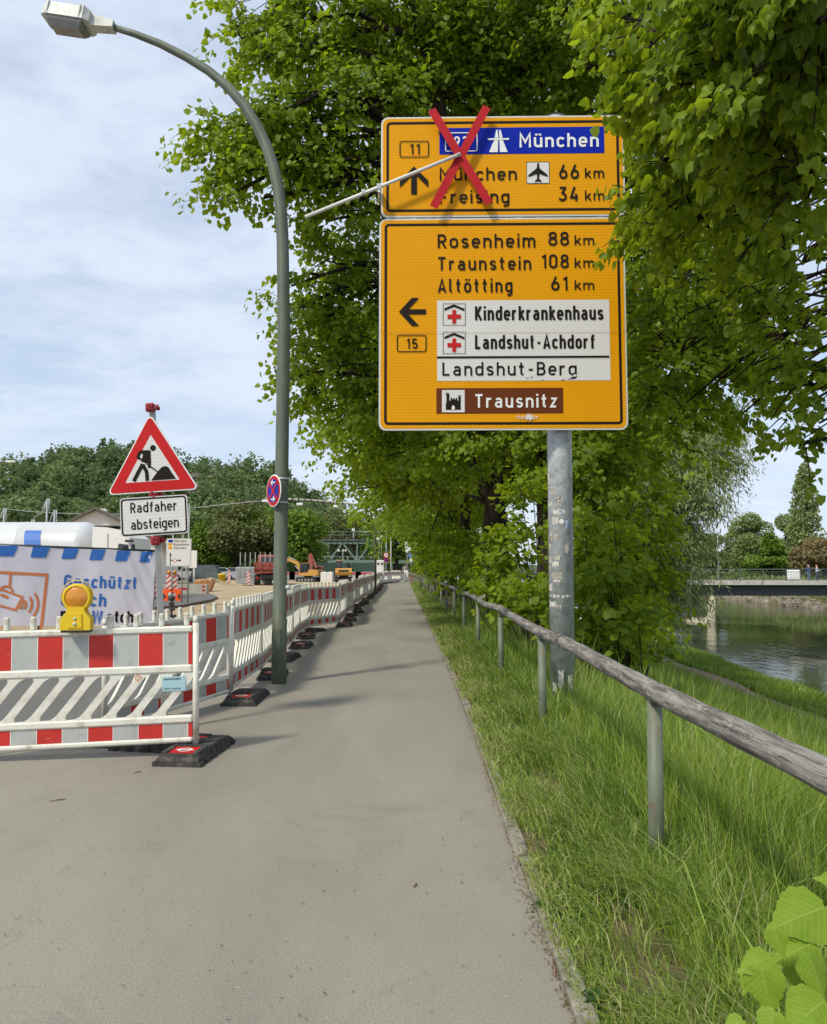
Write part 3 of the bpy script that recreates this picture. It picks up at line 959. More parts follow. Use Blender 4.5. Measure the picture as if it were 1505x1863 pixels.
rows = [(3.2, 28.5, 2.4, 14, 5.8, 'second linden tree behind the yellow sign, with the thick bare trunk between its leaves', .34),
        (2.65, 40, 2.2, 14, 5.8, 'third linden tree along the path, its low leaves over the wooden rail', .32),
        (2.7, 53, 2.2, 14, 5.4, 'fourth linden tree along the path, beside the far lamp post', .3),
        (2.2, 67, 2.0, 13, 5.0, 'fifth linden tree along the path, behind the blue round sign', .3),
        (2.0, 84, 1.8, 13, 5.0, 'farthest linden tree at the bend of the path', .3)]
for i, (x, y, z0, z1, r, lab, tr) in enumerate(rows):
    bl = crown_blobs(x, y, z0, z1, r, g, 30)
    big_tree('linden_tree', (x, y, -.6), bl, lab, 'linden trees along the riverside path', LINDEN, g, tr, 4.2, (2.6, 1.9, 1.3, 1.0, .8)[i], (.15, .19, .24, .28, .32)[i], LEAF_MID if i == 0 else LEAF_FAR, 1.0, 6, 5, .16 + .03 * i, twigs=(i < 1))
# boughs of the second and third tree that hang low over the path on the left
T2 = [B_(*q) for q in [(620, 800, 22, .7), (640, 850, 23, .6), (700, 860, 24, 1.0), (640, 890, 25, .35), (760, 900, 24, .9), (690, 920, 30, .7), (730, 960, 34, .9), (820, 880, 22, .6), (780, 980, 30, .7), (700, 800, 22, .9)]]
T2 += [(1.2, 23, 6.6, 2, 2, 1.8), (3.2, 23, 9, 2.6, 2.4, 2.2)]
big_tree('linden_tree', (2.5, 24, -.4), T2, 'slender linden tree between two thick trunks, boughs hanging low over the path', 'linden trees along the riverside path', LINDEN, g, .3, 4.0, 3.4, .14, LEAF_MID, .8, 6, 5, .12)


# --- leafy shoots and saplings under the lindens, along the rail
def bush(name, base, blobs, label, group, lm, g, size, per_m2, tpl=LEAF_MID, length=.4, nclus=5, nleaf=4, spread=.08, cat='bush', a=.8, b=.45):
    root = empty(name, base, label=label, cat=cat, group=group)
    B = Vector(base)
    loc = [(b[0] - B.x, b[1] - B.y, b[2] - B.z, *b[3:]) for b in blobs]
    P, O, C = blob_sprays(loc, per_m2, g)
    Q, OO, VV, oh, L = spray_leaves(P, O, g, length, nclus, nleaf, spread, .3)
    sm_ = MB()
    for i in range(0, len(P), 3):
        p = Vector(P[i]); c = Vector(C[i]); e = p + Vector(oh[i]) * L[i] * .8
        f0 = Vector((c.x * .35 + g.normal(0, .12), c.y * .35 + g.normal(0, .12), -.25))
        sm_.tube([f0, f0.lerp(c, .5) + Vector(g.normal(0, .08, 3)), p, e], [.014, .010, .007, .003], 4, cap=False)
    so = sm_.build('stem', BARK, root); so['kind'] = 'stuff'
    V, F, A, _ = leaves(Q, OO, size, tpl, g, a=a, b=b, var=VV)
    o = lnk(bpy.data.objects.new('foliage', np_mesh('foliage', V, F, lm, False, A)), root)
    o['kind'] = 'stuff'
    return root


SH = [((2.3, 13.0), [(930, 1030, 15, .42), (915, 1075, 15.5, .42), (950, 1090, 14, .38), (955, 1125, 13, .28), (975, 1060, 12.6, .32), (962, 890, 14, .28), (940, 980, 15, .35), (985, 1110, 12.4, .25)], 'young linden shoots with big pale leaves left of the sign post', .14, 8),
      ((3.4, 11.6), [(1085, 1050, 11.5, .42), (1120, 1120, 11.2, .38), (1075, 1120, 11, .36), (1100, 980, 12, .4), (1060, 960, 12, .3), (1130, 1060, 12, .32), (1100, 1158, 11.4, .28), (1135, 1150, 12, .33), (1070, 1160, 11.8, .26), (1125, 1185, 12, .35), (1165, 1172, 14, .45), (1085, 1185, 12, .26)], 'young linden shoots with big pale leaves right of the sign post', .13, 8),
      ((2.3, 22), [(868, 1062, 24, .4), (838, 1040, 28, .45), (908, 1072, 18.5, .3), (935, 960, 18, .3)], 'leafy bush round the foot of the second trunk beside the rail', .14, 5.5),
      ((2.2, 31), [(825, 1030, 33, .8), (840, 1005, 30, .8), (822, 990, 34, .9), (812, 1030, 36, .7), (845, 1045, 28, .55)], 'leafy bush beside the middle stretch of the wooden rail', .18, 3.6),
      ((1.9, 47), [(795, 1020, 47, 1.0), (797, 995, 50, 1.2), (805, 1005, 44, 1.0), (785, 1020, 56, 1.1)], 'leafy bush beside the far stretch of the wooden rail', .24, 2.4),
      ((5.6, 20), [(1120, 1040, 20, 1.0), (1150, 960, 21, 1.0), (1090, 1000, 22, .9), (1180, 1060, 20, .7), (1130, 1130, 17, .6), (1160, 1135, 18, .5), (1170, 1100, 19, .6), (1060, 1060, 22, .9), (1150, 880, 21, .9)], 'dark shrubby thicket on the slope behind the sign post', .15, 4)]
for (bx, by), bl, lab, sz, pm in SH:
    zb = float(bank_h(bx - .67, by))
    bush('linden_bush', (bx, by, zb), [B_(*q) for q in bl], lab, 'leafy bushes under the lindens', LINDEN_NEAR if by < 20 else LINDEN, g, sz, pm, length=.45 if by < 20 else .8)

# --- willow at the water's edge
W = [B_(*q) for q in [(1200, 900, 38, 2.2), (1260, 860, 40, 1.6), (1290, 840, 40, 1.2), (1250, 800, 40, 1.4), (1300, 790, 40, .8), (1330, 740, 42, .6), (1180, 1000, 38, 2.0), (1205, 985, 38, 1.4), (1255, 930, 39, .9),
                      (1200, 1080, 38, 1.4), (1150, 1100, 38, 1.4), (1140, 900, 38, 2.0), (1180, 820, 38, 1.8), (1100, 1060, 38, 1.8), (1130, 1000, 38, 1.6), (1170, 1130, 38, 1.0)]]
big_tree('willow_tree', (10.6, 38, -3.2), W, 'grey green willow leaning out over the river in front of the bridge', None, WILLOW, g, .3, 3.0, 3.4, .30, LEAF_NARROW, 1.5, 8, 6, .24, lean=(1.6, -.3))

# --- foreground sapling, every leaf a piece of its own
root = empty('linden_sapling', (.96, 1.62, -.05), label='linden sapling with large bright green leaves in the bottom right corner', cat='sapling')
sm_ = MB()
sm_.tube([(0, 0, -.05), (.01, -.02, .3), (-.03, 0, .6), (-.08, -.02, .86)], [.009, .008, .006, .003], 6)
sm_.tube([(.0, -.01, .35), (-.10, -.05, .50), (-.20, -.04, .62)], [.005, .004, .002], 5)
sm_.tube([(-.01, -.02, .3), (-.12, -.12, .35), (-.22, -.15, .42)], [.005, .004, .002], 5)
sm_.tube([(-.03, 0, .6), (-.16, .02, .70), (-.26, .04, .76)], [.004, .003, .002], 5)
sm_.build('stem', mat('green_stem', (.16, .14, .05), .6), root)
# finely divided leaf with raised midrib, side veins as folds and a toothed edge
nr = 12
LV = []; LF = []
for i in range(nr + 1):
    t = i / nr
    hw = 1.22 * (t + .004) ** .42 * (1 - t) ** 1.3
    if i == nr: hw = .004
    yv_ = 1.0 * t + .16 * t ** 5
    vein = .018 * (1 if i % 2 else -1)
    for j in (-4, -3, -2, -1, 0, 1, 2, 3, 4):
        a = j / 4
        yy_ = yv_ + .16 * abs(a) * (1 - t) - .13 * abs(a) * (1 - t) ** 3 * 2
        tooth = (.024 if i % 2 else -.012) if abs(j) == 4 else 0
        LV.append((a * (hw + tooth), yy_, -.22 * abs(a) * hw - .18 * t * t + vein * min(1, abs(a) * 2) * (1 - t * .5)))
for i in range(nr):
    for j in range(8): LF.append((i * 9 + j, i * 9 + j + 1, i * 9 + j + 10, i * 9 + j + 9))
m_, nt, out = new_mat('sapling_leaf')
tco = nt.nodes.new('ShaderNodeTexCoord'); sx_ = nt.nodes.new('ShaderNodeSeparateXYZ'); nt.links.new(tco.outputs['Object'], sx_.inputs[0])
ab = nt.nodes.new('ShaderNodeMath'); ab.operation = 'ABSOLUTE'; nt.links.new(sx_.outputs[0], ab.inputs[0])
# midrib and side veins: paler lines
dg = nt.nodes.new('ShaderNodeMath'); dg.operation = 'MULTIPLY_ADD'; nt.links.new(ab.outputs[0], dg.inputs[0]); dg.inputs[1].default_value = -.75; nt.links.new(sx_.outputs[1], dg.inputs[2])
fr_ = nt.nodes.new('ShaderNodeMath'); fr_.operation = 'PINGPONG'; nt.links.new(dg.outputs[0], fr_.inputs[0]); fr_.inputs[1].default_value = .065
v1 = ramp(nt, fr_.outputs[0], 0, .012, 1, 0); v2 = ramp(nt, ab.outputs[0], .004, .016, 1, 0)
mx_ = nt.nodes.new('ShaderNodeMath'); mx_.operation = 'MAXIMUM'; nt.links.new(v1, mx_.inputs[0]); nt.links.new(v2, mx_.inputs[1])
c0 = mixc(nt, ramp(nt, noise(nt, 2.5, 3, .5), .25, .75), (.20, .32, .024), (.26, .39, .035))
c1 = mixc(nt, mx_.outputs[0], c0, (.31, .44, .08))
d_ = nt.nodes.new('ShaderNodeBsdfPrincipled'); d_.inputs['Roughness'].default_value = .5; d_.inputs['Specular IOR Level'].default_value = .3
t_ = nt.nodes.new('ShaderNodeBsdfTranslucent'); nt.links.new(c1, d_.inputs['Base Color']); nt.links.new(c1, t_.inputs[0])
bp_ = bump(nt, mx_.outputs[0], -.4, .03); nt.links.new(bp_, d_.inputs['Normal'])
mxs = nt.nodes.new('ShaderNodeMixShader'); mxs.inputs[0].default_value = .4
nt.links.new(d_.outputs[0], mxs.inputs[1]); nt.links.new(t_.outputs[0], mxs.inputs[2]); nt.links.new(mxs.outputs[0], out.inputs[0])
leafme = np_mesh('leaf', np.array(LV), np.array(LF), m_, True)


def put_leaf(px, py, Y, dpx, npx, size, parent=root):
    """leaf with its stalk end at a point, blade direction and facing given in world axes"""
    p = at(px, py, Y)
    d = Vector(dpx).normalized(); n0 = Vector(npx); z = (n0 - d * n0.dot(d)).normalized(); x = d.cross(z)
    M = Matrix((x, d, z)).transposed().to_4x4()
    M = Matrix.Translation(p - Vector(parent.location)) @ M @ Matrix.Scale(size, 4)
    o_ = bpy.data.objects.new('leaf', leafme); lnk(o_, parent); o_.matrix_local = M


for a in [(1500, 1650, 1.62, (-1, -.35, -.12), (-.15, -.75, .75), .125), (1560, 1660, 1.6, (-.5, -.3, -.5), (-.1, -.7, .8), .11),
          (1480, 1715, 1.58, (-.95, -.3, -.2), (-.3, -.8, .65), .088), (1408, 1690, 1.5, (.25, -.3, -.9), (-.3, -.85, .5), .046),
          (1400, 1742, 1.52, (-.9, -.2, -.2), (-.1, -.65, .85), .062), (1385, 1760, 1.50, (.1, -.3, -.95), (-.4, -.9, .35), .078),
          (1368, 1765, 1.54, (-.45, -.1, -.8), (-.5, -.6, .6), .045), (1470, 1735, 1.54, (.25, -.4, -.85), (.3, -.85, .45), .075),
          (1445, 1745, 1.6, (-.7, -.1, -.4), (-.1, -.5, .9), .075), (1500, 1820, 1.42, (-.8, -.5, -.12), (-.2, -.7, .8), .098), (1410, 1842, 1.4, (-.4, -.2, -.75), (-.4, -.8, .5), .055),
          (1350, 1855, 1.45, (-.8, -.2, -.4), (-.1, -.6, .9), .040), (1505, 1880, 1.35, (-.8, -.4, -.2), (0, -.6, .9), .09),
          (1530, 1740, 1.6, (.3, -.3, -.7), (.2, -.7, .7), .09), (1560, 1605, 1.7, (-.9, .1, .1), (-.1, -.7, .7), .075), (1450, 1690, 1.6, (-.7, -.1, .15), (0, -.6, .9), .05)]:
    if a[5] > 0: put_leaf(*a)

# ---------------------------------------------------------------- grass
m_, nt, out = new_mat('grass_blade')
at_ = nt.nodes.new('ShaderNodeAttribute'); at_.attribute_name = 'var'
cr_ = nt.nodes.new('ShaderNodeValToRGB')
E_ = cr_.color_ramp.elements
E_[0].position = 0; E_[0].color = (.055, .115, .014, 1); E_[1].position = 1; E_[1].color = (.50, .42, .22, 1)
for p_, c_ in ((.35, (.155, .26, .028, 1)), (.62, (.32, .45, .045, 1)), (.8, (.40, .52, .09, 1))):
    e = E_.new(p_); e.color = c_
nt.links.new(at_.outputs['Fac'], cr_.inputs[0])
d_ = nt.nodes.new('ShaderNodeBsdfDiffuse'); t_ = nt.nodes.new('ShaderNodeBsdfTranslucent'); gl_ = nt.nodes.new('ShaderNodeBsdfGlossy'); gl_.inputs['Roughness'].default_value = .45
nt.links.new(cr_.outputs[0], d_.inputs[0]); nt.links.new(cr_.outputs[0], t_.inputs[0])
mx1 = nt.nodes.new('ShaderNodeMixShader'); mx1.inputs[0].default_value = .4
nt.links.new(d_.outputs[0], mx1.inputs[1]); nt.links.new(t_.outputs[0], mx1.inputs[2])
mx2 = nt.nodes.new('ShaderNodeMixShader'); mx2.inputs[0].default_value = .05
nt.links.new(mx1.outputs[0], mx2.inputs[1]); nt.links.new(gl_.outputs[0], mx2.inputs[2]); nt.links.new(mx2.outputs[0], out.inputs[0])
GRASS = m_


def vnoise(x, y, f, seed=0):
    return (np.sin(x * f * 1.7 + seed) * np.sin(y * f * 1.3 + seed * 2.1) + np.sin((x + y) * f * .9 + seed * .7) * np.sin((x - y) * f * 1.1 + seed)) * .5


def blades(name, s, y, h, w, lean, var, g, leandir=None):
    """s metres right of the kerb, y along the path, h height, w width"""
    n = len(s)
    X_ = kx(y) + .085 + s
    Z_ = np.array([bank_h(a, b) for a, b in zip(s, y)]) if n < 2000 else bank_h(s, y)
    base = np.stack([X_, y, Z_ - .01], 1)
    th = g.uniform(0, 2 * PI, n)
    if leandir is not None: th = np.where(g.uniform(0, 1, n) < .6, leandir + g.normal(0, .7, n), th)
    ld = np.stack([np.cos(th), np.sin(th), np.zeros(n)], 1)
    ph = g.uniform(0, PI, n)
    wd = np.stack([np.cos(ph), np.sin(ph), np.zeros(n)], 1) * (w / 2)[:, None]
    up = np.array([0, 0, 1.0])
    k = lean
    mid = base + up * (h * .55)[:, None] + ld * (h * .22 * k)[:, None]
    tip = base + up * (h * (1 - .28 * np.minimum(1.6, k) ** 1.5))[:, None] + ld * (h * .75 * k)[:, None]
    V = np.stack([base - wd, base + wd, mid + wd * .8, mid - wd * .8, tip], 1).reshape(-1, 3)
    T = np.array([(0, 1, 2), (0, 2, 3), (3, 2, 4)])
    F = (T[None] + (np.arange(n) * 5)[:, None, None]).reshape(-1, 3)
    me = np_mesh(name, V, F, GRASS, False, np.repeat(np.clip(var, 0, 1), 5))
    o = lnk(bpy.data.objects.new(name, me))
    o['kind'] = 'stuff'
    return o


# verge beside the kerb: short, partly dry
n = 78000
y = 1.6 * np.exp(g.uniform(0, 1, n) * math.log(70 / 1.6)); s = g.uniform(-.06, .82, n)
f = vnoise(s * 3 + 5, y * 1.3, 1.6, 2.0)
bare = vnoise(s * 2, y, 2.3, 5.0)
keep = (g.uniform(0, 1, n) < np.clip(1.05 - 1.3 * np.maximum(0, bare - .12) * 2.2, .12, 1))
s, y, f = s[keep], y[keep], f[keep]
h = (.10 + .17 * np.clip(s / .7, 0, 1) + .06 * f) * g.uniform(.6, 1.35, len(s))
var = .34 + .18 * f + g.normal(0, .16, len(s)) + np.where(g.uniform(0, 1, len(s)) < .68 * (1 - s) ** 1.3, .46, 0)
o = blades('verge_grass', s, y, np.maximum(h, .04), .0030 + .00045 * y, g.uniform(.5, 1.5, len(s)), var, g, leandir=PI)
tag(o, 'short grass with dry straw tufts along the kerb', 'grass')
# tall meadow grass on the bank
n = 150000
y = 1.7 * np.exp(g.uniform(0, 1, n) ** .9 * math.log(60 / 1.7)); u = g.uniform(.05, .62, n)
s = u * y - kx(y) - .085
k_ = (s > .42) & (s < 12.15 + shore(y) * .54)
s, y = s[k_], y[k_]
f = vnoise(s, y, 1.3, 1.0)
hh = .17 + .40 * np.clip((s - .62) / .55, 0, 1) * np.clip((y - 2.9) / 1.5, .12, 1) + .07 * f - .12 * np.clip((s - 5) / 5, 0, 1)
h = hh * g.uniform(.5, 1.3, len(s))
var = .45 + .16 * f + g.normal(0, .18, len(s)) + np.where(g.uniform(0, 1, len(s)) < .07, .32, 0)
h = np.where(g.uniform(0, 1, len(s)) < .04, h * 1.45, h)
o = blades('tall_grass', s, y, h, .0034 + .00055 * y, g.uniform(.1, .8, len(s)), var, g)
tag(o, 'tall fresh green meadow grass behind the wooden rail', 'grass')
# riverside strip beyond the dirt path
n = 45000
y = 14 * np.exp(g.uniform(0, 1, n) * math.log(85 / 14)); s = g.uniform(13.95, 18.2, n) + shore(y) * .55
f = vnoise(s, y, .9, 3.0)
h = (.30 + .12 * f + .12 * np.clip((s - 15) / 2.5, 0, 1)) * g.uniform(.5, 1.3, n)
var = .40 + .12 * f + g.normal(0, .1, n)
o = blades('riverside_grass', s, y, h, .012 + .0009 * y, g.uniform(.1, .8, n), var, g)
tag(o, 'green grass strip between the dirt path and the river', 'grass')
# bent seed stalks standing above the grass
n = 900
y = 2.0 * np.exp(g.uniform(0, 1, n) * math.log(18 / 2.0)); s = g.uniform(.3, 1.0, n) * np.clip(.6 * y, .5, 7)
o = blades('seed_stalks', s, y, g.uniform(.45, .8, n), .0035 + .0005 * y, g.uniform(.3, .9, n), g.uniform(.55, .95, n), g)
tag(o, 'thin pale seed stalks standing above the meadow grass', 'grass stalks')
# low broad-leaved weeds by the near post
P = []
for (wx, wy, wr) in tuple((.64 + .7 * random.random(), 1.9 + 7 * random.random() ** 1.5, .05 + .07 * random.random()) for _ in range(16)) + ((.98, 3.75, .16), (1.2, 3.6, .14), (.85, 4.3, .1), (1.45, 3.9, .2), (1.0, 2.7, .08), (1.1, 2.2, .08)):
    q = g.normal(0, 1, (150, 3)) * [wr * .6, wr * .6, .0]; q[:, 2] = g.uniform(-.02, .07, 150)
    P.append(q + [wx, wy, -.03])
P = np.concatenate(P)
V, F, A, _ = leaves(P, nrm(g.normal(0, 1, P.shape)), .035, LEAF_NARROW, g, a=.9, b=.05, jit=.35)
V2, F2, A2, _ = leaves(P, nrm(g.normal(0, 1, P.shape)), .03, LEAF_FAR, g, a=.9, b=.1, jit=.35)
wm = leaf_mat('weed_leaf', (.02, .06, .015), (.05, .12, .03), .25)
o = lnk(bpy.data.objects.new('weeds', np_mesh('weeds', np.concatenate([V, V2]), np.concatenate([F, F2 + len(V)]), wm, False, np.concatenate([A, A2]))))
tag(o, 'low dark green weeds round the foot of the near rail post', 'weeds', kind='stuff')
# dead leaves and bud scales swept against the kerb
n = 1500
y = 1.6 * np.exp(g.uniform(0, 1, n) * math.log(14 / 1.6)); x = kx(y) - np.abs(g.normal(0, .018, n)) * (1 + (vnoise(y, y, 2, 1) > 0)) + .003
n2_ = 900
x2 = g.uniform(-3.5, .5, n2_); y2 = 1.5 * np.exp(g.uniform(0, 1, n2_) * 2.1)
P = np.concatenate([np.stack([x, y, np.full(n, .008)], 1), np.stack([x2, y2, np.full(n2_, .008)], 1)])
V, F, A, _ = leaves(P, nrm(g.normal(0, 1, P.shape)), .011, LEAF_FAR, g, a=1, b=.0, jit=.2)
V[:, 2] = np.maximum(V[:, 2], .006)
o = lnk(bpy.data.objects.new('leaf_litter', np_mesh('leaf_litter', V, F, leaf_mat('litter', (.10, .055, .03), (.26, .17, .09), .1), False, A)))
tag(o, 'brown bud scales and leaf litter swept against the kerb', 'litter', kind='stuff')
# dandelions in the meadow
fl = leaf_mat('yellow_petals', (.75, .55, .01), (.85, .7, .05), .2)
n = 110
y = g.uniform(12, 50, n); s = np.where(g.uniform(0, 1, n) < .5, g.uniform(8, 12, n), g.uniform(14, 17.5, n))
P = np.stack([kx(y) + s, y, bank_h(s, y) + g.uniform(.1, .25, n)], 1)
P = np.repeat(P, 6, 0)
V, F, A, _ = leaves(P, nrm(g.normal(0, 1, P.shape)), .06, LEAF_FAR, g, a=1, b=-.2, jit=.2)
o = lnk(bpy.data.objects.new('dandelion_flowers', np_mesh('dandelion_flowers', V, F, fl, False, A)))
tag(o, 'small yellow flowers scattered in the riverside grass', 'flowers', kind='stuff')

# ---------------------------------------------------------------- woods and trees far off
def clump_tree_mesh(h, r, g, n, size, shape='round'):
    nb = 16
    C_ = []
    for i in range(nb):
        d = nrm(g.normal(0, 1, (1, 3)))[0]
        if shape == 'poplar':
            t = (i + .5) / nb; rr = r * 2.2 * (t + .15) ** .5 * (1.06 - t) ** .7
            C_.append((d[0] * rr * .3, d[1] * rr * .3, h * (.1 + .88 * t), rr * .75, h * .1))
        elif shape == 'cone':
            t = (i + .5) / nb; rr = r * (1.05 - t)
            C_.append((d[0] * rr * .6, d[1] * rr * .6, h * (.12 + .8 * t), rr * .55 + .3, h * .08))
        else:
            C_.append((d[0] * r * .6, d[1] * r * .6, h * .58 + d[2] * h * .27, r * g.uniform(.32, .52), h * g.uniform(.12, .19)))
    C_ = np.array(C_)
    idx = g.integers(0, nb, n)
    d = nrm(g.normal(0, 1, (n, 3)))
    rr = g.uniform(.7, 1.0, n)[:, None]
    P = C_[idx, :3] + d * np.stack([C_[idx, 3], C_[idx, 3], C_[idx, 4]], 1) * rr
    return P, d


def far_tree(name, lm, h, r, n, size, g, shape='round', tpl=LEAF_FAR):
    P, d = clump_tree_mesh(h, r, g, n, size, shape)
    V, F, A, _ = leaves(P, d, size, tpl, g, a=.8, b=.3, jit=.5)
    cr = np_mesh('crown', V, F, lm, False, A)
    mb = MB(); mb.tube([(0, 0, -.5), (0, 0, h * .3), (.1, 0, h * .75)], [r * .085, r * .06, .05], 7, cap=False)
    for k in range(5):
        a = g.uniform(0, 2 * PI)
        mb.tube([(0, 0, h * .28), (math.cos(a) * r * .3, math.sin(a) * r * .3, h * .5), (math.cos(a) * r * .6, math.sin(a) * r * .6, h * .7)], [r * .03, r * .02, .03], 5, cap=False)
    return cr, mb.mesh('trunk', BARK)


def place_tree(name, mesh2, loc, rz, sc, label, group, cat='tree'):
    r_ = empty(name, loc, rz, label, cat, group)
    r_.scale = sc if isinstance(sc, tuple) else (sc, sc, sc)
    a = inst('crown', mesh2[0], r_); a['kind'] = 'stuff'
    inst('trunk', mesh2[1], r_)
    return r_


# wood on the hill
wood_m = [clump_tree_mesh(15, 6.5, g, 800, 1, s_) for s_ in ('round', 'round', 'cone')]
Vs = []; Fs = []; As = []; nv = 0
pts = []
while len(pts) < 460:
    yy_ = g.uniform(216, 338); xx_ = g.uniform(-.62, .10) * yy_
    z_ = float(hz(xx_, yy_))
    if z_ < 1.0 and g.uniform() < .5: continue
    pts.append((xx_, yy_, z_))
for (xx_, yy_, z_) in pts:
    P, d = wood_m[g.integers(0, 3)]
    k = g.uniform(.65, 1.1)
    vb = g.uniform(0, 1) ** 1.6
    sel = g.integers(0, len(P), 450)
    Q = P[sel] * np.array([k, k, k * g.uniform(.85, 1.15)])
    c_, s_ = math.cos(vb * 40), math.sin(vb * 40)
    Q = np.stack([Q[:, 0] * c_ - Q[:, 1] * s_, Q[:, 0] * s_ + Q[:, 1] * c_, Q[:, 2]], 1) + [xx_, yy_, z_ - 1.0]
    V, F, A, _ = leaves(Q, d[sel], 1.15, LEAF_FAR, g, a=.8, b=.3, jit=.6, var=np.clip(vb * .75 + g.normal(.1, .14, len(Q)), 0, 1))
    Vs.append(V); Fs.append(F + nv); As.append(A); nv += len(V)
o = lnk(bpy.data.objects.new('wood', np_mesh('wood', np.concatenate(Vs), np.concatenate(Fs), WOODM, False, np.concatenate(As))))
tag(o, 'dense dark green wood covering the distant hill', 'wood', kind='stuff')

tm_fresh = far_tree('t', FRESH, 9, 4.2, 5200, .42, g)
tm_olive = far_tree('t', OLIVE, 10, 4.6, 5200, .42, g)
tm_dark = far_tree('t', WOODM, 10, 5, 5200, .5, g)
tm_poplar = far_tree('t', leaf_mat('poplar_leaf', (.17, .22, .09), (.30, .36, .13), .35), 20, 3.0, 7000, .55, g, 'poplar')  # poplar green brightened, distance haze painted into the leaf colour
tm_cone = far_tree('t', FRESH, 9, 5.5, 7000, .5, g, 'cone')
tm_brown = far_tree('t', BROWNLEAF, 8, 5.0, 7000, .42, g)
tm_mid = far_tree('t', leaf_mat('mid_leaf', (.15, .20, .07), (.27, .34, .11), .33), 14, 6, 15000, .45, g)  # mid_leaf made paler so its colour carries the far bank's haze
gp = 'trees at the back of the building site'
for (px, Y, ms, sc, lab) in [(350, 96, tm_dark, .9, 'dark green tree at the back of the site behind the small white direction board'),
                             (300, 100, tm_olive, .75, 'olive tree behind the site between the hall roof and the white board'),
                             (395, 94, tm_fresh, .85, 'fresh green tree at the back of the site right of the white direction board'),
                             (432, 92, tm_olive, 1.0, 'brownish olive tree in front of the hill, above the skip and beacons'),
                             (475, 95, tm_fresh, 1.0, 'bright green tree in front of the hill, above the red tipper truck'),
                             (515, 92, tm_olive, .85, 'olive tree hidden partly behind the near lamp post'),
                             (540, 90, tm_fresh, .95, 'bright green tree right of the near lamp post, above the yellow excavator'),
                             (566, 112, tm_dark, .6, 'dark tree just left of the steel truss bridge'),
                             (20, 98, tm_dark, 1.1, 'dark tree at the far left behind the tanker'),
                             (268, 90, tm_olive, .8, 'olive tree behind the gable of the white hall'),
                             (600, 150, tm_olive, 1.25, 'olive tree behind the left end of the steel truss bridge'),
                             (645, 155, tm_olive, 1.3, 'pale olive tree rising behind the middle of the truss bridge'),
                             (690, 150, tm_fresh, 1.2, 'pale green tree behind the far lamp post'),
                             (722, 118, tm_fresh, 1.1, 'light green tree at the end of the path, left of the blue round sign')]:
    x = (px - 752.5) / 1400 * Y
    place_tree('broadleaf_tree', ms, (x, Y, 0), px * .7, sc, lab, gp)
gp = 'trees on the far river bank'
for (px, Y, ms, sc, lab) in [(1300, 165, tm_mid, (.8, .8, .75), 'grey green tree on the far bank beside the bridge lamp post'),
                             (1360, 160, tm_mid, (1.0, 1.0, 1.05), 'broad green tree on the far bank, left of the tall poplar'),
                             (1400, 150, tm_cone, (1.15, 1.15, 1.1), 'bright green pointed tree in front of the broad tree on the far bank'),
                             (1430, 172, tm_mid, (.9, .9, 1.1), 'green tree just left of the tall poplar on the far bank'),
                             (1466, 150, tm_poplar, (1.0, 1.0, 1.12), 'tall slender poplar on the far river bank'),
                             (1500, 132, tm_brown, (1.15, 1.15, 1.05), 'reddish brown rounded tree behind the people on the bridge'),
                             (1530, 165, tm_mid, (.9, .9, .9), 'green tree at the right edge behind the poplar'),
                             (1250, 175, tm_mid, (.9, .9, .8), 'green tree on the far bank hidden behind the willow'),
                             (1575, 140, tm_mid, (1, 1, 1), 'green tree on the far bank beyond the right edge')]:
    x = (px - 752.5) / 1400 * Y
    if px > 1560: continue
    place_tree('river_tree', ms, (x, Y, -1.6), px * .7, sc, lab, gp)
# undergrowth closing the gap between the site and the foot of the hill
Pn = 16000
y = g.uniform(98, 128, Pn); x = g.uniform(-.60, -.135, Pn) * y
z = g.uniform(0, 1, Pn) ** .7 * (2.2 + 1.3 * vnoise(x, y * 0, .12, 1.0))
V, F, A, _ = leaves(np.stack([x, y, z], 1), nrm(g.normal(0, 1, (Pn, 3))), .75, LEAF_FAR, g, a=.6, b=.2, jit=.6)
o = lnk(bpy.data.objects.new('hedge_undergrowth', np_mesh('hedge_undergrowth', V, F, WOODM, False, A)))
tag(o, 'dark green undergrowth below the trees at the back of the site', 'undergrowth', kind='stuff')
# bushes on the far bank behind the bridge
Pn = 14000
x = g.uniform(66, 130, Pn); y = g.uniform(150, 185, Pn); z = -1.3 + g.uniform(0, 1, Pn) ** .8 * (4.2 + 2.2 * vnoise(x, y * 0, .13, 2.0))
V, F, A, _ = leaves(np.stack([x, y, z], 1), nrm(g.normal(0, 1, (Pn, 3))), .8, LEAF_FAR, g, a=.6, b=.2, jit=.6)
o = lnk(bpy.data.objects.new('bank_bushes', np_mesh('bank_bushes', V, F, bpy.data.materials['mid_leaf'], False, A)))
tag(o, 'green bushes filling the far bank behind the bridge railing', 'bushes', kind='stuff')
# scrub on the far bank slope
Pn = 14000
x = g.uniform(58.6, 74, Pn); y = g.uniform(95, 230, Pn)
z = bank_h(x - kx(np.minimum(y, 130)), y) + g.uniform(0, 1.3, Pn) * np.clip((x - 59) / 4, 0, 1)
V, F, A, _ = leaves(np.stack([x, y, z], 1), nrm(g.normal(0, 1, (Pn, 3))), .6, LEAF_FAR, g, a=.5, b=-.6, jit=.6)
o = lnk(bpy.data.objects.new('bank_scrub', np_mesh('bank_scrub', V, F, bpy.data.materials['mid_leaf'], False, A)))
tag(o, 'low scrub along the far river bank under the bridge', 'scrub', kind='stuff')

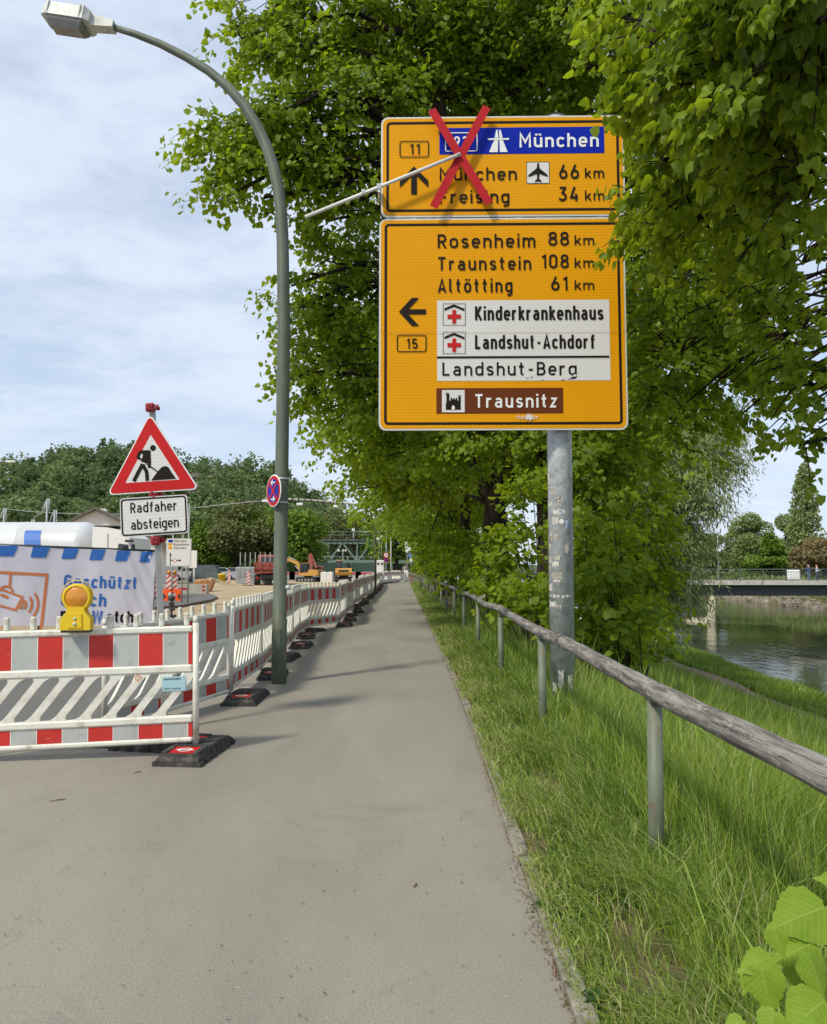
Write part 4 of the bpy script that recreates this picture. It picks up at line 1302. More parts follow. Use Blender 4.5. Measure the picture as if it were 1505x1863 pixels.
# ================================================================ THE YELLOW DIRECTION SIGN
def sheet_mat(name, col, rough=.42, band=.10):
    """retro-reflective sheeting: faint horizontal lines and a little grime"""
    m, nt, out = new_mat(name)
    tc_ = nt.nodes.new('ShaderNodeTexCoord'); sp_ = nt.nodes.new('ShaderNodeSeparateXYZ'); nt.links.new(tc_.outputs['Object'], sp_.inputs[0])
    w = nt.nodes.new('ShaderNodeMath'); w.operation = 'SINE'
    w0 = nt.nodes.new('ShaderNodeMath'); w0.operation = 'MULTIPLY'; nt.links.new(sp_.outputs[2], w0.inputs[0]); w0.inputs[1].default_value = 2 * PI / .034
    nt.links.new(w0.outputs[0], w.inputs[0])
    f = ramp(nt, w.outputs[0], -.2, .9)
    c = mixc(nt, f, col, tuple(min(1, q * (1 - band)) for q in col))
    c = mixc(nt, ramp(nt, noise(nt, .9, 5, .65, dist=.6), .42, .75, 0, .3), c, tuple(q * .80 for q in col))
    c = mixc(nt, ramp(nt, noise(nt, 2.2, 6, .7, loc=(4, 0, 7)), .62, .78, 0, .35), c, tuple(q * .6 + .1 for q in col))
    pbsdf(nt, out, c, rough, 0, .12, bump(nt, f, .12, .002))
    return m


YEL = sheet_mat('yellow_sheeting', (.72, .315, .002))
SWHITE = sheet_mat('white_sheeting', (.66, .65, .63), band=.07)
SBLUE = sheet_mat('blue_sheeting', (.003, .018, .34), band=.05)
SBROWN = sheet_mat('brown_sheeting', (.13, .033, .008), band=.05)
ALU = mat('sign_edge_aluminium', (.62, .60, .56), .4, .2, dirt=(.4, .38, .33), dscale=12, dlo=.55, dhi=.75, var=.06)
SY = 8.7
SX0 = at(914, 590, SY).x
sign = empty('direction_sign', (SX0, SY, 0), R(-1.0), 'large yellow road direction sign with town names on a thick galvanised post', 'road sign')


def q2(px, py):
    p = at(px, py, SY); return (p.x - SX0, p.z)


def T2(mb, s, x0, base, x1, cap, y=-.0125, w=.14, cond=None):
    a = q2(x0, base); b = q2(x1, base); c = q2(x0, cap)
    text(mb, s, a[0], a[1], c[1] - a[1], b[0] - a[0], y, w=w, cond=cond)


_w_global = [0.14]


def text_w(mb, s, x, z, h, width, y, w, cond=None):
    """lettering with its own stroke weight"""
    body = sum(GL[ch][0] for ch in s); gaps = max(1, len(s) - 1)
    need = width / h - w
    c = cond or 1.0
    sp = (need - body * c) / gaps
    if cond is None and (sp < w * 1.35 or sp > .36):
        sp = min(.36, max(w * 1.35, sp)); c = (need - gaps * sp) / body if body else 1
    x0 = x + w * h / 2
    px_ = 0
    for ch in s:
        gw, paths = GL[ch]
        for j, pth in enumerate(paths):
            stroke(mb, [(px_ + p[0] * c, p[1]) for p in pth], w * h, lambda p: (x0 + p[0] * h, z + p[1] * h), y - .00012 * (j + 1), 0) if False else \
                stroke(mb, [((px_ + p[0] * c) * h + x0, p[1] * h + z) for p in pth], w * h, lambda p: (p[0], p[1]), y - .00012 * (j + 1), 0)
        px_ += gw * c + sp


def TW(mb, s, x0, base, x1, cap, y=-.0125, w=.14, cond=None):
    a = q2(x0, base); b = q2(x1, base); c = q2(x0, cap)
    text_w(mb, s, a[0], a[1], c[1] - a[1], b[0] - a[0], y, w, cond)


def sign_plate(x0, x1, yt, yb):
    a = q2(914, yb)[1]; b = q2(914, yt)[1]
    xl = q2(x0, 590)[0]; xr_ = q2(x1, 590)[0]
    po = rrect(xl, a, xr_, b, .085)
    mb = MB(); mb.prism(po, 0, .028, 0)
    # folded stiffening lip on the back
    plate = mb.build('sign_plate', ALU, sign)
    m = .020
    yb_ = MB(); flat(yb_, rrect(xl + m, a + m, xr_ - m, b - m, .07), -.003)
    yb_.build('yellow_field', YEL, plate)
    k = .062; t = .030
    bo = MB(); ring(bo, rrect(xl + k, a + k, xr_ - k, b - k, .05), rrect(xl + k + t, a + k + t, xr_ - k - t, b - k - t, .022), -.006)
    bo.build('border_line', BLACKPRINT, plate)
    return plate


pu = sign_plate(692.5, 1141, 211.5, 394)
pl_ = sign_plate(689.5, 1138.5, 396.5, 782.5)


def panel(plate, name, x0, y0, x1, y1, m, y=-.006):
    a = q2(x0, y1); b = q2(x1, y0)
    mb = MB(); flat(mb, rect(a[0], a[1], b[0], b[1]), y)
    return mb.build(name, m, plate)


def boxline(mb, x0, y0, x1, y1, t, r, y=-.0125):
    a = q2(x0, y1); b = q2(x1, y0)
    ring(mb, rrect(a[0], a[1], b[0], b[1], r), rrect(a[0] + t, a[1] + t, b[0] - t, b[1] - t, max(.001, r - t)), y)


# upper plate
panel(pu, 'motorway_panel', 799.7, 232.5, 1098, 280.5, SBLUE)
panel(pu, 'airport_panel', 958, 295.5, 999, 335, SWHITE)
wh = MB()
TW(wh, 'München', 945, 269.5, 1088.5, 244.5, w=.165)
boxline(wh, 810, 241, 869, 276, .012, .025, -.0125)
TW(wh, '92', 826, 268.5, 852, 248.5, w=.16)
# motorway symbol: two carriageways and a bridge
def qz(zx, zy): return q2(680 + zx / 3.2021, 170 + zy / 3.2021)
for P_ in ([(722, 215), (726, 262), (704, 262), (714, 215)], [(730, 215), (739, 215), (751, 262), (731, 262)],
           [(703, 276), (725, 276), (723, 345), (672, 345), (690, 300)], [(732, 276), (752, 276), (762, 300), (780, 345), (735, 345)],
           [(663, 264), (790, 264), (786, 274), (667, 274)]):
    flat(wh, [qz(*p) for p in P_], -.0128)
wh.build('lettering', WHITEPRINT, pu)
bk = MB()
TW(bk, 'München', 800, 328.5, 940, 305)
TW(bk, 'Freising', 800, 370, 926.5, 346)
TW(bk, '66', 1017, 327, 1052.5, 301.3); TW(bk, 'km', 1063.5, 326, 1098, 307.5)
TW(bk, '34', 1015.5, 367.3, 1052, 341.3); TW(bk, 'km', 1063.5, 366.5, 1098.5, 348.5)
TW(bk, '11', 745, 280, 763.5, 261)
boxline(bk, 727, 255.5, 780.5, 285.8, .011, .03)
flat(bk, [qz(*p) for p in [(218, 586), (218, 478), (152, 543), (152, 508), (235, 423), (318, 508), (318, 543), (251, 478), (251, 586)][:0] or [(218, 586), (218, 470), (251, 470), (251, 586)]], -.0125)
flat(bk, [qz(*p) for p in [(152, 545), (152, 507), (235, 423), (235, 462)]], -.0127)
flat(bk, [qz(*p) for p in [(235, 423), (318, 507), (318, 545), (235, 462)]], -.0127)
boxline(bk, 958, 295.5, 999, 335, .005, .002, -.0085)
# aeroplane
fus = [(952, 412), (957, 408), (962, 412), (964, 440), (1012, 480), (1012, 490), (964, 472), (962, 502), (976, 514), (976, 521), (957, 515), (938, 521), (938, 514), (951, 502), (949, 472), (900, 490), (900, 480), (949, 440)]
bk.add([(*qz(*p)[:1], -.0128, qz(*p)[1]) for p in fus], [(0, 1, 2, 3, 17), (3, 4, 5, 6), (17, 3, 6, 14), (17, 14, 15, 16), (14, 6, 7, 13), (7, 8, 9, 10), (13, 7, 10), (13, 10, 11, 12)][0:0] + [(17, 0, 1, 2, 3), (3, 6, 5, 4), (17, 3, 6, 14), (16, 15, 14, 17), (14, 6, 7, 13), (7, 8, 9, 10), (13, 7, 10), (13, 10, 11, 12)])
bk.build('lettering', BLACKPRINT, pu)
# lower plate
panel(pl_, 'white_panel', 795.6, 546.5, 1107.4, 693, SWHITE)
panel(pl_, 'brown_panel', 794.2, 706, 1024, 752.5, SBROWN)
panel(pl_, 'castle_panel', 804.3, 709.5, 845.5, 750, SWHITE, -.0085)
bk = MB()
TW(bk, 'Rosenheim', 796.5, 451, 973.6, 426); TW(bk, '88', 997.4, 448, 1034.3, 423); TW(bk, 'km', 1044.8, 447.5, 1080, 429.5)
TW(bk, 'Traunstein', 796, 491.5, 966, 467.3); TW(bk, '108', 984.5, 489, 1034, 464); TW(bk, 'km', 1044.8, 488.5, 1080, 470.3)
TW(bk, 'Altötting', 796.5, 532, 932, 507); TW(bk, '61', 1002.4, 529.3, 1031.5, 504.5); TW(bk, 'km', 1044.8, 528.5, 1080, 511)
TW(bk, 'Kinderkrankenhaus', 864.3, 583, 1097, 557.5, w=.165, cond=.82)
TW(bk, 'Landshut-Achdorf', 864.3, 635, 1082, 610, w=.165, cond=.82)
TW(bk, 'Landshut-Berg', 805, 683.5, 1048.5, 659, w=.135)
TW(bk, '15', 739.3, 634, 760, 615.5)
boxline(bk, 722, 608.5, 776, 640, .011, .03)
def ql(zx, zy): return q2(680 + zx / 3.2021, 390 + zy / 3.2021)
flat(bk, [ql(368, 827), (ql(1368, 827)[0], ql(368, 827)[1]), (ql(1368, 827)[0], ql(368, 838)[1]), ql(368, 838)], -.0125)
flat(bk, [ql(185, 552), ql(305, 552), ql(305, 580), ql(185, 580)], -.0125)
flat(bk, [ql(147, 566), ql(222, 485), ql(264, 485), ql(188, 566)], -.0127)
flat(bk, [ql(147, 566), ql(188, 566), ql(264, 648), ql(222, 648)], -.0127)
for oy in (0, 165.5):
    a = q2(806, (592 if oy == 0 else 643.7)); b = q2(846.8, (552 if oy == 0 else 603.7))
    ring(bk, rect(a[0], a[1], b[0], b[1]), rect(a[0] + .005, a[1] + .005, b[0] - .005, b[1] - .005), -.0125)
    flat(bk, [ql(412, 560 + oy), ql(412, 547 + oy), ql(468, 524 + oy), ql(468, 538 + oy)], -.0125)
    flat(bk, [ql(468, 524 + oy), ql(528, 550 + oy), ql(528, 563 + oy), ql(468, 538 + oy)], -.0125)
# castle: wall, three towers with battlements
cas = [(420, 1100, 507, 1138), (424, 1045, 440, 1100), (493, 1060, 507, 1100), (448, 1078, 486, 1100), (420, 1038, 426, 1048), (430, 1038, 436, 1048), (438, 1045, 441, 1060),
       (492, 1053, 497, 1061), (502, 1053, 507, 1061), (448, 1068, 456, 1079), (463, 1070, 471, 1079), (479, 1068, 486, 1079), (440, 1085, 493, 1100)]
for k, (a, b, c, d) in enumerate(cas): flat(bk, [ql(a, b), ql(c, b), ql(c, d), ql(a, d)], -.0125 - .0001 * k)
bk.build('lettering', BLACKPRINT, pl_)
sm2 = MB(); z6 = q2(914, 606)[1]; flat(sm2, rect(q2(694, 590)[0], z6 - .0015, q2(1134, 590)[0], z6 + .0015), -.0155)
sm2.build('seam', mat('seam_grey', (.22, .14, .04), .6), pl_)
for zpy in (600,):
    for xpx in (692, 1135):
        mb = MB(); c6 = q2(xpx, zpy); disc(mb, .008, -.0158, 10, c6); mb.build('rivet', STEEL, pl_)
rd = MB()
for oy in (0, 165.5):
    for a, b, c, d, yy_ in ((458, 557, 480, 636, -.0125), (430, 584, 508, 608, -.0126)):
        flat(rd, [ql(a, b + oy), ql(c, b + oy), ql(c, d + oy), ql(a, d + oy)], yy_)
rd.build('red_cross', REDPRINT, pl_)
wh = MB()
TW(wh, 'Trausnitz', 863.6, 742, 1013, 717.3, w=.155)
flat(wh, [ql(455, 1138), ql(455, 1122), ql(460, 1114), ql(467, 1114), ql(472, 1122), ql(472, 1138)], -.0145)
wh.build('lettering', WHITEPRINT, pl_)
# scratched-off sticker remains
st = MB()
for (px, py, r) in ((962.5, 759.5, .045), (966, 684, .02), (958, 687, .016), (1035, 686, .03), (1022, 689, .025), (1045, 684, .02), (985, 690, .012)):
    c_ = q2(px, py)
    pts = [(c_[0] + r * (1 if i % 2 else random.uniform(.45, .8)) * math.cos(2 * PI * i / 14) * 1.2, c_[1] + r * (1 if i % 2 else random.uniform(.4, .8)) * math.sin(2 * PI * i / 14)) for i in range(14)]
    flat(st, pts, -.0150)
TW(st, 'TUS', 939, 762.5, 954, 757, y=-.0152, w=.2); TW(st, 'SV', 969, 762.5, 979, 757, y=-.0152, w=.2)
st.build('sticker_remains', SWHITE, pl_)
# brackets and post
mb = MB()
for z in (3.45, 4.3, 5.0, 5.75, 6.75): mb.box((0.02, .06, z), (2.7, .05, .06))
mb.build('cross_rail', STEEL, sign)
mb = MB()
PXL = at(1020, 1100, 9.0).x - SX0
mb.tube([(PXL, .27, -.4), (PXL, .27, 6.94)], .142, 28)
mb.tube([(PXL, .27, 6.94), (PXL, .27, 6.97)], [.152, .06], 28)
mb.tube([(PXL, .27, .02), (PXL, .27, .05)], .145, 28)
mb.build('post', STEEL, sign)
mb = MB()
for z in (3.45, 5.0, 6.75): mb.tube([(PXL, .27, z - .03), (PXL, .27, z + .03)], .15, 24)
mb.build('clamp', STEEL, sign)
stick_m = [mat('sticker_paper', (.62, .60, .55), .7, dirt=(.35, .32, .28), dscale=30, dlo=.45, dhi=.6, var=.1), mat('sticker_blue', (.05, .20, .45), .5, dirt=(.6, .6, .6), dscale=50, dlo=.5, dhi=.55), mat('sticker_grey', (.45, .44, .38), .8, dirt=(.22, .18, .14), dscale=60, dlo=.45, dhi=.6, var=.2), mat('sticker_dark', (.10, .06, .05), .6, dirt=(.6, .55, .5), dscale=60, dlo=.45, dhi=.55)]


def wrap_patch(a0, a1, z0, z1, m, torn=.25, parent=sign, rad=.1435, cx_=None, cy_=.27, name='sticker'):
    cx_ = PXL if cx_ is None else cx_
    n = 7; top = []; bot = []
    for i in range(n):
        a = R(a0 + (a1 - a0) * i / (n - 1)) - PI / 2
        jt = random.uniform(0, torn) * (z1 - z0); jb = random.uniform(0, torn) * (z1 - z0)
        top.append((cx_ + rad * math.cos(a), cy_ + rad * math.sin(a), z1 - jt)); bot.append((cx_ + rad * math.cos(a), cy_ + rad * math.sin(a), z0 + jb))
    mb = MB(); mb.add(bot + top, [(i, i + 1, n + i + 1, n + i) for i in range(n - 1)])
    mb.build(name, m, parent)


def stz(py): return at(1018, py, 8.85).z
for (a0, a1, yt, yb, mi) in [(-88, -68, 860, 880, 0), (-85, -60, 868, 884, 2), (-60, -25, 888, 900, 2), (-30, 0, 903, 913, 3), (-86, -66, 912, 922, 0), (-64, -50, 912, 920, 0), (-45, 10, 925, 938, 0), (-20, 0, 928, 936, 1),
                             (-50, -20, 938, 955, 0), (12, 30, 942, 963, 1), (8, 28, 986, 1008, 2), (-80, -55, 968, 985, 3), (-45, -20, 970, 983, 2), (-82, -60, 986, 1000, 2), (-75, -60, 1010, 1025, 0), (-40, -15, 1010, 1020, 2), (-55, -20, 1020, 1032, 0),
                             (-60, -5, 1040, 1055, 2), (-50, -15, 1054, 1060, 0), (-85, -55, 1060, 1076, 0), (-88, 40, 1081, 1088, 0), (-80, -35, 1092, 1106, 0), (-30, -12, 1098, 1108, 3), (-80, -70, 1028, 1040, 0),
                             (-30, -5, 1215, 1258, 0), (15, 40, 1225, 1262, 0), (-60, -40, 1240, 1262, 0)]:
    wrap_patch(a0, a1, stz(yb), stz(yt), stick_m[mi])
mb = MB()
for k in range(18):
    a = R(-15 + 4 * math.cos(k)) - PI / 2
mb.lathe([(0, 0), (.028, 0)], (0, 0, 0), 14, axis='y')
o = mb.build('sticker', WHITEPRINT, sign); o.location = (PXL - .015, .27 - .1455, stz(949)); 

# the red cross that cancels the upper plate, held out on a white rod
xm = empty('cancelling_cross', (at(690, 345, 8.6).x, 8.6, at(690, 345, 8.6).z), 0, 'big red X of two bars on a white rod in front of the upper plate', 'sign cross')
RX, RZ = xm.location.x, xm.location.z
RED_BAR = mat('red_bar', (.42, .010, .016), .6, dirt=(.34, .014, .02), dscale=20, var=.08, spec=.2)


def bar(px0, py0, px1, py1, w, y, name, m, th=.006):
    a = at(px0, py0, 8.52); b = at(px1, py1, 8.52)
    a = Vector((a.x - RX, 0, a.z - RZ)); b = Vector((b.x - RX, 0, b.z - RZ)); d = (b - a).normalized(); n_ = Vector((-d.z, 0, d.x)) * w / 2
    mb = MB(); mb.prism([(q.x, q.z) for q in (a + n_, a - n_, b - n_, b + n_)], y, y + th)
    return mb.build(name, m, xm)


bar(785.5, 193, 891.5, 365, .096, -.015, 'red_bar', RED_BAR)
bar(887, 187, 789.5, 371, .096, -.007, 'red_bar', RED_BAR)
a = at(838, 277, 8.52); b = at(556, 397, 8.6)
mb = MB(); A_ = Vector((a.x - RX, -.04, a.z - RZ)); B2 = Vector((b.x - RX, -.03, b.z - RZ))
mb.tube([A_, B2], .021, 8)
mb.build('rod', mat('rod_white', (.74, .73, .68), .4, var=.05), xm)
mb = MB(); c_ = A_.lerp(B2, .525)
mb.box(c_ + Vector((0, .06, -.02)), (.03, .16, .10)); mb.box(c_ + Vector((-.0, .0, 0)), (.05, .055, .06)); mb.tube([c_ + Vector((-.06, .02, -.13)), c_ + Vector((.02, .1, -.13))], .01, 6)
mb.tube([c_ + Vector((0, .02, -.15)), c_ + Vector((0, .02, .02))], .008, 6); mb.box(c_ + Vector((-.18, .0, -.06)), (.04, .05, .05))
mb.build('clamp', STEEL, xm)
mb = MB(); mb.lathe([(0, -.012), (.012, -.012), (.014, 0)], (A_.x - .02, -.055, A_.z - .005), 10, axis='y'); mb.build('bolt', STEEL, xm)

# ================================================================ NEAR LAMP POST
POLE = mat('lamp_post_paint', (.105, .125, .088), .5, dirt=(.20, .20, .16), dscale=3.0, dlo=.5, dhi=.75, var=.18, vscale=6, bs=.1, bscale=30, sc=(1, 1, .35))
LX, LY = -1.79, 10.36
lamp = empty('street_lamp', (LX, LY, 0), 0, 'tall green lamp post with curved arm and white lantern at the left of the path', 'street lamp')
mb = MB()
pp = [(0, -.1), (0, .5), (0, .85), (.0, .86), (.005, 2.5), (.01, 4.8), (-.02, 6.0), (-.04, 6.4), (-.09, 6.8), (-.16, 7.1), (-.26, 7.4), (-.41, 7.72), (-.58, 7.99), (-.82, 8.27), (-1.1, 8.51), (-1.42, 8.71), (-1.78, 8.90), (-2.15, 9.05), (-2.5, 9.16)]
rr = [.100, .100, .099, .092, .090, .087, .084, .082, .080, .08, .078, .074, .071, .067, .063, .058, .053, .047, .042]
mb.tube([(x, 0, z) for x, z in pp], rr, 24)
mb.tube([(0, 0, 2.30), (0, 0, 2.315)], .0975, 24); mb.tube([(0, 0, .30), (0, 0, .312)], .1055, 24)
mb.build('pole', POLE, lamp)
mb = MB(); mb.box((.0, -.1025, .58), (.075, .012, .30), bev=.006); mb.build('inspection_door', POLE, lamp)
mb = MB(); mb.lathe([(0, 0), (.03, .0), (.034, .03), (.03, .06), (0, .062)], (0, 0, 0), 14, axis='x'); o = mb.build('bolt_cap', STEEL, lamp); o.location = (.085, -.04, 1.27)
LANT = mat('lantern_housing', (.60, .61, .56), .45, dirt=(.35, .34, .30), dscale=8, dlo=.5, dhi=.75)
MT = Matrix.Rotation(R(12), 4, 'Y')
lan = empty('lantern', (-2.46, 0, 9.15), 0); lan.parent = lamp; lan.rotation_euler = (0, R(9), 0)
mb = MB()
mb.prism([(.03, -.045), (-.30, -.075), (-.34, .10), (.03, .055)], -.085, .085)
mb.build('neck', LANT, lan)
mb = MB()
vs = []
for (x, hy, z0, z1) in ((-.28, .15, -.06, .10), (-.34, .19, -.06, .13), (-.88, .19, -.06, .13), (-.95, .15, -.06, .05)):
    vs += [(x, -hy, z0), (x, hy, z0), (x, hy * .88, z1), (x, -hy * .88, z1)]
fs = [(0, 1, 2, 3), (15, 14, 13, 12)]
for i in range(3):
    for k in range(4): fs.append((i * 4 + k, (i + 1) * 4 + k, (i + 1) * 4 + (k + 1) % 4, i * 4 + (k + 1) % 4))
mb.add(vs, fs)
for x in (-.36, -.41, -.86): mb.box((x, 0, .035), (.018, .392, .20))
mb.build('housing', LANT, lan)
mb = MB()
vs = []
for (f, z) in ((1, -.062), (.97, -.10), (.62, -.17)):
    for sx_, sy_ in ((-1, -1), (1, -1), (1, 1), (-1, 1)): vs.append((-.62 + sx_ * .25 * (f * .5 + .5), sy_ * .165 * f, z))
fs = [(8, 9, 10, 11)]
for i in range(2):
    for k in range(4): fs.append((i * 4 + k, i * 4 + (k + 1) % 4, (i + 1) * 4 + (k + 1) % 4, (i + 1) * 4 + k))
mb.add(vs, fs)
mb.build('glass_cover', mat('lantern_glass', (.30, .29, .27), .25, dirt=(.18, .17, .15), dscale=6, var=.2), lan)

# round no-stopping sign strapped to it
ns = empty('no_stopping_sign', (at(498, 893, 10.25).x, 10.25, at(498, 893, 10.25).z), R(-54), 'round blue and red no stopping sign with white arrows on the near lamp post', 'road sign')




def no_stop(parent, r, arrows=True):
    mb = MB(); mb.lathe([(0, .012), (r, .012), (r + .004, 0), (r, -.002), (0, -.002)], n=36, axis='y'); mb.build('disc', WHITEPRINT, parent)
    mb = MB(); disc(mb, r * .94, -.005); mb.build('red_ring', REDPRINT, parent)
    mb = MB(); disc(mb, r * .74, -.008); mb.build('blue_field', BLUEPRINT, parent)
    mb = MB()
    for k, a in enumerate((45, 135)):
        a = R(a); d = (math.cos(a) * r * .78, math.sin(a) * r * .78); stroke(mb, [(-d[0], -d[1]), d], r * .16, lambda p: p, -.011 - k * .0003)
    mb.build('red_bar', REDPRINT, parent)
    if arrows:
        mb = MB()
        for sgn, z in ((-1, r * .52), (1, -r * .52)):
            stroke(mb, [(-sgn * r * .26, z), (sgn * r * .24, z)], r * .09, lambda p: p, -.012)
            stroke(mb, [(sgn * r * .04, z + r * .17), (sgn * r * .27, z), (sgn * r * .04, z - r * .17)], r * .08, lambda p: p, -.0125)
        mb.build('arrow', WHITEPRINT, parent)


no_stop(ns, .215)
mb = MB()
pl = ns.location; dx, dy = LX + .01 - pl.x, LY - pl.y
lx = dx * math.cos(R(54)) - dy * math.sin(R(54)); ly = dx * math.sin(R(54)) + dy * math.cos(R(54))
for z in (-.15, .17):
    mb.tube([(lx, ly, z - .012), (lx, ly, z + .012)], .0985, 20); mb.box((lx * .5, ly * .45, z), (.03, .12, .02), rz=0)
mb.build('strap', STEEL, ns)

# ================================================================ BARRIERS
PLAST = mat('barrier_plastic', (.72, .71, .63), .5, dirt=(.40, .36, .27), dscale=7, dlo=.50, dhi=.74, var=.05, vscale=7, bs=.05)
BRED = mat('barrier_red_film', (.54, .028, .02), .5, dirt=(.66, .36, .30), dscale=16, dlo=.64, dhi=.72, var=.08, vscale=6)
BGREY = mat('barrier_white_film', (.43, .45, .43), .45, dirt=(.31, .32, .29), dscale=9, dlo=.5, dhi=.72, var=.06)
RUBBER = mat('recycled_rubber', (.045, .043, .042), .8, dirt=(.11, .10, .09), dscale=12, dlo=.45, dhi=.7, var=.3, vscale=30, bs=.5, bscale=60, spec=.3)


def rail_mesh(name, z0, z1, th=.045, L=1.90):
    return MB().box((1.0, 0, (z0 + z1) / 2), (L, th, z1 - z0), bev=.014).mesh(name, PLAST)


RM = [rail_mesh('rail', .0, .045, .05), rail_mesh('rail', .158, .222, .055), rail_mesh('rail', .565, .632, .055), rail_mesh('rail', .892, .948, .055)]


def stripe_mesh(z0, z1, off=0.0, th=.028):
    mb = MB(); x = .055; red = True; k = 0
    first = .10 if off else .195
    while x < 1.945 - 1e-6:
        w = first if k == 0 else .195
        x1 = min(x + w, 1.945)
        mb.box(((x + x1) / 2, 0, (z0 + z1) / 2), (x1 - x, th, z1 - z0), 0 if red else 1)
        if x > .06: mb.box((x, 0, (z0 + z1) / 2), (.006, th + .002, z1 - z0), 2)
        x = x1; red = not red; k += 1
    return mb.mesh('stripe_board', [BRED, BGREY, WHITEPRINT])


SM_U, SM_L = stripe_mesh(.632, .892, 1), stripe_mesh(.045, .158, 1)
POSTM = MB().tube([(0, 0, -.02), (0, 0, .97)], .026, 12).tube([(0, 0, .97), (0, 0, 1.03)], [.024, .022], 12).mesh('end_post', PLAST)
POSTM2 = MB().box((0, 0, .5), (.05, .05, 1.0), bev=.012).mesh('end_post', PLAST)
PEGM = MB().box((0, 0, .055), (.042, .04, .11), bev=.01).mesh('peg', PLAST)


def slat_poly(w=.074, run=.275, z0=.22, z1=.568, fl=.04):
    """sloping slat with flared, rounded feet"""
    def edge(side):
        x = side * w / 2
        pts = []
        for t in (0, .02, .045, .08, .13, .5, .87, .92, .955, .98, 1):
            pass; z = z0 + (z1 - z0) * t; cx_ = run * (t - .5)
            e = max(0, 1 - t / .13) if t < .5 else max(0, 1 - (1 - t) / .13)
            pts.append((cx_ + side * (w / 2 + fl * e * e * .9), z))
        return pts
    return edge(1) + edge(-1)[::-1]


SLATM = MB().prism(slat_poly(), -.017, .017).mesh('slat', PLAST)
JOINED = MB()
for i in range(9): JOINED.prism([(p[0] + .14 + i * .195 + .11, p[1]) for p in slat_poly()], -.017, .017)
JOINEDM = JOINED.mesh('slats', PLAST)
mb = MB()
for i in range(10): mb.box((.1 + i * .2, 0, .99), (.042, .04, .11))
PEGSJ = mb.mesh('pegs', PLAST)
SOLIDM = MB().box((1.0, 0, .394), (1.9, .02, .342)).mesh('infill_panel', PLAST)
mb = MB(); mb.box((.0, -.0, .394), (.12, .026, .25), 0); mb.box((0, 0, .44), (.12, .028, .06), 1)
WARNM = mb.mesh('warning_patch', [BGREY, BRED])
BG = 'red and white barriers fencing off the building site'


def barrier(x0, y0, x1, y1, label, z=.105, mode='full', z1=None, group=BG):
    ang = math.atan2(y1 - y0, x1 - x0)
    tilt = -math.asin(((z if z1 is None else z1) - z) / 2.0)
    r_ = empty('barrier', (x0, y0, z), 0, label, 'barrier', group)
    r_.rotation_euler = (0, tilt, ang)
    for k, m in enumerate(RM): inst('rail', m, r_)
    inst('stripe_board', SM_U, r_); inst('stripe_board', SM_L, r_)
    for x in (.027, 1.973): inst('end_post', POSTM if mode == 'full' else POSTM2, r_, (x, 0, 0))
    if mode == 'full':
        for i in range(9): inst('slat', SLATM, r_, (.14 + i * .195 + .11, 0, 0))
        for i in range(10): inst('peg', PEGM, r_, (.1 + i * .2, 0, .945))
    elif mode == 'joined':
        a = inst('slats', JOINEDM, r_); a['kind'] = 'stuff'
        a = inst('pegs', PEGSJ, r_); a['kind'] = 'stuff'
    else:
        inst('infill_panel', SOLIDM, r_); inst('warning_patch', WARNM, r_, (1.0, 0, 0)); inst('peg', PEGM, r_, (.2, 0, .945)); inst('peg', PEGM, r_, (1.8, 0, .945))
    return r_


# rubber foot
mb = MB()
fp = [(-.50, 0), (-.50, .045), (-.42, .085), (-.10, .10), (.10, .10), (.42, .085), (.50, .045), (.50, 0)]
vs = []; 
for sgn in (-1, 1):
    for (yy_, z) in fp: vs.append((sgn * (.20 if z < .02 else .185 if z < .06 else .165), yy_, z))
n = 8
fs = [tuple(range(n))[::-1], tuple(range(n, 2 * n))] + [(i, (i + 1) % n, n + (i + 1) % n, n + i) for i in range(n)]
mb.add(vs, fs)
for yy_ in (-.46, -.30, -.12, .12, .30, .46):
    for sx_ in (-1, 1): mb.box((sx_ * .187, yy_, .018), (.035, .09, .035))
for sx_ in (-1, 1): mb.box((sx_ * .135, -.30, .092), (.05, .24, .03), bev=.006)
mb.box((0, -.43, .082), (.30, .035, .02)); mb.box((0, -.155, .10), (.30, .04, .018))
mb.box((0, .0, .102), (.10, .16, .022))
FOOTM = mb.mesh('block', RUBBER)
mb = MB(); mb.add([(-.105, -.405, .0925), (.105, -.405, .0925), (.105, -.185, .0990), (-.105, -.185, .0990)], [(0, 1, 2, 3)]); LABM = mb.mesh('red_label', REDPRINT)
mb = MB()
ro = [(.062 * math.cos(2 * PI * i / 24), -.295 + .062 * math.sin(2 * PI * i / 24)) for i in range(24)]; ri = [(.044 * math.cos(2 * PI * i / 24), -.295 + .044 * math.sin(2 * PI * i / 24)) for i in range(24)]
zf = lambda y: .0925 + (y + .405) * .0295 + .0022
mb.add([(x, y, zf(y)) for x, y in ro] + [(x, y, zf(y)) for x, y in ri], [(i, (i + 1) % 24, 24 + (i + 1) % 24, 24 + i)[::-1][::-1] for i in range(24)])
mb.add([(-.075, -.307, zf(-.307) + .001), (.075, -.307, zf(-.307) + .001), (.075, -.283, zf(-.283) + .001), (-.075, -.283, zf(-.283) + .001)], [(0, 1, 2, 3)])
EMBM = mb.mesh('emblem', WHITEPRINT)


def foot(x, y, rz, label, z=.0, group='rubber plates under the barriers'):
    r_ = empty('ballast_plate', (x, y, z), rz, label, 'rubber plate', group); r_.scale = (.95, .84, .95)
    inst('block', FOOTM, r_); inst('red_label', LABM, r_); inst('emblem', EMBM, r_)
    return r_


b0 = barrier(-3.74, 6.16, -1.76, 6.44, 'red and white plastic barrier standing across the path side with a yellow lamp on top', z=.075, z1=.115)
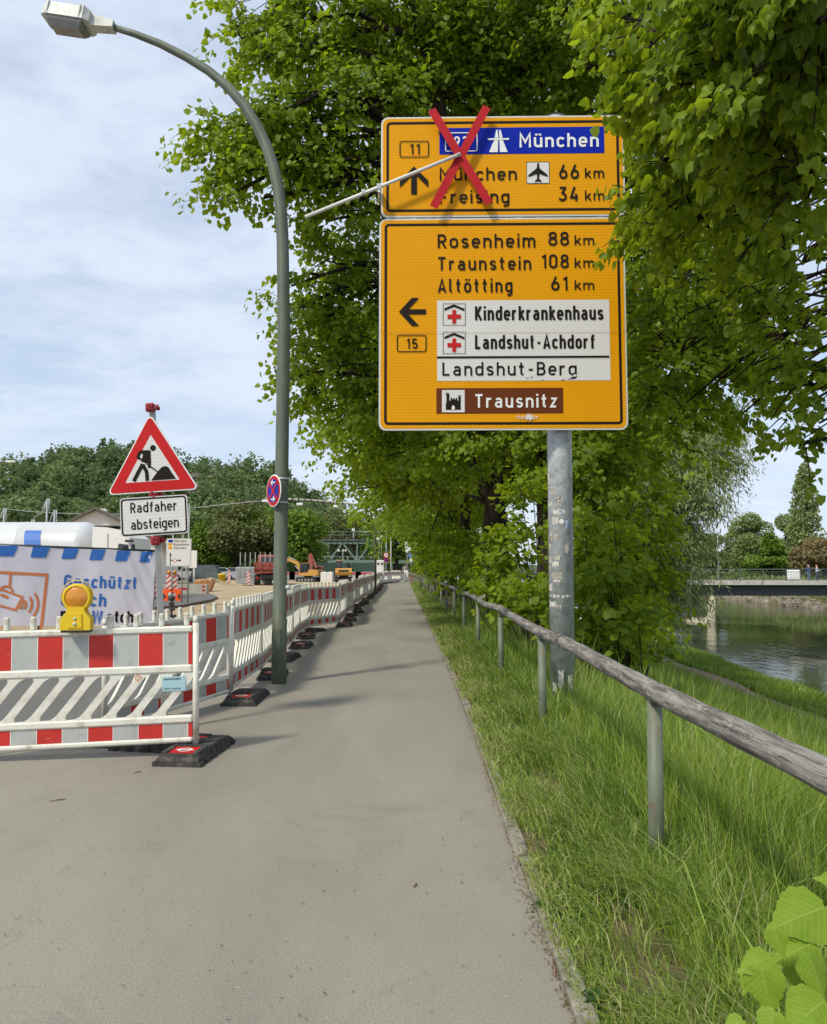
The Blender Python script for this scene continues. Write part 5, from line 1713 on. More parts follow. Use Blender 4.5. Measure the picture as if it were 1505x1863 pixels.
# company label
mb = MB(); mb.box((1.80, -.020, .48), (.185, .006, .115)); st_ = mb.build('notice_label', mat('label_blue', (.36, .56, .62), .4, var=.03), b0)
mb = MB(); text_w(mb, 'BAUMASCHINEN', 1.725, .513, .0135, .13, -.0245, .2); text_w(mb, '0800 - 44 004 00'.replace(' ', ''), 1.725, .435, .012, .13, -.0245, .16)
mb.build('lettering', BLACKPRINT, st_)
mb = MB(); ring(mb, [(1.52 + .024 * math.cos(R(a)), .538 + .024 * math.sin(R(a))) for a in range(0, 360, 20)], [(1.52 + .017 * math.cos(R(a)), .538 + .017 * math.sin(R(a))) for a in range(0, 360, 20)], -.0285)
mb.build('round_emblem', mat('orange_print', (.6, .18, .05), .5), b0)
foot(-1.80, 6.50, R(-5), 'rubber foot with red label under the right end of the nearest barrier')
foot(-2.12, 6.72, R(80), 'black rubber foot lying sideways behind the nearest barrier')
foot(-3.72, 6.25, R(4), 'rubber foot under the left end of the nearest barrier, at the picture edge')
foot(-2.95, 6.95, R(82), 'black rubber foot behind the middle of the nearest barrier')

nodes_ = [(-2.87, 7.22), (-2.13, 9.08), (-2.17, 11.02), (-2.33, 13.0), (-2.34, 14.98), (-2.50, 16.95), (-2.62, 18.35), (-1.93, 20.2), (-1.98, 22.2), (-2.12, 24.2), (-2.05, 26.2), (-2.2, 28.2), (-2.32, 30.2), (-2.25, 32.2), (-2.3, 34.2), (-2.38, 36.2), (-2.3, 38.2), (-2.36, 40.2), (-2.4, 42.2), (-2.34, 44.2), (-2.4, 46.2), (-2.45, 48.2), (-2.42, 50.2), (-2.5, 52.2), (-2.52, 54.2), (-2.6, 56.2), (-2.6, 58.2), (-2.7, 60.2), (-2.8, 62.2), (-2.9, 64.2), (-3.0, 66.2), (-2.9, 68.2), (-2.75, 70.2), (-2.45, 72.2), (-2.1, 74.2), (-1.75, 76.1), (-1.35, 78.1), (-0.98, 80.0)]
ordn = ['first', 'second', 'third', 'fourth', 'fifth', 'sixth', 'seventh', 'eighth', 'ninth', 'tenth', 'eleventh', 'twelfth', 'thirteenth', 'fourteenth', 'fifteenth', 'sixteenth', 'seventeenth', 'eighteenth', 'nineteenth', 'twentieth']
for i in range(len(nodes_) - 1):
    (xa, ya), (xb, yb) = nodes_[i], nodes_[i + 1]
    if i == 5: xb, yb = -2.55, 18.9
    d = math.hypot(xb - xa, yb - ya)
    # panel is two metres long from its near post
    ux, uy = (xb - xa) / d, (yb - ya) / d
    mode = 'full' if i < 7 else ('joined' if i % 3 else 'solid')
    if i in (9, 12, 16): mode = 'solid'
    if i == 0: lab = 'barrier right behind the nearest one, running away from the roadworks sign post'
    elif i < 20: lab = ordn[i] + ' barrier of the long row along the path, ' + ('near the green lamp post' if i < 5 else 'beyond the green lamp post' if i < 11 else 'well before the far lamp post')
    elif i < 31: lab = 'barrier of the long row beside the far lamp post, ' + ordn[i - 20] + ' from there'
    else: lab = 'barrier in the row that bends towards the path end, ' + ordn[i - 31] + ' of that bend'
    barrier(xa, ya, xa + ux * 2, ya + uy * 2, lab, mode=mode, z=(.03 if i == 0 else .10 + .02 * (i % 3 == 1)), z1=(.09 if i == 0 else None))
    fa = math.atan2(uy, ux)
    if 0 < i < len(nodes_) - 2:
        flab = ('black rubber plate poking onto the path, ' + (ordn[i - 1] + ' of the row' if i <= 20 else ordn[i - 21] + ' after the far lamp post'))
        foot(xa + .14 + random.uniform(-.03, .05), ya, fa + R(0) - PI + R(random.uniform(-6, 6)) + R(90) - R(90) + R(90) * 1, flab, group='rubber feet along the path')
mb = MB(); mb.box((0, 0, .55), (.5, .5, 1.1), bev=.03); mb.box((0, 0, 1.12), (.4, .4, .05))
o = mb.build('water_barrier', PLAST); o.location = (-.78, 80.4, 0); tag(o, 'plain white block at the end of the barrier row', 'barrier block')

# ---- yellow warning lamp on the nearest barrier
YP = mat('lamp_yellow', (.72, .50, .01), .45, dirt=(.45, .30, .03), dscale=9, dlo=.6, dhi=.8, var=.06)
AMB = mat('amber_lens', (.60, .235, .010), .18, var=.12, vscale=20, spec=.8)
wl_p = at(140, 1146, 6.2)
wlp = empty('warning_lamp', (wl_p.x, wl_p.y, 1.045), R(6), 'yellow warning lamp with round amber lens on the nearest barrier', 'warning lamp')
mb = MB()
mb.prism([(-.115, .0), (.115, .0), (.115, .09), (.075, .14), (.06, .185), (-.06, .185), (-.075, .14), (-.115, .09)], -.05, .05)
mb.prism([(-.055, .02), (.055, .02), (.048, .13), (-.048, .13)], -.060, -.045)
mb.build('housing', YP, wlp)
mb = MB(); mb.box((0, 0, -.008), (.22, .09, .024), bev=.005); mb.build('base', DARK, wlp)
mb = MB(); mb.lathe([(.090, -.042), (.103, -.048), (.114, -.03), (.112, .03), (.103, .045)], (0, 0, .255), 32, axis='y')
mb.lathe([(.118, -.03), (.124, -.02), (.118, -.01)], (0, 0, .275), 32, axis='y')
mb.build('lens_ring', YP, wlp)
mb = MB()
prof = [(0.0, -.062)]
for k in range(1, 9): r_ = .1 * k / 8; prof.append((r_ * .93, -.062 + .026 * (r_ / .1) ** 2 + (.003 if k % 2 else 0)))
mb.lathe([(.1, .045)][0:0] + prof, (0, 0, .255), 32, axis='y'); mb.lathe([(.103, .03), (.07, .07), (0, .078)], (0, 0, .255), 32, axis='y')
mb.build('lens', AMB, wlp)
mb = MB(); mb.lathe([(0, -.07), (.012, -.07), (.014, -.06)], (0, 0, .05), 12, axis='y'); mb.lathe([(0, -.068), (.010, -.068), (.012, -.06)], (0, 0, .092), 12, axis='y'); mb.build('lock', STEEL, wlp)

# ================================================================ ROADWORKS SIGN
TH = math.atan2(37, 574)
rs = empty('roadworks_sign', ((309 - 752.5) / 1400 * 7.4 / 1.0 * 1.0, 7.4, 0), 0, 'red bordered roadworks triangle with a digging figure above a white Radfaher absteigen plate', 'road sign')
rs.rotation_euler = (0, -TH, 0)
PM = 1400 / 7.4


def rz_(zx, zy):
    dx = zx / 3.7625 - 309; dy = 1325 - (700 + zy / 3.7625)
    return ((dx * math.cos(TH) + dy * math.sin(TH)) / PM, (-dx * math.sin(TH) + dy * math.cos(TH)) / PM)


TRI = [(735, 757), (1018, 190), (1360, 710)]


def rtri(P3, r, inset=0.0):
    pts = [Vector(p) for p in P3]
    c = sum(pts, Vector((0, 0))) / 3
    out_ = []
    for i in range(3):
        p, a, b = pts[i], pts[i - 1], pts[(i + 1) % 3]
        da = (a - p).normalized(); db = (b - p).normalized()
        h_ = da.angle(db) / 2
        bis = (da + db).normalized()
        cc = p + bis * ((inset + r) / math.sin(h_))
        a0 = math.atan2(-bis.y, -bis.x); sp = PI / 2 - h_
        s = 1 if (da.x * db.y - da.y * db.x) < 0 else -1
        for k in range(7):
            t = a0 + s * (-sp + 2 * sp * k / 6)
            out_.append((cc.x + r * math.cos(t), cc.y + r * math.sin(t)))
    return out_


S_ = .885; hh_ = S_ * math.sqrt(3) / 2
cb = rz_(1050, 757)
zb0 = 2.262
TP = [(-S_ / 2, zb0), (0, zb0 + hh_), (S_ / 2, zb0)]
mb = MB(); mb.prism(rtri(TP, .035), -.075, -.055); tri_o = mb.build('triangle_plate', WHITEPRINT, rs)
mb = MB(); po = rtri(TP, .028, .011); pi = rtri(TP, .006, .105); ring(mb, po, pi, -.078); mb.build('red_border', REDPRINT, tri_o)
mb = MB(); flat(mb, rtri(TP, .006, .105), -.0775); mb.build('white_field', SWHITE, tri_o)
mb = MB()
Y0 = -.081
disc(mb, .028, Y0, 18, rz_(1052, 441))
flat(mb, [rz_(*p) for p in [(965, 462), (985, 457), (1030, 456), (1038, 466), (1037, 490), (1020, 545), (972, 536), (985, 490)]], Y0)
def zs(pts, w, k): stroke(mb, [rz_(*p) for p in pts], w / 3.7625 / PM, lambda p: p, Y0 - .0003 * k)
zs([(982, 466), (962, 474), (951, 502), (966, 518)], 20, 1)
zs([(1026, 470), (1032, 540), (1029, 578)], 19, 2)
zs([(985, 552), (958, 605), (927, 670)], 25, 3)
zs([(985, 556), (1013, 605), (1019, 666)], 24, 4)
zs([(962, 512), (1088, 605)], 8, 5)
flat(mb, [rz_(*p) for p in [(1045, 665), (1085, 608), (1112, 576), (1128, 567), (1150, 567), (1164, 578), (1180, 605), (1215, 652)]], Y0 - .001)
mb.build('digging_figure', BLACKPRINT, tri_o)
mb = MB(); stroke(mb, [rz_(966, 541), rz_(1012, 553)], .005, lambda p: p, Y0 - .0035); mb.build('belt_line', WHITEPRINT, tri_o)
sx0, sx1, sz0, sz1 = -.322, .322, 1.85, 2.222
mb = MB(); mb.prism(rrect(sx0, sz0, sx1, sz1, .035), -.075, -.055); sp_o = mb.build('white_plate', SWHITE, rs)
mb = MB(); ring(mb, rrect(sx0 + .010, sz0 + .010, sx1 - .010, sz1 - .010, .03), rrect(sx0 + .024, sz0 + .024, sx1 - .024, sz1 - .024, .02), -.078); mb.build('border_line', BLACKPRINT, sp_o)
mb = MB()
text_w(mb, 'Radfaher', -.222, 2.075, .098, .445, -.079, .125); text_w(mb, 'absteigen', -.222, 1.915, .098, .455, -.079, .125)
mb.build('lettering', BLACKPRINT, sp_o)
mb = MB(); mb.box((0, 0, 1.52), (.055, .055, 3.12), rz=R(25)); mb.build('post', mat('square_post', (.34, .35, .33), .5, .3, dirt=(.22, .23, .22), dscale=8, var=.12), rs)
CL = mat('clamp_red', (.33, .015, .02), .5, var=.25, vscale=20)
for z in (3.09, 2.243, 1.80):
    mb = MB(); mb.box((-.005, -.045, z), (.085, .05, .085), bev=.012)
    for k in range(4): mb.box((-.005 + .02 * math.cos(k * 1.57 + .4), -.073, z + .02 * math.sin(k * 1.57 + .4)), (.022, .016, .014))
    mb.tube([(.05, -.01, z - .02), (.05, -.01, z + .03)], .018, 8); mb.box((.05, .01, z), (.03, .05, .03))
    mb.build('clamp', CL, rs)
foot(-2.38, 7.42, R(5), 'rubber foot weighing down the roadworks sign post')

# ================================================================ SURVEY TARGET ON TRIPOD
ORG = mat('signal_orange', (.80, .09, .008), .4, var=.05)
tp = at(313, 1082, 9.4)
sv_ = empty('survey_target', (tp.x, 9.4, 0), 0, 'orange survey prism target on a small tripod behind the barriers', 'survey target')
mb = MB()
Zt = tp.z
flat_o = [(-.11, -.07), (.11, -.07), (.11, .07), (-.11, .07)]
mb.prism([(-.112, Zt + .03), (-.112, Zt - .075), (-.045, Zt - .075), (-.045, Zt + .03)], -.01, .0)
mb.prism([(.045, Zt + .03), (.045, Zt - .075), (.112, Zt - .075), (.112, Zt + .03)], -.01, .0)
mb.prism([(-.112, Zt + .03), (.112, Zt + .03), (.112, Zt + .072), (-.112, Zt + .072)], -.01, .0)
mb.build('target_plate', ORG, sv_)
mb = MB()
for P_ in ([(-.022, Zt + .066), (.022, Zt + .066), (0, Zt + .04)], [(-.105, Zt + .02), (-.105, Zt - .06), (-.065, Zt - .02)], [(.105, Zt + .02), (.105, Zt - .06), (.065, Zt - .02)]):
    flat(mb, P_, -.013)
mb.build('target_marks', DARK, sv_)
mb = MB(); mb.lathe([(0, -.03), (.03, -.03), (.035, .0), (.035, .03), (0, .03)], (0, -.01, Zt - .045), 14, axis='y')
mb.box((0, 0, Zt - .11), (.05, .05, .04)); mb.tube([(0, 0, Zt - .12), (0, 0, Zt - .26)], .012, 8); mb.box((0, 0, Zt - .18), (.075, .05, .03), bev=.006); mb.box((0, 0, Zt - .255), (.1, .07, .03), bev=.006)
mb.build('prism', DARK, sv_)
for k in range(3):
    a = R(210 + 120 * k)
    mb = MB(); mb.tube([(math.cos(a) * .04, math.sin(a) * .04, Zt - .25), (math.cos(a) * .36, math.sin(a) * .36, 0.0)], .014, 8); lg = mb.build('leg', DARK, sv_)
    mb = MB(); mb.box((math.cos(a) * .075, math.sin(a) * .075, Zt - .36), (.04, .03, .03)); mb.build('clip', CL, lg)

# ================================================================ BANNER ON SITE FENCE
BX, BY = (280 - 752.5) / 1400 * 18.6, 18.6
bn = empty('fence_banner', (BX, BY, 0), 0, 'white banner with blue blocks, orange camera drawing and blue lettering on the site fence', 'banner')
Lp_ = Vector(((0 - 752.5) / 1400 * 17.3, 17.3)); Rp_ = Vector((BX, BY)); DL = (Rp_ - Lp_).length
bn.rotation_euler = (0, R(2.0), math.atan2(Rp_.y - Lp_.y, Rp_.x - Lp_.x))
sxb = DL / 280
ZT_ = 1.92


def bq(zx, zy):
    """banner coordinates from the photograph's proportions"""
    px = zx / 3.7625; py = 960 + zy / 3.7625
    x = (px - 280) * sxb
    Yd = 18.6 + x * (1.3 / DL)
    yt = 1002 - (280 - px) * .0429
    return (x, ZT_ - (py - yt) / 1400 * Yd * 1.0)


def bdisp(x, z): return .020 * math.sin(x * 3.1 + z * .8) + .004 * math.sin(x * 9 - z * 2.0) + (.010 * math.sin((x * .9 + z * .45) * 26) * min(1, (x + .8) * 2.5) if x > -.8 else 0)


def bfix(mb, off):
    mb.v = [(x, y + bdisp(x, z) - off, z) for x, y, z in mb.v]; return mb


mb = MB(); nx, nz = 150, 26; x_l = -4.9
for j in range(nz + 1):
    for i in range(nx + 1):
        x = x_l * (1 - i / nx); mb.v.append((x, bdisp(x, .12 + (ZT_ - .12) * j / nz), .12 + (ZT_ - .12) * j / nz - .02 * abs(math.sin(x * 2.9)) * (j == nz)))
for j in range(nz):
    for i in range(nx): mb.f.append((j * (nx + 1) + i, j * (nx + 1) + i + 1, (j + 1) * (nx + 1) + i + 1, (j + 1) * (nx + 1) + i)); mb.m.append(0); mb.sm.append(True)
clo = mb.build('cloth', mat('banner_cloth', (.58, .58, .68), .6, dirt=(.50, .50, .58), dscale=3, var=.04), bn)
BB = mat('banner_blue', (.02, .13, .48), .55, var=.06); BO = mat('banner_orange', (.55, .17, .05), .6, var=.05)
for (a, b, w) in ((-30, 97, 0), (187, 308, 0), (393, 503, 0), (583, 690, 0), (763, 866, 0), (938, 1030, 0), (-230, -110, 0)):
    mb = MB()
    yt = 118 + max(a, 0) * .046; n = 8
    top = [(a + 8 + (b - a - 8) * i / n) for i in range(n + 1)]; bot = [(a - 5 + (b - a - 20) * i / n) for i in range(n + 1)]
    vs = [(*bq(x, yt), 0) for x in top] + [(*bq(x, yt + 72), 0) for x in bot]
    mb.add([(v[0], 0, v[1]) for v in vs], [(i + n + 1, i + n + 2, i + 1, i) for i in range(n)])
    bfix(mb, .013).build('blue_block', BB, clo)
mb = MB()
def bt(s, x0, base, x1, cap, w):
    a = bq(x0, base); b = bq(x1, base); c = bq(x0, cap); text_w(mb, s, a[0], a[1], c[1] - a[1], b[0] - a[0], 0, w)
bt('Geschützt', 416, 402, 930, 318, .19); bt('durch', 405, 528, 716, 440, .19)
bfix(mb, .009).build('lettering', BB, clo)
mb = MB(); bt('Bau', 408, 652, 632, 565, .19); bt('atch', 725, 640, 916, 562, .19); bfix(mb, .009).build('lettering', BLACKPRINT, clo)
mb = MB(); bt('W', 622, 648, 722, 562, .19); bfix(mb, .010).build('lettering', BB, clo)
mb = MB(); bt('Achtung!', -82, 680, 88, 655, .13); bt('Videoüberwachung', -155, 714, 248, 688, .13)


def bs(pts, w, k=0):
    q = []
    for i in range(len(pts) - 1):
        for t in range(6): q.append((pts[i][0] + (pts[i + 1][0] - pts[i][0]) * t / 6, pts[i][1] + (pts[i + 1][1] - pts[i][1]) * t / 6))
    q.append(pts[-1]); stroke(mb, [bq(*p) for p in q], w * sxb / 3.7625, lambda p: p, -.0004 * k)


bs([(-200, 290), (300, 318), (285, 735)], 20); bs([(62, 310), (62, 395)], 16, 1)
bs(arc(40, 430, 42, 34, 0, -180, 8), 16, 2); bs([(-40, 398), (150, 468), (112, 556), (-70, 505), (-40, 398)], 15, 3)
bs([(8, 452), (58, 472)], 20, 4); bs([(136, 490), (158, 492), (146, 545), (122, 532)], 13, 5)
for r_ in (45, 85, 125): bs(arc(130, 520, r_, r_, -38 + 5, 38 + 5, 8) if False else arc(130, 520, r_, r_ * 1.0, 38, -38, 8), 15, 6)
bfix(mb, .009).build('camera_drawing', BO, clo)
mb = MB(); mb.tube([(x_l - .1, .03, ZT_ - .005), (.03, .03, ZT_ + .005)], .028, 8)
for x in (x_l, -2.45, .0): mb.tube([(x, .04, 0.02), (x, .04, ZT_)], .02, 8)
for k in range(24): mb.tube([(x_l + .2 * k, .04, .15), (x_l + .2 * k, .04, ZT_)], .003, 3, cap=False)
mb.tube([(x_l, .04, .15), (0, .04, .15)], .02, 8)
mb.build('fence_frame', mat('fence_dark', (.05, .055, .05), .5, .3), bn)

# ================================================================ RAIL ALONG THE BANK
WOODR = None
m_, nt, out = new_mat('weathered_wood')
n1 = noise(nt, 38, 6, .72, sc=(1, .06, 1), dist=.25); n2 = noise(nt, 85, 5, .7, sc=(1, .028, 1), dist=.15); n3 = noise(nt, 3.2, 4, .6, sc=(1, .3, 1))
c = mixc(nt, ramp(nt, n1, .36, .64), (.095, .086, .078), (.31, .29, .262))
c = mixc(nt, ramp(nt, n2, .54, .62, 0, .85), c, (.045, .038, .034))
c = mixc(nt, ramp(nt, noise(nt, 22, 6, .8, sc=(1, .3, 1), loc=(3, 3, 3)), .54, .62, 0, .55), c, (.50, .46, .42))
c = mixc(nt, ramp(nt, n3, .55, .8, 0, .4), c, (.11, .09, .075))
pbsdf(nt, out, c, .85, 0, .25, bump(nt, n2, .55, .006))
WOODR = m_
POSTG = mat('rail_post_paint', (.135, .155, .108), .55, dirt=(.15, .085, .05), dscale=20, dlo=.57, dhi=.68, var=.16, vscale=9, bs=.15, sc=(1, 1, .5))
gr_ = empty('wooden_rail', (1.25, 0, -.03), 0, 'round weathered wooden handrail on green steel posts beside the grass bank', 'railing')


def rx(y): return 1.25 - .0145 * max(0, y - 16)


logs = [(-2.9, 1.95), (1.95, 5.9), (5.9, 10.95), (10.95, 15.9), (15.9, 20.6), (20.6, 25.5), (25.5, 30.4), (30.4, 36.0), (36.0, 42.0), (42.0, 48.0), (48, 54), (54, 60)]
logs = [(-3.1, 6.6), (6.6, 10.2), (10.2, 15.3), (15.3, 20.6), (20.6, 25.5), (25.5, 30.4), (30.4, 36.0), (36.0, 42.0), (42.0, 48.0), (48, 54), (54, 60)]
for i, (ya, yb) in enumerate(logs):
    n = max(6, int((yb - ya) * 5)) if ya < 12 else 8
    r0 = [.053, .051, .050, .05, .052][i % 5]
    pts = []; rs_ = []
    for k in range(n + 1):
        y = ya + .012 + (yb - ya - .024) * k / n
        pts.append((rx(y) - 1.25 + .006 * math.sin(y * 1.3 + i), y, .945 + .008 * math.sin(y * 1.1 + i * 2) + (.03 * math.sin((y - 10) * 1.2) if i in (2, 3) else 0)))
        rs_.append(r0 * (1.06 - .10 * k / n) + .0025 * math.sin(y * 9 + i))
    rs_[0] *= .93; rs_[-1] *= .93
    mb = MB(); mb.tube(pts, rs_, 18)
    mb.build('rail_log', WOODR, gr_)
PG = MB().tube([(0, 0, -.35), (0, 0, .845)], .0395, 16).box((0, 0, .862), (.075, .10, .03)).mesh('post', POSTG)
for k in range(17):
    y = [.5, 4.08, 7.55, 11.1, 15.0, 18.6, 22.2, 25.8, 29.4, 33, 36.6, 40.2, 43.8, 47.4, 51, 54.6, 58.2][k]
    inst('post', PG, gr_, (rx(y) - 1.25, y, 0.03), (R(random.uniform(-.6, .6)), R(random.uniform(-.6, .6)), 0))

# ================================================================ BUILDING SITE AND WHAT LIES BEHIND IT
def G(px, Y, z=0.0): return ((px - 752.5) / 1400 * Y, Y, z)


def H_(py, Y): return EYE + (1030 - py) / 1400 * Y


TRED = mat('truck_red', (.33, .045, .035), .6, dirt=(.24, .15, .11), dscale=3, dlo=.4, dhi=.65, var=.15)
EXY = mat('digger_yellow', (.62, .30, .03), .6, dirt=(.38, .25, .10), dscale=4, dlo=.4, dhi=.65, var=.12)
CONC = mat('concrete', (.42, .40, .36), .85, dirt=(.28, .26, .22), dscale=3, var=.12, spec=.2)
TYRE = mat('tyre', (.02, .02, .02), .8, var=.2)
GREY = mat('grey_metal', (.32, .34, .35), .5, .2, var=.1)
DGREEN = mat('dark_green_metal', (.045, .085, .065), .5, dirt=(.03, .05, .04), dscale=2, var=.15)
BRIDGEG = mat('bridge_green', (.15, .22, .18), .55, dirt=(.10, .13, .11), dscale=2, var=.12)
ROOF = mat('roof_tiles', (.13, .11, .095), .85, var=.2, vscale=4)
WALLW = mat('render_white', (.76, .75, .72), .8, dirt=(.66, .65, .62), dscale=.6, dlo=.5, dhi=.8, var=.04, spec=.2)
BRICKR = mat('red_roof', (.30, .10, .06), .85, var=.2)
TIMBER = mat('light_timber', (.50, .33, .19), .8, var=.15)


def wheel(parent, x, y, z, r, w, ax='y', cat=None):
    o_ = empty('wheel', (x, y, z)); o_.parent = parent
    mb = MB(); mb.lathe([(r * .55, -w / 2), (r * .95, -w / 2), (r, -w * .4), (r, w * .4), (r * .95, w / 2), (r * .55, w / 2)], n=18, axis=ax); mb.build('tyre', TYRE, o_)
    mb = MB(); mb.lathe([(0, -w * .3), (r * .4, -w * .35), (r * .56, -w * .5), (r * .56, w * .5), (r * .4, w * .35), (0, w * .3)], n=14, axis=ax); mb.build('rim', GREY, o_)
    return o_


# --- small info board with names and arrows
ib = empty('direction_board', G(326, 30), R(-4), 'small white direction board with Munich and Rosenheim lines and a black arrow, on thin posts', 'road sign')
mb = MB(); mb.prism(rrect(-.50, H_(1030, 30), .50, H_(979, 30), .05), -.02, 0); bo = mb.build('board', SWHITE, ib)
mb = MB(); ring(mb, rrect(-.485, H_(1030, 30) + .015, .485, H_(979, 30) - .015, .045), rrect(-.47, H_(1030, 30) + .03, .47, H_(979, 30) - .03, .04), -.023); mb.build('border_line', GREY, bo)
mb = MB()
for s, b_ in (('München', 986.3), ('Rosenheim', 992.5), ('München', 998.8)): text_w(mb, s, -.20, H_(b_, 30), .10, .50 if s[0] == 'M' else .60, -.024, .14)
bo2 = H_(1003, 30)
stroke(mb, [(-.32, H_(1028, 30)), (-.32, H_(1008, 30))], .03, lambda p: p, -.024); stroke(mb, [(-.32, H_(1019, 30)), (.04, H_(1019, 30))], .03, lambda p: p, -.0243)
flat(mb, [(-.37, H_(1010, 30)), (-.27, H_(1010, 30)), (-.32, H_(1005, 30))], -.0246); flat(mb, [(.02, H_(1019, 30) - .05), (.12, H_(1019, 30)), (.02, H_(1019, 30) + .05)], -.0246)
mb.build('lettering', BLACKPRINT, bo)
mb = MB()
flat(mb, rect(-.42, H_(992.5, 30), -.26, H_(992.5, 30) + .10), -.024); flat(mb, rect(-.42, H_(998.8, 30), -.26, H_(998.8, 30) + .10), -.024)
mb.build('yellow_patch', YEL, bo)
mb = MB(); flat(mb, rect(-.42, H_(986.5, 30), -.24, H_(986.5, 30) + .10), -.024); mb.build('blue_patch', SBLUE, bo)
mb = MB(); disc(mb, .07, -.0248, 16, (-.14, H_(1019, 30))); r0 = mb.build('ring_mark', REDPRINT, bo)
mb = MB(); disc(mb, .05, -.0252, 16, (-.14, H_(1019, 30))); mb.build('ring_mark', WHITEPRINT, bo)
for x in (-.25, .14, .38):
    mb = MB(); mb.tube([(x, .03, 0), (x, .03, (H_(972, 30) if x < .3 else H_(915, 30)))], .03, 8); mb.build('post', GREY, ib)

# --- striped beacons
mb = MB(); mb.box((0, 0, .62), (.26, .05, 1.0), 0)
for k in range(4):
    z = .22 + .25 * k
    mb.add([(-.13, -.027, z), (-.13, -.027, z - .10), (.13, -.027, z + .10), (.13, -.027, z + .20)], [(0, 1, 2, 3)], 1)
BEAM = mb.mesh('board', [SWHITE, BRED])
mb = MB(); mb.box((0, 0, .05), (.8, .4, .1), bev=.03); BBASE = mb.mesh('foot', RUBBER)
mb = MB(); mb.lathe([(0, -.06), (.09, -.06), (.10, 0), (.09, .06), (0, .06)], (0, 0, 1.24), 14, axis='y'); mb.box((0, 0, 1.14), (.12, .08, .06)); BLAMP = mb.mesh('lamp', AMB)
for (px, Y, lamp_, lab) in [(309, 38, 1, 'left striped beacon with orange lamp behind the survey target'), (319, 37.5, 1, 'right striped beacon with orange lamp behind the survey target'), (284, 36, 1, 'striped beacon with orange lamp half hidden by the banner edge'),
                            (418, 62, 0, 'striped beacon alone on the sand beside the yellow bin'), (453, 60, 0, 'striped beacon standing left of the red tipper truck')]:
    r_ = empty('beacon', G(px, Y, .02), R(random.uniform(-12, 12)), lab, 'beacon', 'red and white striped beacons on the site')
    inst('board', BEAM, r_); inst('foot', BBASE, r_)
    if lamp_: inst('lamp', BLAMP, r_)
# --- concrete barrier block
mb = MB(); mb.prism([(-1.6, 0), (1.3, 0), (1.3, .62), (-1.6, .62)], -.2, .2); cb_ = mb.build('concrete_block', CONC); cb_.location = G(335, 40); tag(cb_, 'low pale concrete block with a red mark behind the beacons', 'concrete block')
mb = MB(); mb.box((.1, -.205, .4), (.45, .01, .10)); mb.build('red_mark', REDPRINT, cb_)
mb = MB()
for k in range(3): mb.box((1.12, -.206, .12 + .2 * k), (.14, .01, .09))
mb.build('red_mark', REDPRINT, cb_)
# --- kerb island
mb = MB(); pts_ = [G(285, 27), G(330, 28), G(385, 33), G(398, 36), G(385, 40), G(330, 42), G(250, 42), G(240, 30)]
vs = [(p[0], p[1], .0) for p in pts_] + [(p[0], p[1], .15) for p in pts_]; n = 8
mb.add(vs, [tuple(n + i for i in range(n))[::-1][::-1]] + [(i, (i + 1) % n, n + (i + 1) % n, n + i) for i in range(n)])
o = mb.build('traffic_island', ASPH2); tag(o, kind='structure')
# --- skip
sk = empty('skip', G(374, 47), R(4), 'small orange brown skip with cardboard on the sand', 'skip')
mb = MB()
def frus(mb, x0, x1, y0, y1, X0, X1, Y0_, Y1, za, zb_, mi=0): mb.add([(x0, y0, za), (x1, y0, za), (x1, y1, za), (x0, y1, za), (X0, Y0_, zb_), (X1, Y0_, zb_), (X1, Y1, zb_), (X0, Y1, zb_)], [(0, 3, 2, 1), (4, 5, 6, 7), (0, 1, 5, 4), (1, 2, 6, 5), (2, 3, 7, 6), (3, 0, 4, 7)], mi)
frus(mb, -.38, .38, -.4, .4, -.55, .55, -.6, .6, .06, .62)
for x in (-.3, .3): mb.box((x, 0, .03), (.1, .9, .07))
mb.build('tub', mat('skip_orange', (.50, .24, .10), .6, var=.15), sk)
mb = MB()
for k in range(4): mb.box((-.35 + .24 * k, -.1, .70 + .03 * (k % 2)), (.34, .5, .14), rz=.3 * k)
mb.build('cardboard', TIMBER, sk)
# --- yellow bin
mb = MB(); mb.lathe([(0, 0), (.26, 0), (.30, .85), (.33, .87), (.30, .95), (0, 1.0)], n=14); o = mb.build('bin', YP); o.location = G(405, 62); tag(o, 'yellow bin standing on the sand beside a beacon', 'bin')
# --- sand heaps
for k, (px, Y, r_, h_, lab) in enumerate([(385, 60, 2.2, .7, 'pale sand heap behind the skip'), (436, 66, 1.5, .4, 'low sand heap left of the red tipper truck')]):
    mb = MB(); N = 22
    V = [(0, 0, h_)]
    for j in range(1, 7):
        for i in range(N):
            a = 2 * PI * i / N; q = j / 6
            V.append((math.cos(a) * r_ * q * (1 + .12 * math.sin(3 * a + k)), math.sin(a) * r_ * q, h_ * (1 - q) ** 1.1 + random.uniform(-.03, .03) * (j < 6) - (.03 if j == 6 else 0)))
    F = [(0, 1 + i, 1 + (i + 1) % N) for i in range(N)] + [(1 + j * N + i, 1 + (j + 1) * N + i, 1 + (j + 1) * N + (i + 1) % N, 1 + j * N + (i + 1) % N) for j in range(5) for i in range(N)]
    mb.add(V, F, 0, True); o = mb.build('sand_heap', SAND); o.location = G(px, Y); tag(o, lab, 'sand heap')

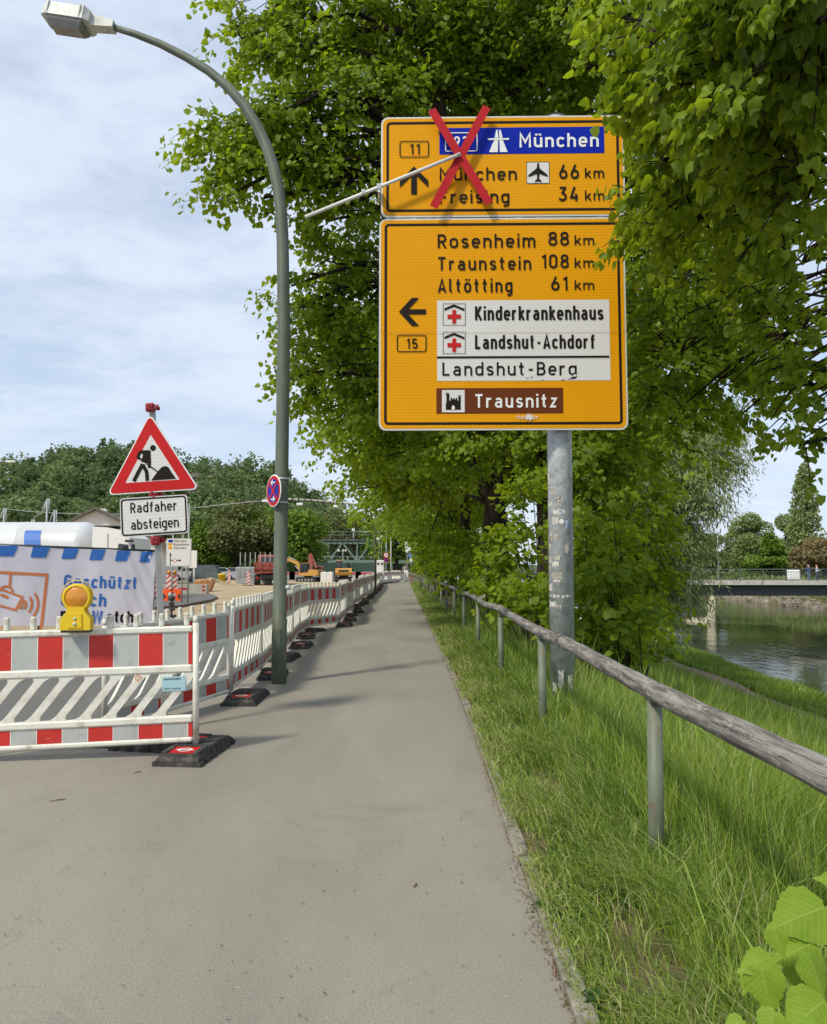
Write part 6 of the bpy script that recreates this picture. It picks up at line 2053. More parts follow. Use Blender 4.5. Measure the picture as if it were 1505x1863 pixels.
# --- tipper truck seen from behind
tt = empty('tipper_truck', G(489, 62), R(10), 'red tipper truck seen from behind left of the yellow excavator', 'truck')
tt.scale = (.9, .9, .88)
mb = MB(); frus(mb, -1.15, 1.15, 0, 4.6, -1.25, 1.25, -.15, 4.7, 1.15, 2.15); mb.box((0, -.2, 1.62), (2.5, .08, .1)); mb.box((0, -.2, 1.2), (2.4, .08, .1))
for x in (-1.2, -.6, 0, .6, 1.2): mb.box((x, -.13, 1.6), (.09, .08, .95))
mb.build('tipper_body', TRED, tt)
mb = MB(); mb.box((.1, 5.6, 1.9), (2.3, 1.6, 2.0), bev=.12); mb.build('cab', TRED, tt)
mb = MB(); mb.box((.1, 4.78, 2.4), (1.6, .03, .5)); mb.build('rear_window', GLASS, tt)
mb = MB(); mb.box((0, 3, .85), (.9, 6.2, .3)); mb.box((0, -.1, .72), (2.3, .1, .14)); mb.box((0, .6, .75), (1.2, .5, .5)); mb.build('chassis', DARK, tt)
for y in (.7, 2.1, 5.2):
    for s in (-1, 1): wheel(tt, s * .98, y, .5, .5, .5 if y < 3 else .3, 'x')
for s in (-1, 1): mb = MB(); mb.box((s * .95, -.17, .72), (.3, .05, .12)); mb.build('tail_light', REDPRINT, tt)
mb = MB()
for k in range(7): mb.tube([(-3.2 + .42 * k, 3, .0), (-3.2 + .42 * k, 3, 2.75)], .035, 6)
mb.box((-2, 3, .35), (3, .08, .5))
o = mb.build('pipe_rack', GREY); o.location = G(495, 62); tag(o, 'upright steel rods behind the red tipper truck', 'steel rods')
mb = MB(); mb.box((0, 0, .75), (1.9, 3.5, 1.5), bev=.1); mb.box((0, -1.76, 1.0), (1.5, .03, .7)); vn = mb.build('site_trailer', GREY); vn.location = G(457, 68); tag(vn, 'grey box trailer just left of the red tipper truck', 'trailer')
for s in (-1, 1): wheel(vn, s * .98, .5, .3, .3, .2, 'x')


def digger(name, loc, rz, label, boom=True, scale=1.0, colr=EXY, cat='excavator'):
    e = empty(name, loc, rz, label, cat); e.scale = (scale,) * 3
    for s in (-1, 1):
        mb = MB(); mb.prism([(-1.5, .12), (-1.25, 0), (1.25, 0), (1.5, .12), (1.6, .4), (1.35, .72), (-1.35, .72), (-1.6, .4)], s * .95 - .25, s * .95 + .25)
        tk = mb.build('track', DARK, e)
        for k in range(5):
            mb = MB(); mb.lathe([(0, -.28), (.16, -.28), (.16, .28), (0, .28)], (-1.0 + .5 * k, s * .95, .3), 10, axis='y'); mb.build('roller', GREY, tk)
    mb = MB(); mb.box((0, 0, .55), (1.2, 1.5, .3)); mb.lathe([(.6, .65), (.6, .95)], n=16); mb.build('undercarriage', DARK, e)
    mb = MB(); mb.prism([(-1.75, 1.0), (-1.9, 1.3), (-1.8, 1.75), (-.4, 1.85), (-.3, 1.45), (1.1, 1.35), (1.15, .95), (-1.5, .92)], -1.05, 1.05); mb.build('engine_body', colr, e)
    mb = MB(); mb.box((-1.86, 0, 1.45), (.06, 1.3, .3)); mb.build('grille', DARK, e)
    cb2 = MB(); cb2.box((.35, .6, 2.05), (1.25, .82, 1.45), bev=.12); co = cb2.build('cab', DARK, e)
    mb = MB(); mb.box((.35, .17, 2.15), (1.0, .02, .95)); mb.box((.35, 1.03, 2.15), (1.0, .02, .95)); mb.box((.99, .6, 2.15), (.02, .62, 1.0)); mb.box((-.29, .6, 2.3), (.02, .6, .6)); mb.build('window', GLASS, co)
    mb = MB(); mb.box((.35, .6, 2.80), (1.1, .8, .08), bev=.03); mb.build('cab_roof', colr, co)
    if boom:
        mb = MB(); mb.prism([(.8, 1.2), (1.1, 1.15), (2.0, 2.6), (3.5, 3.25), (3.5, 3.5), (3.3, 3.6), (1.75, 3.05), (.8, 1.6)], -.32, -.05); mb.build('boom', colr, e)
        mb = MB(); mb.prism([(3.2, 3.35), (3.5, 3.65), (3.85, 3.3), (4.6, 1.35), (4.4, 1.25)], -.28, -.08); mb.build('arm', colr, e)
        mb = MB(); mb.tube([(1.2, -.18, 1.3), (2.2, -.18, 2.45)], .09, 8); mb.tube([(2.0, -.18, 3.2), (3.3, -.18, 3.75)], .08, 8); mb.build('hydraulic_ram', GREY, e)
        mb = MB(); mb.prism([(4.35, 1.35), (4.65, 1.3), (4.95, .7), (4.7, .25), (4.15, .15), (4.35, .6)], -.5, .15); mb.build('bucket', DARK, e)
    return e


digger('excavator', G(562, 76, .02), R(166), 'yellow tracked excavator with its boom reaching left towards the red truck', True, .66)
digger('compact_excavator', G(626, 74, .02), R(94), 'yellow machine seen from behind between the white crates and the barriers', False, .74)
# red loader crane on lorry between them
cr = empty('crane_truck', G(572, 84), R(0), 'red folding loader crane on a lorry behind the yellow excavator', 'crane truck')
cr.scale = (.68, .8, .68)
mb = MB(); mb.box((0, 1.6, 1.0), (2.3, 5.0, .4)); mb.build('chassis', DARK, cr)
mb = MB(); mb.prism([(-.9, 1.2), (-.3, 1.2), (-.15, 2.6), (-.45, 4.3), (-.8, 4.3), (-1.0, 2.6)], -.2, .2); mb.prism([(-.8, 4.3), (-.45, 4.4), (.6, 2.2), (.3, 1.9)], -.15, .15); mb.build('crane_arm', TRED, cr)
mb = MB(); mb.box((.6, 1.2, 1.75), (1.4, 1.5, 1.2), bev=.1); mb.build('cab', TRED, cr)
mb = MB(); mb.box((.6, .43, 1.95), (1.0, .03, .5)); mb.build('window', GLASS, cr)
for s in (-1, 1):
    for y in (.8, 3.2): wheel(cr, s * .95, y, .48, .48, .35, 'x')
# white crates
for k, (px, lab) in enumerate([(590.5, 'left one of two white cubic tanks behind the barriers'), (601.5, 'right one of two white cubic tanks behind the barriers')]):
    mb = MB(); mb.box((0, 0, .55), (.56, .9, 1.0), bev=.04); mb.box((0, 0, .04), (.56, .9, .08)); mb.box((0, 0, 1.07), (.18, .18, .06))
    o = mb.build('cube_tank', WHITEPRINT); o.location = G(px, 75); o.scale = (1.05, 1, .95); tag(o, lab, 'tank', 'white cubic tanks')
# barriers etc on the far edge of the sand
for k, px in enumerate((392, 470, 520, 545, 572, 640, 665)):
    mb = MB(); mb.box((0, 0, .5), (2.2, .06, .9)); mb.box((0, -.035, .75), (2.2, .01, .2), 1); mb.box((0, 0, .03), (.3, .6, .06))
    o = mb.build('site_fence_panel', [GREY, BRED]); o.location = G(px, 88); tag(o, 'low grey and red fence board beyond the sand, ' + ['below the dark tree', 'behind the red truck', 'behind the near lamp post', 'behind the excavator bucket', 'behind the yellow excavator', 'right of the yellow machine', 'left of the far lamp post'][k], 'fence board', 'fence boards at the far edge of the sand')
# dark heap / net-covered stack and parked cars on the left at the back
mb = MB(); frus(mb, -1.6, 1.6, -1, 1, -1.1, .9, -.6, .6, 0, 1.7); o = mb.build('covered_stack', mat('tarpaulin', (.05, .07, .08), .6, var=.3)); o.location = G(378, 74); tag(o, 'dark tarpaulin covered stack at the back left of the site', 'covered stack')


def car(loc, rz, col, label):
    c = empty('parked_car', loc, rz, label, 'car', 'cars parked behind the site')
    m = mat('car_paint', col, .35, .2, var=.03)
    mb = MB(); mb.prism([(-2.1, .3), (-2.15, .7), (-1.9, .95), (-1.3, 1.0), (-.7, 1.42), (.9, 1.45), (1.5, 1.02), (2.0, .9), (2.15, .55), (2.1, .3)], -.85, .85); mb.build('body', m, c)
    mb = MB(); mb.prism([(-1.15, 1.02), (-.66, 1.36), (.85, 1.38), (1.3, 1.03)], -.86, .86); mb.build('window', GLASS, c)
    for x in (-1.35, 1.35):
        for s in (-1, 1): wheel(c, x, s * .8, .32, .32, .2, 'y')


for (px, Y, rz, col, lab) in [(396, 84, 12, (.45, .47, .5), 'silver car parked behind the tarpaulin stack'), (432, 86, -5, (.30, .32, .34), 'grey car parked behind the yellow bin and beacon'), (350, 86, 4, (.60, .60, .6), 'pale car parked behind the white direction board')]:
    car(G(px, Y), R(rz), col, lab)
# white sign panel behind direction board
mb = MB(); mb.box((0, 0, 2.1), (1.0, .15, 1.3)); mb.box((-.3, 0, .75), (.1, .1, 1.5)); mb.box((.3, 0, .75), (.1, .1, 1.5)); o = mb.build('blank_board', WALLW); o.location = G(347, 58); tag(o, 'plain white board on legs half behind the small direction board', 'board')

# --- dark green containers under the bridge
for k, (px, Y, w, lab) in enumerate([(607, 104, 3.9, 'dark green container left under the truss bridge'), (662, 106, 4.2, 'dark green container right under the truss bridge')]):
    c = empty('container', G(px, Y), 0, lab, 'container', 'dark green containers under the bridge')
    mb = MB(); mb.box((0, 0, 1.05), (w, 2.4, 2.0)); mb.build('body', DGREEN, c)
    for i in range(8): mb = MB(); mb.box((-w / 2 + .25 + i * (w - .5) / 7, -1.22, 1.05), (.1, .05, 1.8)); mb.build('rib', DGREEN, c)
    mb = MB()
    for i in range(5): mb.tube([(-w / 2 + i * w / 4, -1.1, 2.05), (-w / 2 + i * w / 4, -1.1, 2.9)], .03, 5)
    mb.tube([(-w / 2, -1.1, 2.85), (w / 2, -1.1, 2.85)], .03, 5); mb.build('guard_rail', GREY, c)

# --- steel truss bridge
YB = 128
tb = empty('truss_bridge', G(640, YB), R(-3), 'green grey steel truss bridge crossing behind the building site', 'bridge')
zb1, zt1 = H_(1021.5, YB), H_(987, YB)
per = 53 / 1400 * YB
mb = MB(); mb.box((4, 0, zb1), (30, .35, .55)); mb.box((4, 3.4, zb1), (30, .35, .55)); mb.box((4, 1.7, zb1 + .15), (30, 3.2, .2)); mb.build('lower_chord', BRIDGEG, tb)
mb = MB(); mb.box((4, 0, zt1), (30, .4, .42)); mb.box((4, 3.4, zt1), (30, .4, .42)); mb.build('upper_chord', BRIDGEG, tb)
mb = MB(); mb.box((4, 1.7, zt1 + .45), (30, 4.2, .35)); mb.build('deck', mat('sleeper_dark', (.07, .065, .06), .8), tb)
mb = MB()
for k in range(34): mb.box((-10.8 + .9 * k, -.45, zt1 + .42), (.2, .3, .2))
for k in range(16): mb.tube([(-10.8 + 1.9 * k, -.5, zt1 + .7), (-10.8 + 1.9 * k, -.5, zt1 + 1.8)], .04, 5)
for z in (1.25, 1.8): mb.tube([(-11, -.5, zt1 + z), (19, -.5, zt1 + z)], .03, 5)
o = mb.build('guard_rail', BRIDGEG, tb)
for k in range(-2, 4):
    xb = (597 - 640) / 1400 * YB + k * per
    for yy_ in (0, 3.4):
        mb = MB(); mb.box((xb, yy_, (zb1 + zt1) / 2), (.22, .3, zt1 - zb1)); mb.build('vertical_strut', BRIDGEG, tb)
        for s in (-1, 1):
            mb = MB(); d = Vector((s * per / 2, 0, zt1 - zb1)); L = d.length; M_ = Matrix.Rotation(math.atan2(d.x, d.z), 3, 'Y')
            mb.box((xb + d.x / 2, yy_ + .02, (zb1 + zt1) / 2), (.26, .25, L), M=M_); mb.build('diagonal_strut', BRIDGEG, tb)
for x in (-10.2, 18.2): mb = MB(); mb.box((x, 1.7, (zb1 - .3) / 2), (1.6, 5, zb1 - .3)); mb.build('abutment', CONC, tb)

# --- far street lamp
def simple_lamp(px, Y, top_py, arm, label, col=POLE, rise=.4, r=.09, base_z=0.0):
    l = empty('street_lamp', G(px, Y, base_z), 0, label, 'street lamp')
    h = H_(top_py, Y) - base_z
    mb = MB(); n = 7; pts = [(0, 0, 0), (0, 0, h * .6), (0, 0, h - abs(arm) * .35)]
    for k in range(1, n): t = k / (n - 1); pts.append((arm * (1 - math.cos(t * PI / 2)), 0, h - abs(arm) * .35 + abs(arm) * .35 * math.sin(t * PI / 2)))
    mb.tube(pts, [r, r * .85, r * .75] + [r * .6] * (len(pts) - 3), 10); mb.build('pole', col, l)
    s = 1 if arm > 0 else -1
    mb = MB(); mb.box((arm + s * .35, 0, h - .02), (.75, .3, .14), bev=.04); mb.build('lantern', WHITEPRINT, l)
    return l


simple_lamp(683, 47.5, 800, -2.4, 'second green lamp post halfway down the path, top hidden in the leaves')
simple_lamp(-75, 62, 838, 3.6, 'street lamp arm reaching in at the far left above the wood', GREY)
# lamp head showing near the leaves, gantry etc.
def mast(name, px, Y, top, label, cat, r=.06, col=GREY, group=None):
    m = empty(name, G(px, Y), 0, label, cat, group)
    mb = MB(); mb.tube([(0, 0, 0), (0, 0, H_(top, Y))], r, 8); mb.build('pole', col, m)
    return m


m = mast('camera_mast', 703, 92, 962, 'tall thin mast with a long horizontal arm right of the far lamp post', 'mast', .07)
mb = MB(); zt = H_(967, 92); mb.tube([(0, 0, zt), (-60 / 1400 * 92, 0, zt)], .05, 6); mb.build('arm', GREY, m)
mb = MB(); mb.box((-60 / 1400 * 92, 0, zt + .25), (.35, .3, .35)); mb.tube([(-60 / 1400 * 92, 0, zt - 1.2), (-60 / 1400 * 92, 0, zt + .1)], .03, 5); mb.build('camera', WHITEPRINT, m)
m = mast('steel_mast', 711.5, 84, 975, 'pale grey bare mast right of the two round signs', 'mast', .08, CONC)
# security tower
st = empty('security_tower', G(692, 69), 0, 'white mobile security tower with cameras on twin masts', 'security tower')
mb = MB(); mb.box((0, 0, 1.15), (.72, .7, 1.9), bev=.05); mb.build('cabinet', WHITEPRINT, st)
for x in (-.17, .17): mb = MB(); mb.box((x, -.37, H_(1025, 69)), (.18, .06, .16)); mb.build('camera_window', GLASS, st)
for x in (-.1, .12): mb = MB(); mb.tube([(x, 0, 2.1), (x, 0, H_(982, 69))], .03, 6); mb.build('mast', GREY, st)
for (x, z) in ((-.2, H_(980, 69)), (.1, H_(976, 69)), (.22, H_(983, 69))): mb = MB(); mb.box((x, 0, z), (.26, .2, .22), bev=.05); mb.build('lamp_head', WHITEPRINT, st)
# second light tower behind truss
st = empty('light_tower', G(624, 100), 0, 'light tower with small white heads in front of the truss bridge', 'light tower')
mb = MB(); mb.box((0, 0, .6), (1.2, 1.2, 1.0)); mb.build('cabinet', GREY, st)
mb = MB(); mb.tube([(0, 0, 1), (0, 0, H_(1001, 100))], .05, 6); mb.tube([(-.5, 0, H_(1003, 100)), (.3, 0, H_(1001, 100))], .03, 5); mb.build('mast', GREY, st)
for x in (-.55, .1, .3): mb = MB(); mb.box((x, 0, H_(1001, 100)), (.3, .2, .25)); mb.build('lamp_head', WHITEPRINT, st)
# round signs at 702
rsn = empty('sign_post', G(702.6, 73), 0, 'post with a white red-rimmed round sign over a small no stopping sign', 'road sign')
mb = MB(); mb.tube([(0, 0, 0), (0, 0, H_(1003, 73))], .035, 6); mb.build('post', GREY, rsn)
d1 = empty('round_sign', (0, -.04, H_(1009.5, 73))); d1.parent = rsn
mb = MB(); disc(mb, .26, 0); mb.build('red_ring', REDPRINT, d1); mb = MB(); disc(mb, .19, -.005); mb.build('white_field', WHITEPRINT, d1); mb = MB(); disc(mb, .07, -.01, 10); mb.build('symbol', BLACKPRINT, d1)
d1 = empty('round_sign', (0, -.04, H_(1018.3, 73))); d1.parent = rsn
mb = MB(); disc(mb, .22, 0); mb.build('red_ring', REDPRINT, d1); mb = MB(); disc(mb, .15, -.005); stroke(mb, [(-.1, -.1), (.1, .1)], .03, lambda p: p, -.02); mb.build('blue_field', BLUEPRINT, d1)
# blue round sign
rsn = empty('cycle_path_sign', G(748, 84), 0, 'blue round sign with small white plate at the end of the path', 'road sign')
mb = MB(); mb.tube([(0, 0, 0), (0, 0, H_(1004, 84))], .035, 6); mb.build('post', GREY, rsn)
mb = MB(); mb.tube([(0, 0, .05), (0, 0, .5)], .042, 8); mb.build('red_sleeve', BRED, rsn)
d1 = empty('round_sign', (0, -.04, H_(1010, 84))); d1.parent = rsn
mb = MB(); disc(mb, .31, 0); mb.build('white_rim', WHITEPRINT, d1); mb = MB(); disc(mb, .29, -.006); mb.build('blue_field', mat('sign_blue', (.01, .10, .42), .5), d1)
mb = MB(); stroke(mb, [(-.14, .02), (0, -.06), (.14, .02)], .05, lambda p: p, -.012); disc(mb, .05, -.012, 10, (-.06, .12)); mb.build('symbol', WHITEPRINT, d1)
mb = MB(); mb.box((0, -.04, H_(1018, 84)), (.30, .02, .36)); mb.build('white_plate', WHITEPRINT, rsn)
# floodlight mast behind it
m = mast('floodlight_mast', 741, 90, 985, 'mast with a cluster of white floodlight heads at the end of the path', 'mast', .05)
for (px, py) in ((739, 989), (745.5, 985), (745, 999), (740, 994), (741, 1002)): mb = MB(); mb.box(((px - 741) / 1400 * 90, -.1, H_(py, 90)), (.38, .25, .42), bev=.06); mb.build('lamp_head', WHITEPRINT, m)
m = mast('green_post', 765.6, 52, 1006, 'thin green post standing behind the far end of the wooden rail', 'post', .04, POSTG)
m = mast('leaning_pole', 716, 88, 1005, 'thin pale pole leaning behind the last barriers', 'pole', .04, CONC); m.rotation_euler = (0, R(-6), 0)
# overhead cable span with lamps
sp = empty('lamp_span', G(560, 66, 0), 0, 'striped cable boom with small lamps hanging over the site', 'overhead lamp boom')
def cp(px, py): p = G(px, 66); return Vector((p[0] - sp.location.x, 0, H_(py, 66)))
mb = MB(); mb.tube([cp(520, 907), cp(560, 909), cp(620, 914), cp(682, 922)], .09, 6); mb.build('boom', CONC, sp)
mb = MB()
for k in range(14): q = cp(520 + 11.5 * k, 907 + 1.0 * k * .85 + .02 * k * k); mb.box(q, (.12, .2, .2))
mb.build('dark_band', DARK, sp)
mb = MB(); mb.tube([cp(340, 925), cp(410, 917), cp(475, 911), cp(520, 907)], .035, 5); mb.tube([cp(600, 906), cp(640, 905), cp(684, 908)], .02, 5); mb.build('wire', GREY, sp)
for (px, py) in ((482, 911), (545, 917), (611, 921)): mb = MB(); mb.box(cp(px, py), (.55, .35, .22), bev=.06); mb.tube([cp(px, py), cp(px, py - 7)], .02, 5); mb.build('lamp', WHITEPRINT, sp)

# --- tanker
tk = empty('tanker_truck', G(187, 33.2), R(0), 'white tanker truck with round silver tank standing behind the banner', 'truck')
mb = MB()
prof = []
for k in range(10): a = PI / 2 * k / 9; prof.append((1.24 * math.sin(a), .75 * (1 - math.cos(a)) * 1.0 - .0))
prof = [(1.24 * math.sin(PI / 2 * k / 9), -.75 * (1 - math.cos(PI / 2 * k / 9))) for k in range(10)]
prof += [(1.24, -3.2), (1.25, -3.22), (1.25, -3.3), (1.24, -3.32), (1.24, -9.2)] + [(1.24 * math.cos(PI / 2 * k / 5), -9.2 - .6 * math.sin(PI / 2 * k / 5)) for k in range(1, 6)]
mb.lathe(prof, (0, 0, 2.22), 40, axis='x')
mb.build('tank', mat('tank_white', (.62, .63, .64), .28, .1, dirt=(.54, .55, .56), dscale=1, var=.02, spec=.7), tk)
mb = MB()
def tkp(xl_, a): return (xl_, -1.255 * math.cos(a), 2.22 + 1.255 * math.sin(a))
vs = []; n = 8
for i in range(n + 1):
    a = R(42 - 60 * i / n); sh = .32 * (i / n) ** 1.4
    vs += [tkp(-2.88 + sh, a), tkp(-2.2 + sh, a)]
mb.add(vs, [(2 * i, 2 * i + 2, 2 * i + 3, 2 * i + 1) for i in range(n)]); mb.build('blue_emblem', BB, tk)
mb = MB()
for i in range(22):
    a = R(62 - 3.6 * i); x = -4.35 + .55 * math.sin((i / 22) * 1.5)
    p = tkp(x, a); mb.box(p, (.05, .03, .05))
mb.build('red_dots', REDPRINT, tk)
mb = MB(); text_w(mb, 'KA', -2.1, 2.35, .3, .3, -1.3, .2) if False else None
mb = MB(); mb.box((-4.2, 0, .75), (9.5, .9, .25)); mb.build('chassis', DARK, tk)
for x in (-8.2, -7.0, -5.8):
    for s in (-1, 1): wheel(tk, x, s * .95, .5, .5, .35, 'y')
cabp = MB(); cabp.prism([(.05, .7), (1.70, .7), (1.77, 1.9), (1.6, 2.75), (1.2, 3.05), (.6, 3.18), (.05, 3.2)], -1.2, 1.2)
cb3 = cabp.build('cab', WHITEPRINT, tk)
mb = MB(); mb.prism([(1.07, 1.75), (1.67, 1.75), (1.55, 2.45), (1.15, 2.5)], -1.215, -1.205); mb.build('side_window', GLASS, cb3)
mb = MB(); mb.box((1.45, -1.42, 2.15), (.14, .22, .5), bev=.03); mb.box((1.65, -1.35, 2.6), (.3, .15, .1)); mb.box((1.8, -1.3, 2.2), (.1, .2, .55), bev=.03); mb.build('mirror', DARK, cb3)
mb = MB(); mb.box((.7, -1.21, 2.2), (.03, .02, 1.4)); mb.box((.4, -1.21, 2.05), (.25, .02, .5)); mb.box((.95, -1.212, 2.22), (1.2, .02, .02)); mb.build('door_gap', GREY, cb3)
mb = MB(); mb.box((.45, 0, 3.24), (.9, 1.8, .05)); mb.build('spoiler', DARK, cb3)
for s in (-1, 1): wheel(tk, 1.0, s * 1.0, .5, .5, .32, 'y')

# --- white hall with gable
YH = 54
hl = empty('hall', G(173, YH), R(13), 'white rendered hall with a dark gabled roof behind the tanker', 'building')
ze, zr = H_(980, YH), H_(922, YH)
mb = MB(); mb.prism([(-4.2, 0), (4.5, 0), (4.5, ze - .1), (0, zr - .25), (-4.2, ze - .1)], 0, 16); mb.build('wall', WALLW, hl)
mb = MB()
for s, e in ((-1, 4.7), (1, 5.0)):
    mb.prism([(0, zr), (s * e, ze - .45), (s * e, ze - .63), (0, zr - .2)], -.5, 16.5)
rf_ = mb.build('roof', ROOF, hl)
for k in range(5): mb = MB(); mb.box((-3.5 + 1.6 * k, -.02, 1.5), (.9, .05, 1.1)); mb.build('window', GLASS, hl)
mb = MB(); mb.box((-.3, 5, zr + .05), (.5, .7, .35)); mb.build('chimney', WALLW, rf_)
# red-roofed house behind the direction board
hs = empty('house', G(262, 75), R(20), 'house with reddish brick wall glimpsed between the hall and the direction board', 'building')
mb = MB(); mb.prism([(-1.8, 0), (1.8, 0), (1.8, 2.2), (0, 3.4), (-1.8, 2.2)], 0, 8); mb.build('wall', BRICKR, hs)
mb = MB()
for s in (-1, 1): mb.prism([(0, 3.6), (s * 2.1, 2.2), (s * 2.1, 2.05), (0, 3.42)], -.3, 8.3)
mb.build('roof', ROOF, hs)
mb = MB(); mb.box((0.3, -.02, 1.3), (.7, .05, .9)); mb.build('window', GLASS, hs)
# villa on the hill
YV = 300
vl = empty('villa', G(366, YV, H_(897, YV)), R(-8), 'grey roofed villa standing among the trees on the hilltop', 'building')
mb = MB(); mb.box((0, 0, 2.5), (10, 8, 7)); mb.build('wall', mat('villa_wall', (.36, .34, .31), .9), vl)
mb = MB(); frus(mb, -6.6, 6.6, -5.4, 5.4, -4.5, 4.5, -.2, .2, 5.8, 8.0); mb.build('roof', ROOF, vl)
for x in (1.2, 2.6, 4.0): mb = MB(); mb.box((x, -4.02, 4.4), (.9, .06, 1.8)); mb.build('window', GLASS, vl)
# railway masts and wires
for (px, top, lab) in [(6, 924, 'thin overhead line mast at the far left above the tank'), (84, 906, 'tall overhead line mast left of the hall roof'), (98, 927, 'short overhead line mast in front of the hall roof'), (58, 944, 'slanting strut mast left of the hall')]:
    m = mast('line_mast', px, 70, top, lab, 'mast', .09, GREY, 'overhead line masts on the left')
    mb = MB(); h = H_(top, 70); mb.tube([(-.1, 0, h - .2), (-.55, 0, h - 1.4)], .05, 5); mb.tube([(.18, 0, h), (.18, 0, h - 1.2)], .07, 6); mb.build('bracket', GREY, m)
mb = MB()
def wp(px, py): return Vector((*G(px, 70)[:2], H_(py, 70)))
mb.tube([wp(6, 925), wp(50, 930), wp(98, 933), wp(200, 935), wp(345, 933)], .03, 5); mb.tube([wp(6, 925), wp(-60, 935)], .03, 5)
mb.tube([wp(84, 908), wp(78, 930), wp(60, 942)], .05, 5)
o = mb.build('overhead_wire', GREY); tag(o, 'overhead wire strung between the masts on the left', 'wire')

# ================================================================ ROAD BRIDGE OVER THE RIVER
YR_ = 84
rb = empty('road_bridge', (0, YR_, 0), R(-1.5), 'flat concrete road bridge crossing the river on the right', 'bridge')
zd = H_(1057, YR_)
mb = MB(); mb.box((47, 3.0, zd - .15), (88, 6.6, .42)); mb.build('deck', mat('bridge_concrete', (.50, .48, .43), .85, dirt=(.22, .21, .19), dscale=2.2, dlo=.5, dhi=.7, var=.12, spec=.2, sc=(1, 1, .3)), rb)
mb = MB()
for yy_ in (.9, 5.1): mb.box((47, yy_, zd - .95), (88, .5, 1.2))
mb.build('girder', mat('girder_dark', (.06, .065, .07), .6, var=.12), rb)
PIERM = mat('pier_concrete', (.50, .46, .36), .85, dirt=(.33, .30, .23), dscale=2, dlo=.5, dhi=.7, var=.1, spec=.2)
xp = (1291 - 752.5) / 1400 * YR_
for yy_, px_ in ((1.0, xp), (5.0, xp - .3)):
    mb = MB(); mb.tube([(px_, yy_, -6.5), (px_, yy_, zd - 1.5)], .48, 18); mb.build('pier', PIERM, rb)
mb = MB(); mb.lathe([(1.3, -7), (1.3, -4.35), (1.0, -4.1), (0, -4.0)], n=20); fo = mb.build('pier_base', PIERM, rb); fo.location = (xp - .9, 2.9, 0); fo.scale = (1.3, 2.4, 1)
for yy_ in (1.0, 5.0): mb = MB(); mb.tube([(xp + 24, yy_, -6.5), (xp + 24, yy_, zd - 1.5)], .48, 18); mb.build('pier', PIERM, rb)
RAILM = mat('bridge_rail_paint', (.10, .115, .115), .5, .2)
mb = MB(); mb.tube([(4, .05, zd + 1.30), (90, .05, zd + 1.30)], .04, 6); mb.tube([(4, .05, zd + 1.05), (90, .05, zd + 1.05)], .02, 4); mb.tube([(4, .05, zd + .12), (90, .05, zd + .12)], .02, 4); mb.tube([(4, 6.1, zd + 1.3), (90, 6.1, zd + 1.3)], .04, 6)
mb.build('handrail', RAILM, rb)
pm = MB().box((0, 0, .65), (.09, .09, 1.3)).mesh('post', RAILM)
for k in range(34): inst('post', pm, rb, (8 + 2.47 * k, .05, zd)); 
bm2 = MB().box((0, 0, .6), (.022, .022, .95)).mesh('bar', RAILM)
for k in range(230): inst('bar', bm2, rb, (24 + .165 * k, .05, zd))
mb = MB(); mb.box((6, 3, -2.6), (4, 7, 4.2)); mb.build('abutment', CONC, rb)
bl = simple_lamp(1306, YR_ + 1, 968, -.05, 'slim grey lamp post standing on the road bridge', GREY, r=.06, base_z=zd + .06)
# pale object behind the rail on the bridge
mb = MB(); mb.box((0, 0, .6), (1.4, .6, 1.1), bev=.1); mb.box((0, -.32, .6), (1.0, .02, .6)); o = mb.build('cargo_box', WHITEPRINT); o.location = (*G(1441, YR_ + 4)[:2], zd + .07); tag(o, 'white box standing on the bridge behind the railing', 'box')
# rubble along the far bank
mb = MB()
for k in range(520):
    y = random.uniform(100, 190); x = 58.4 + random.gauss(0, .7)
    s = random.uniform(.15, .55); 
    c_ = Vector((x, y, max(-4.45, float(bank_h(x + 1.2, y))) + .08))
    p8 = [c_ + Vector((random.uniform(.5, 1) * a, random.uniform(.5, 1) * b, random.uniform(.3, .8) * c)) * s for a in (-1, 1) for b in (-1, 1) for c in (-1, 1)]
    mb.add(p8, [(0, 1, 3, 2), (4, 6, 7, 5), (0, 4, 5, 1), (2, 3, 7, 6), (0, 2, 6, 4), (1, 5, 7, 3)])
o = mb.build('bank_stones', mat('bank_stone', (.27, .23, .18), .9, var=.25, vscale=1)); tag(o, 'pale rubble stones along the far waterline', 'stones', kind='stuff')

# ================================================================ PEOPLE
SKINM = mat('skin', (.52, .32, .23), .6, var=.05)


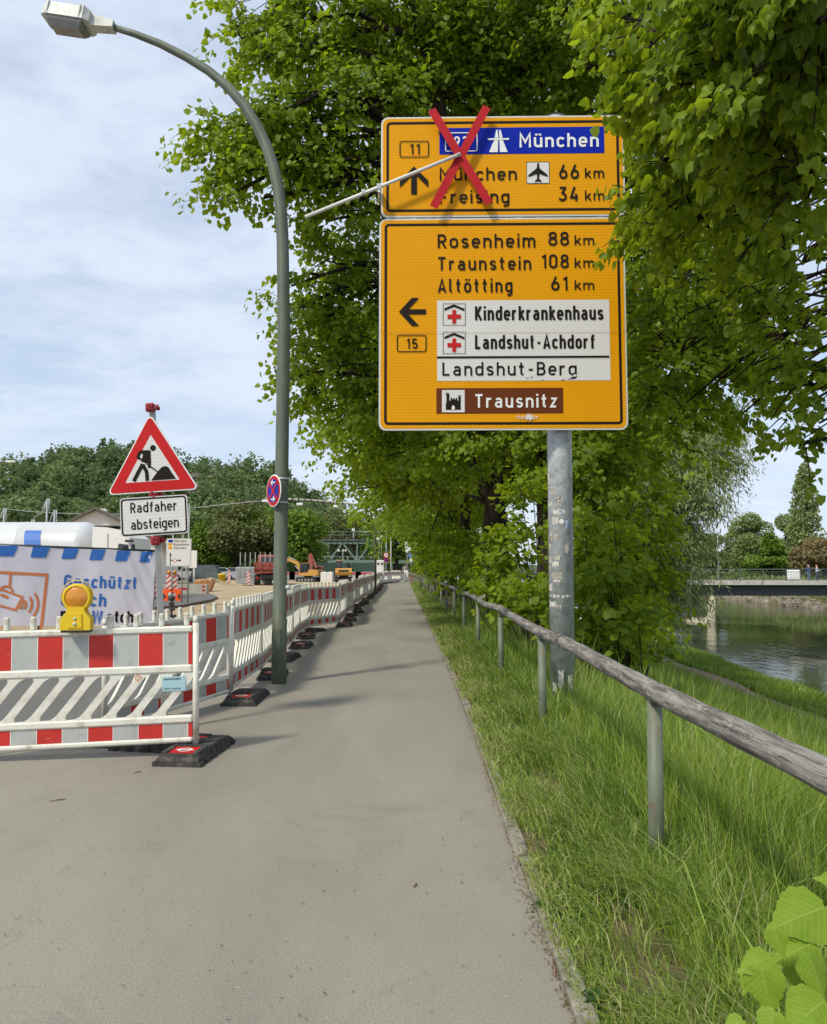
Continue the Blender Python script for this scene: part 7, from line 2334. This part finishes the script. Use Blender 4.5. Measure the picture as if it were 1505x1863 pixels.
def person(loc, rz, label, top_c, leg_c, hair_c, h=1.74, arms='down', stride=.12, cap=None):
    r_ = empty('person', loc, rz, label, 'person')
    J = {'pel': (0, 0, .95), 'sp': (0, 0, 1.18), 'ch': (0, .01, 1.38), 'nk': (0, 0, 1.50), 'hd': (0, -.02, 1.60), 'ht': (0, -.01, 1.70)}
    for s, nm in ((-1, 'l'), (1, 'r')):
        J['hip' + nm] = (s * .09, 0, .90); J['kn' + nm] = (s * .10, -s * stride * .5 - .02, .50); J['an' + nm] = (s * .10, -s * stride + .02, .09); J['to' + nm] = (s * .12, -s * stride - .15, .04)
        J['sh' + nm] = (s * .18, .01, 1.42)
        if arms == 'down': J['el' + nm] = (s * .24, .02, 1.14); J['ha' + nm] = (s * .24, -.06, .88)
        else: J['el' + nm] = (s * .23, -.08, 1.16); J['ha' + nm] = (s * .16, -.36, 1.08)
    ed = [('pel', 'sp'), ('sp', 'ch'), ('ch', 'nk'), ('nk', 'hd'), ('hd', 'ht')]
    for nm in 'lr': ed += [('pel', 'hip' + nm), ('hip' + nm, 'kn' + nm), ('kn' + nm, 'an' + nm), ('an' + nm, 'to' + nm), ('ch', 'sh' + nm), ('sh' + nm, 'el' + nm), ('el' + nm, 'ha' + nm)]
    rad = {'pel': .15, 'sp': .13, 'ch': .15, 'nk': .055, 'hd': .095, 'ht': .085, 'hip': .10, 'kn': .065, 'an': .045, 'to': .04, 'sh': .075, 'el': .048, 'ha': .035}
    ks = list(J)
    me = bpy.data.meshes.new('body')
    me.from_pydata([J[k] for k in ks], [(ks.index(a), ks.index(b)) for a, b in ed], [])
    o_ = bpy.data.objects.new('body', me); lnk(o_)
    md = o_.modifiers.new('s', 'SKIN'); sk_ = me.skin_vertices[0].data
    for i, k in enumerate(ks):
        q = rad.get(k) or rad[k[:-1]]
        sk_[i].radius = (q, q * (.75 if k in ('pel', 'sp', 'ch') else 1)); sk_[i].use_root = (k == 'pel')
    o_.modifiers.new('d', 'SUBSURF').levels = 1
    dg_ = bpy.context.evaluated_depsgraph_get()
    me2 = bpy.data.meshes.new_from_object(o_.evaluated_get(dg_)); bpy.data.objects.remove(o_); me2.name = 'body'
    me2.materials.clear()
    for m in (SKINM, mat('top', top_c, .8), mat('trousers', leg_c, .85), DARK): me2.materials.append(m)
    for p in me2.polygons:
        c = p.center; z = c.z
        arm_end = abs(c.x) > .12 and z < .93 and z > .8 and abs(c.x) > .2
        p.material_index = 3 if z < .09 else 0 if (z > 1.47 or arm_end or (arms != 'down' and c.y < -.3 and z > 1)) else 1 if (z > .93 or abs(c.x) > .2) else 2
        p.use_smooth = True
    b = lnk(bpy.data.objects.new('body', me2), r_)
    mb = MB(); mb.lathe([(.09, -.03), (.105, .02), (.09, .075), (.05, .105), (0, .112)], (0, .015, 1.63), 14); mb.build('hair' if not cap else 'cap', mat('hair', hair_c, .8), r_)
    mb = MB(); mb.box((0, -.115, 1.60), (.025, .03, .04)); mb.box((-.035, -.105, 1.635), (.02, .012, .012), 1); mb.box((.035, -.105, 1.635), (.02, .012, .012), 1); mb.box((0, -.108, 1.555), (.045, .01, .01), 1)
    mb.build('face', [SKINM, DARK], r_)
    k = h / 1.74; r_.scale = (k, k, k)
    return r_


zdk = zd + .065
person((*G(1469, YR_ + 1.2)[:2], zdk), R(-60), 'person in a dark blue jacket and jeans standing on the bridge', (.02, .04, .16), (.10, .16, .30), (.35, .28, .2))
person((*G(1484, YR_ + 1.2)[:2], zdk), R(75), 'person with an orange cap and pale top holding a bicycle on the bridge', (.50, .58, .66), (.04, .05, .08), (.65, .16, .05), arms='fwd', cap=1)
# bicycle
bc = empty('bicycle', (*G(1489, YR_ + 1.7)[:2], zdk), 0, 'dark bicycle held by the person in the orange cap on the bridge', 'bicycle')
for x in (-.52, .52):
    mb = MB(); n = 20
    P_ = [(x + .33 * math.cos(2 * PI * k / n), 0, .34 + .33 * math.sin(2 * PI * k / n)) for k in range(n + 1)]; mb.tube(P_, .02, 5, cap=False)
    for k in range(8): mb.tube([(x, 0, .34), (x + .32 * math.cos(PI * k / 4), 0, .34 + .32 * math.sin(PI * k / 4))], .004, 3, cap=False)
    mb.build('wheel', DARK, bc)
mb = MB()
for a, b in (((-.52, .34), (-.1, .32)), ((-.1, .32), (-.22, .85)), ((-.22, .8), (.36, .82)), ((-.1, .32), (.36, .78)), ((.52, .34), (.33, .98)), ((-.52, .34), (-.2, .78))): mb.tube([(a[0], 0, a[1]), (b[0], 0, b[1])], .018, 6)
mb.tube([(.33, -.28, 1.02), (.33, 0, .98), (.33, .28, 1.02)], .014, 6); mb.build('frame', DARK, bc)
mb = MB(); mb.box((-.23, 0, .9), (.25, .14, .05), bev=.02); mb.build('saddle', DARK, bc)
person(G(736.5, 96), R(5), 'person in blue jeans and grey top walking at the path end', (.30, .30, .28), (.08, .14, .26), (.12, .09, .07))
person(G(740, 97.5), R(-8), 'person in dark clothes walking at the far end of the path, right', (.12, .12, .12), (.04, .07, .13), (.2, .15, .1))
# small things on the asphalt
tw_m = mat('dry_twig', (.22, .13, .08), .9, var=.2)
for (px, py, L, lab) in ((105, 1457, .10, 'short reddish twig on the asphalt below the nearest barrier'), (1008, 1765, .11, 'thin brown twig on the path beside the kerb'), (755, 1612, .05, 'small curled dead leaf in the middle of the path'), (250, 1406, .06, 'small dark twig on the asphalt below the rubber feet')):
    u = (px - 752.5) / 1400; v = (931.5 - py) / 1400; t = -EYE / (ST + v * CT)
    mb = MB(); a = random.uniform(0, 3)
    if px == 1008: a = 1.45
    d = Vector((math.cos(a), math.sin(a), 0)) * L / 2
    mb.tube([-d + Vector((0, 0, .006)), Vector((.004, .003, .008)), d + Vector((0, 0, .006))], [.003, .0045, .002], 6)
    o = mb.build('twig', tw_m); o.location = (u * t, (CT - v * ST) * t, 0); tag(o, lab, 'twig')
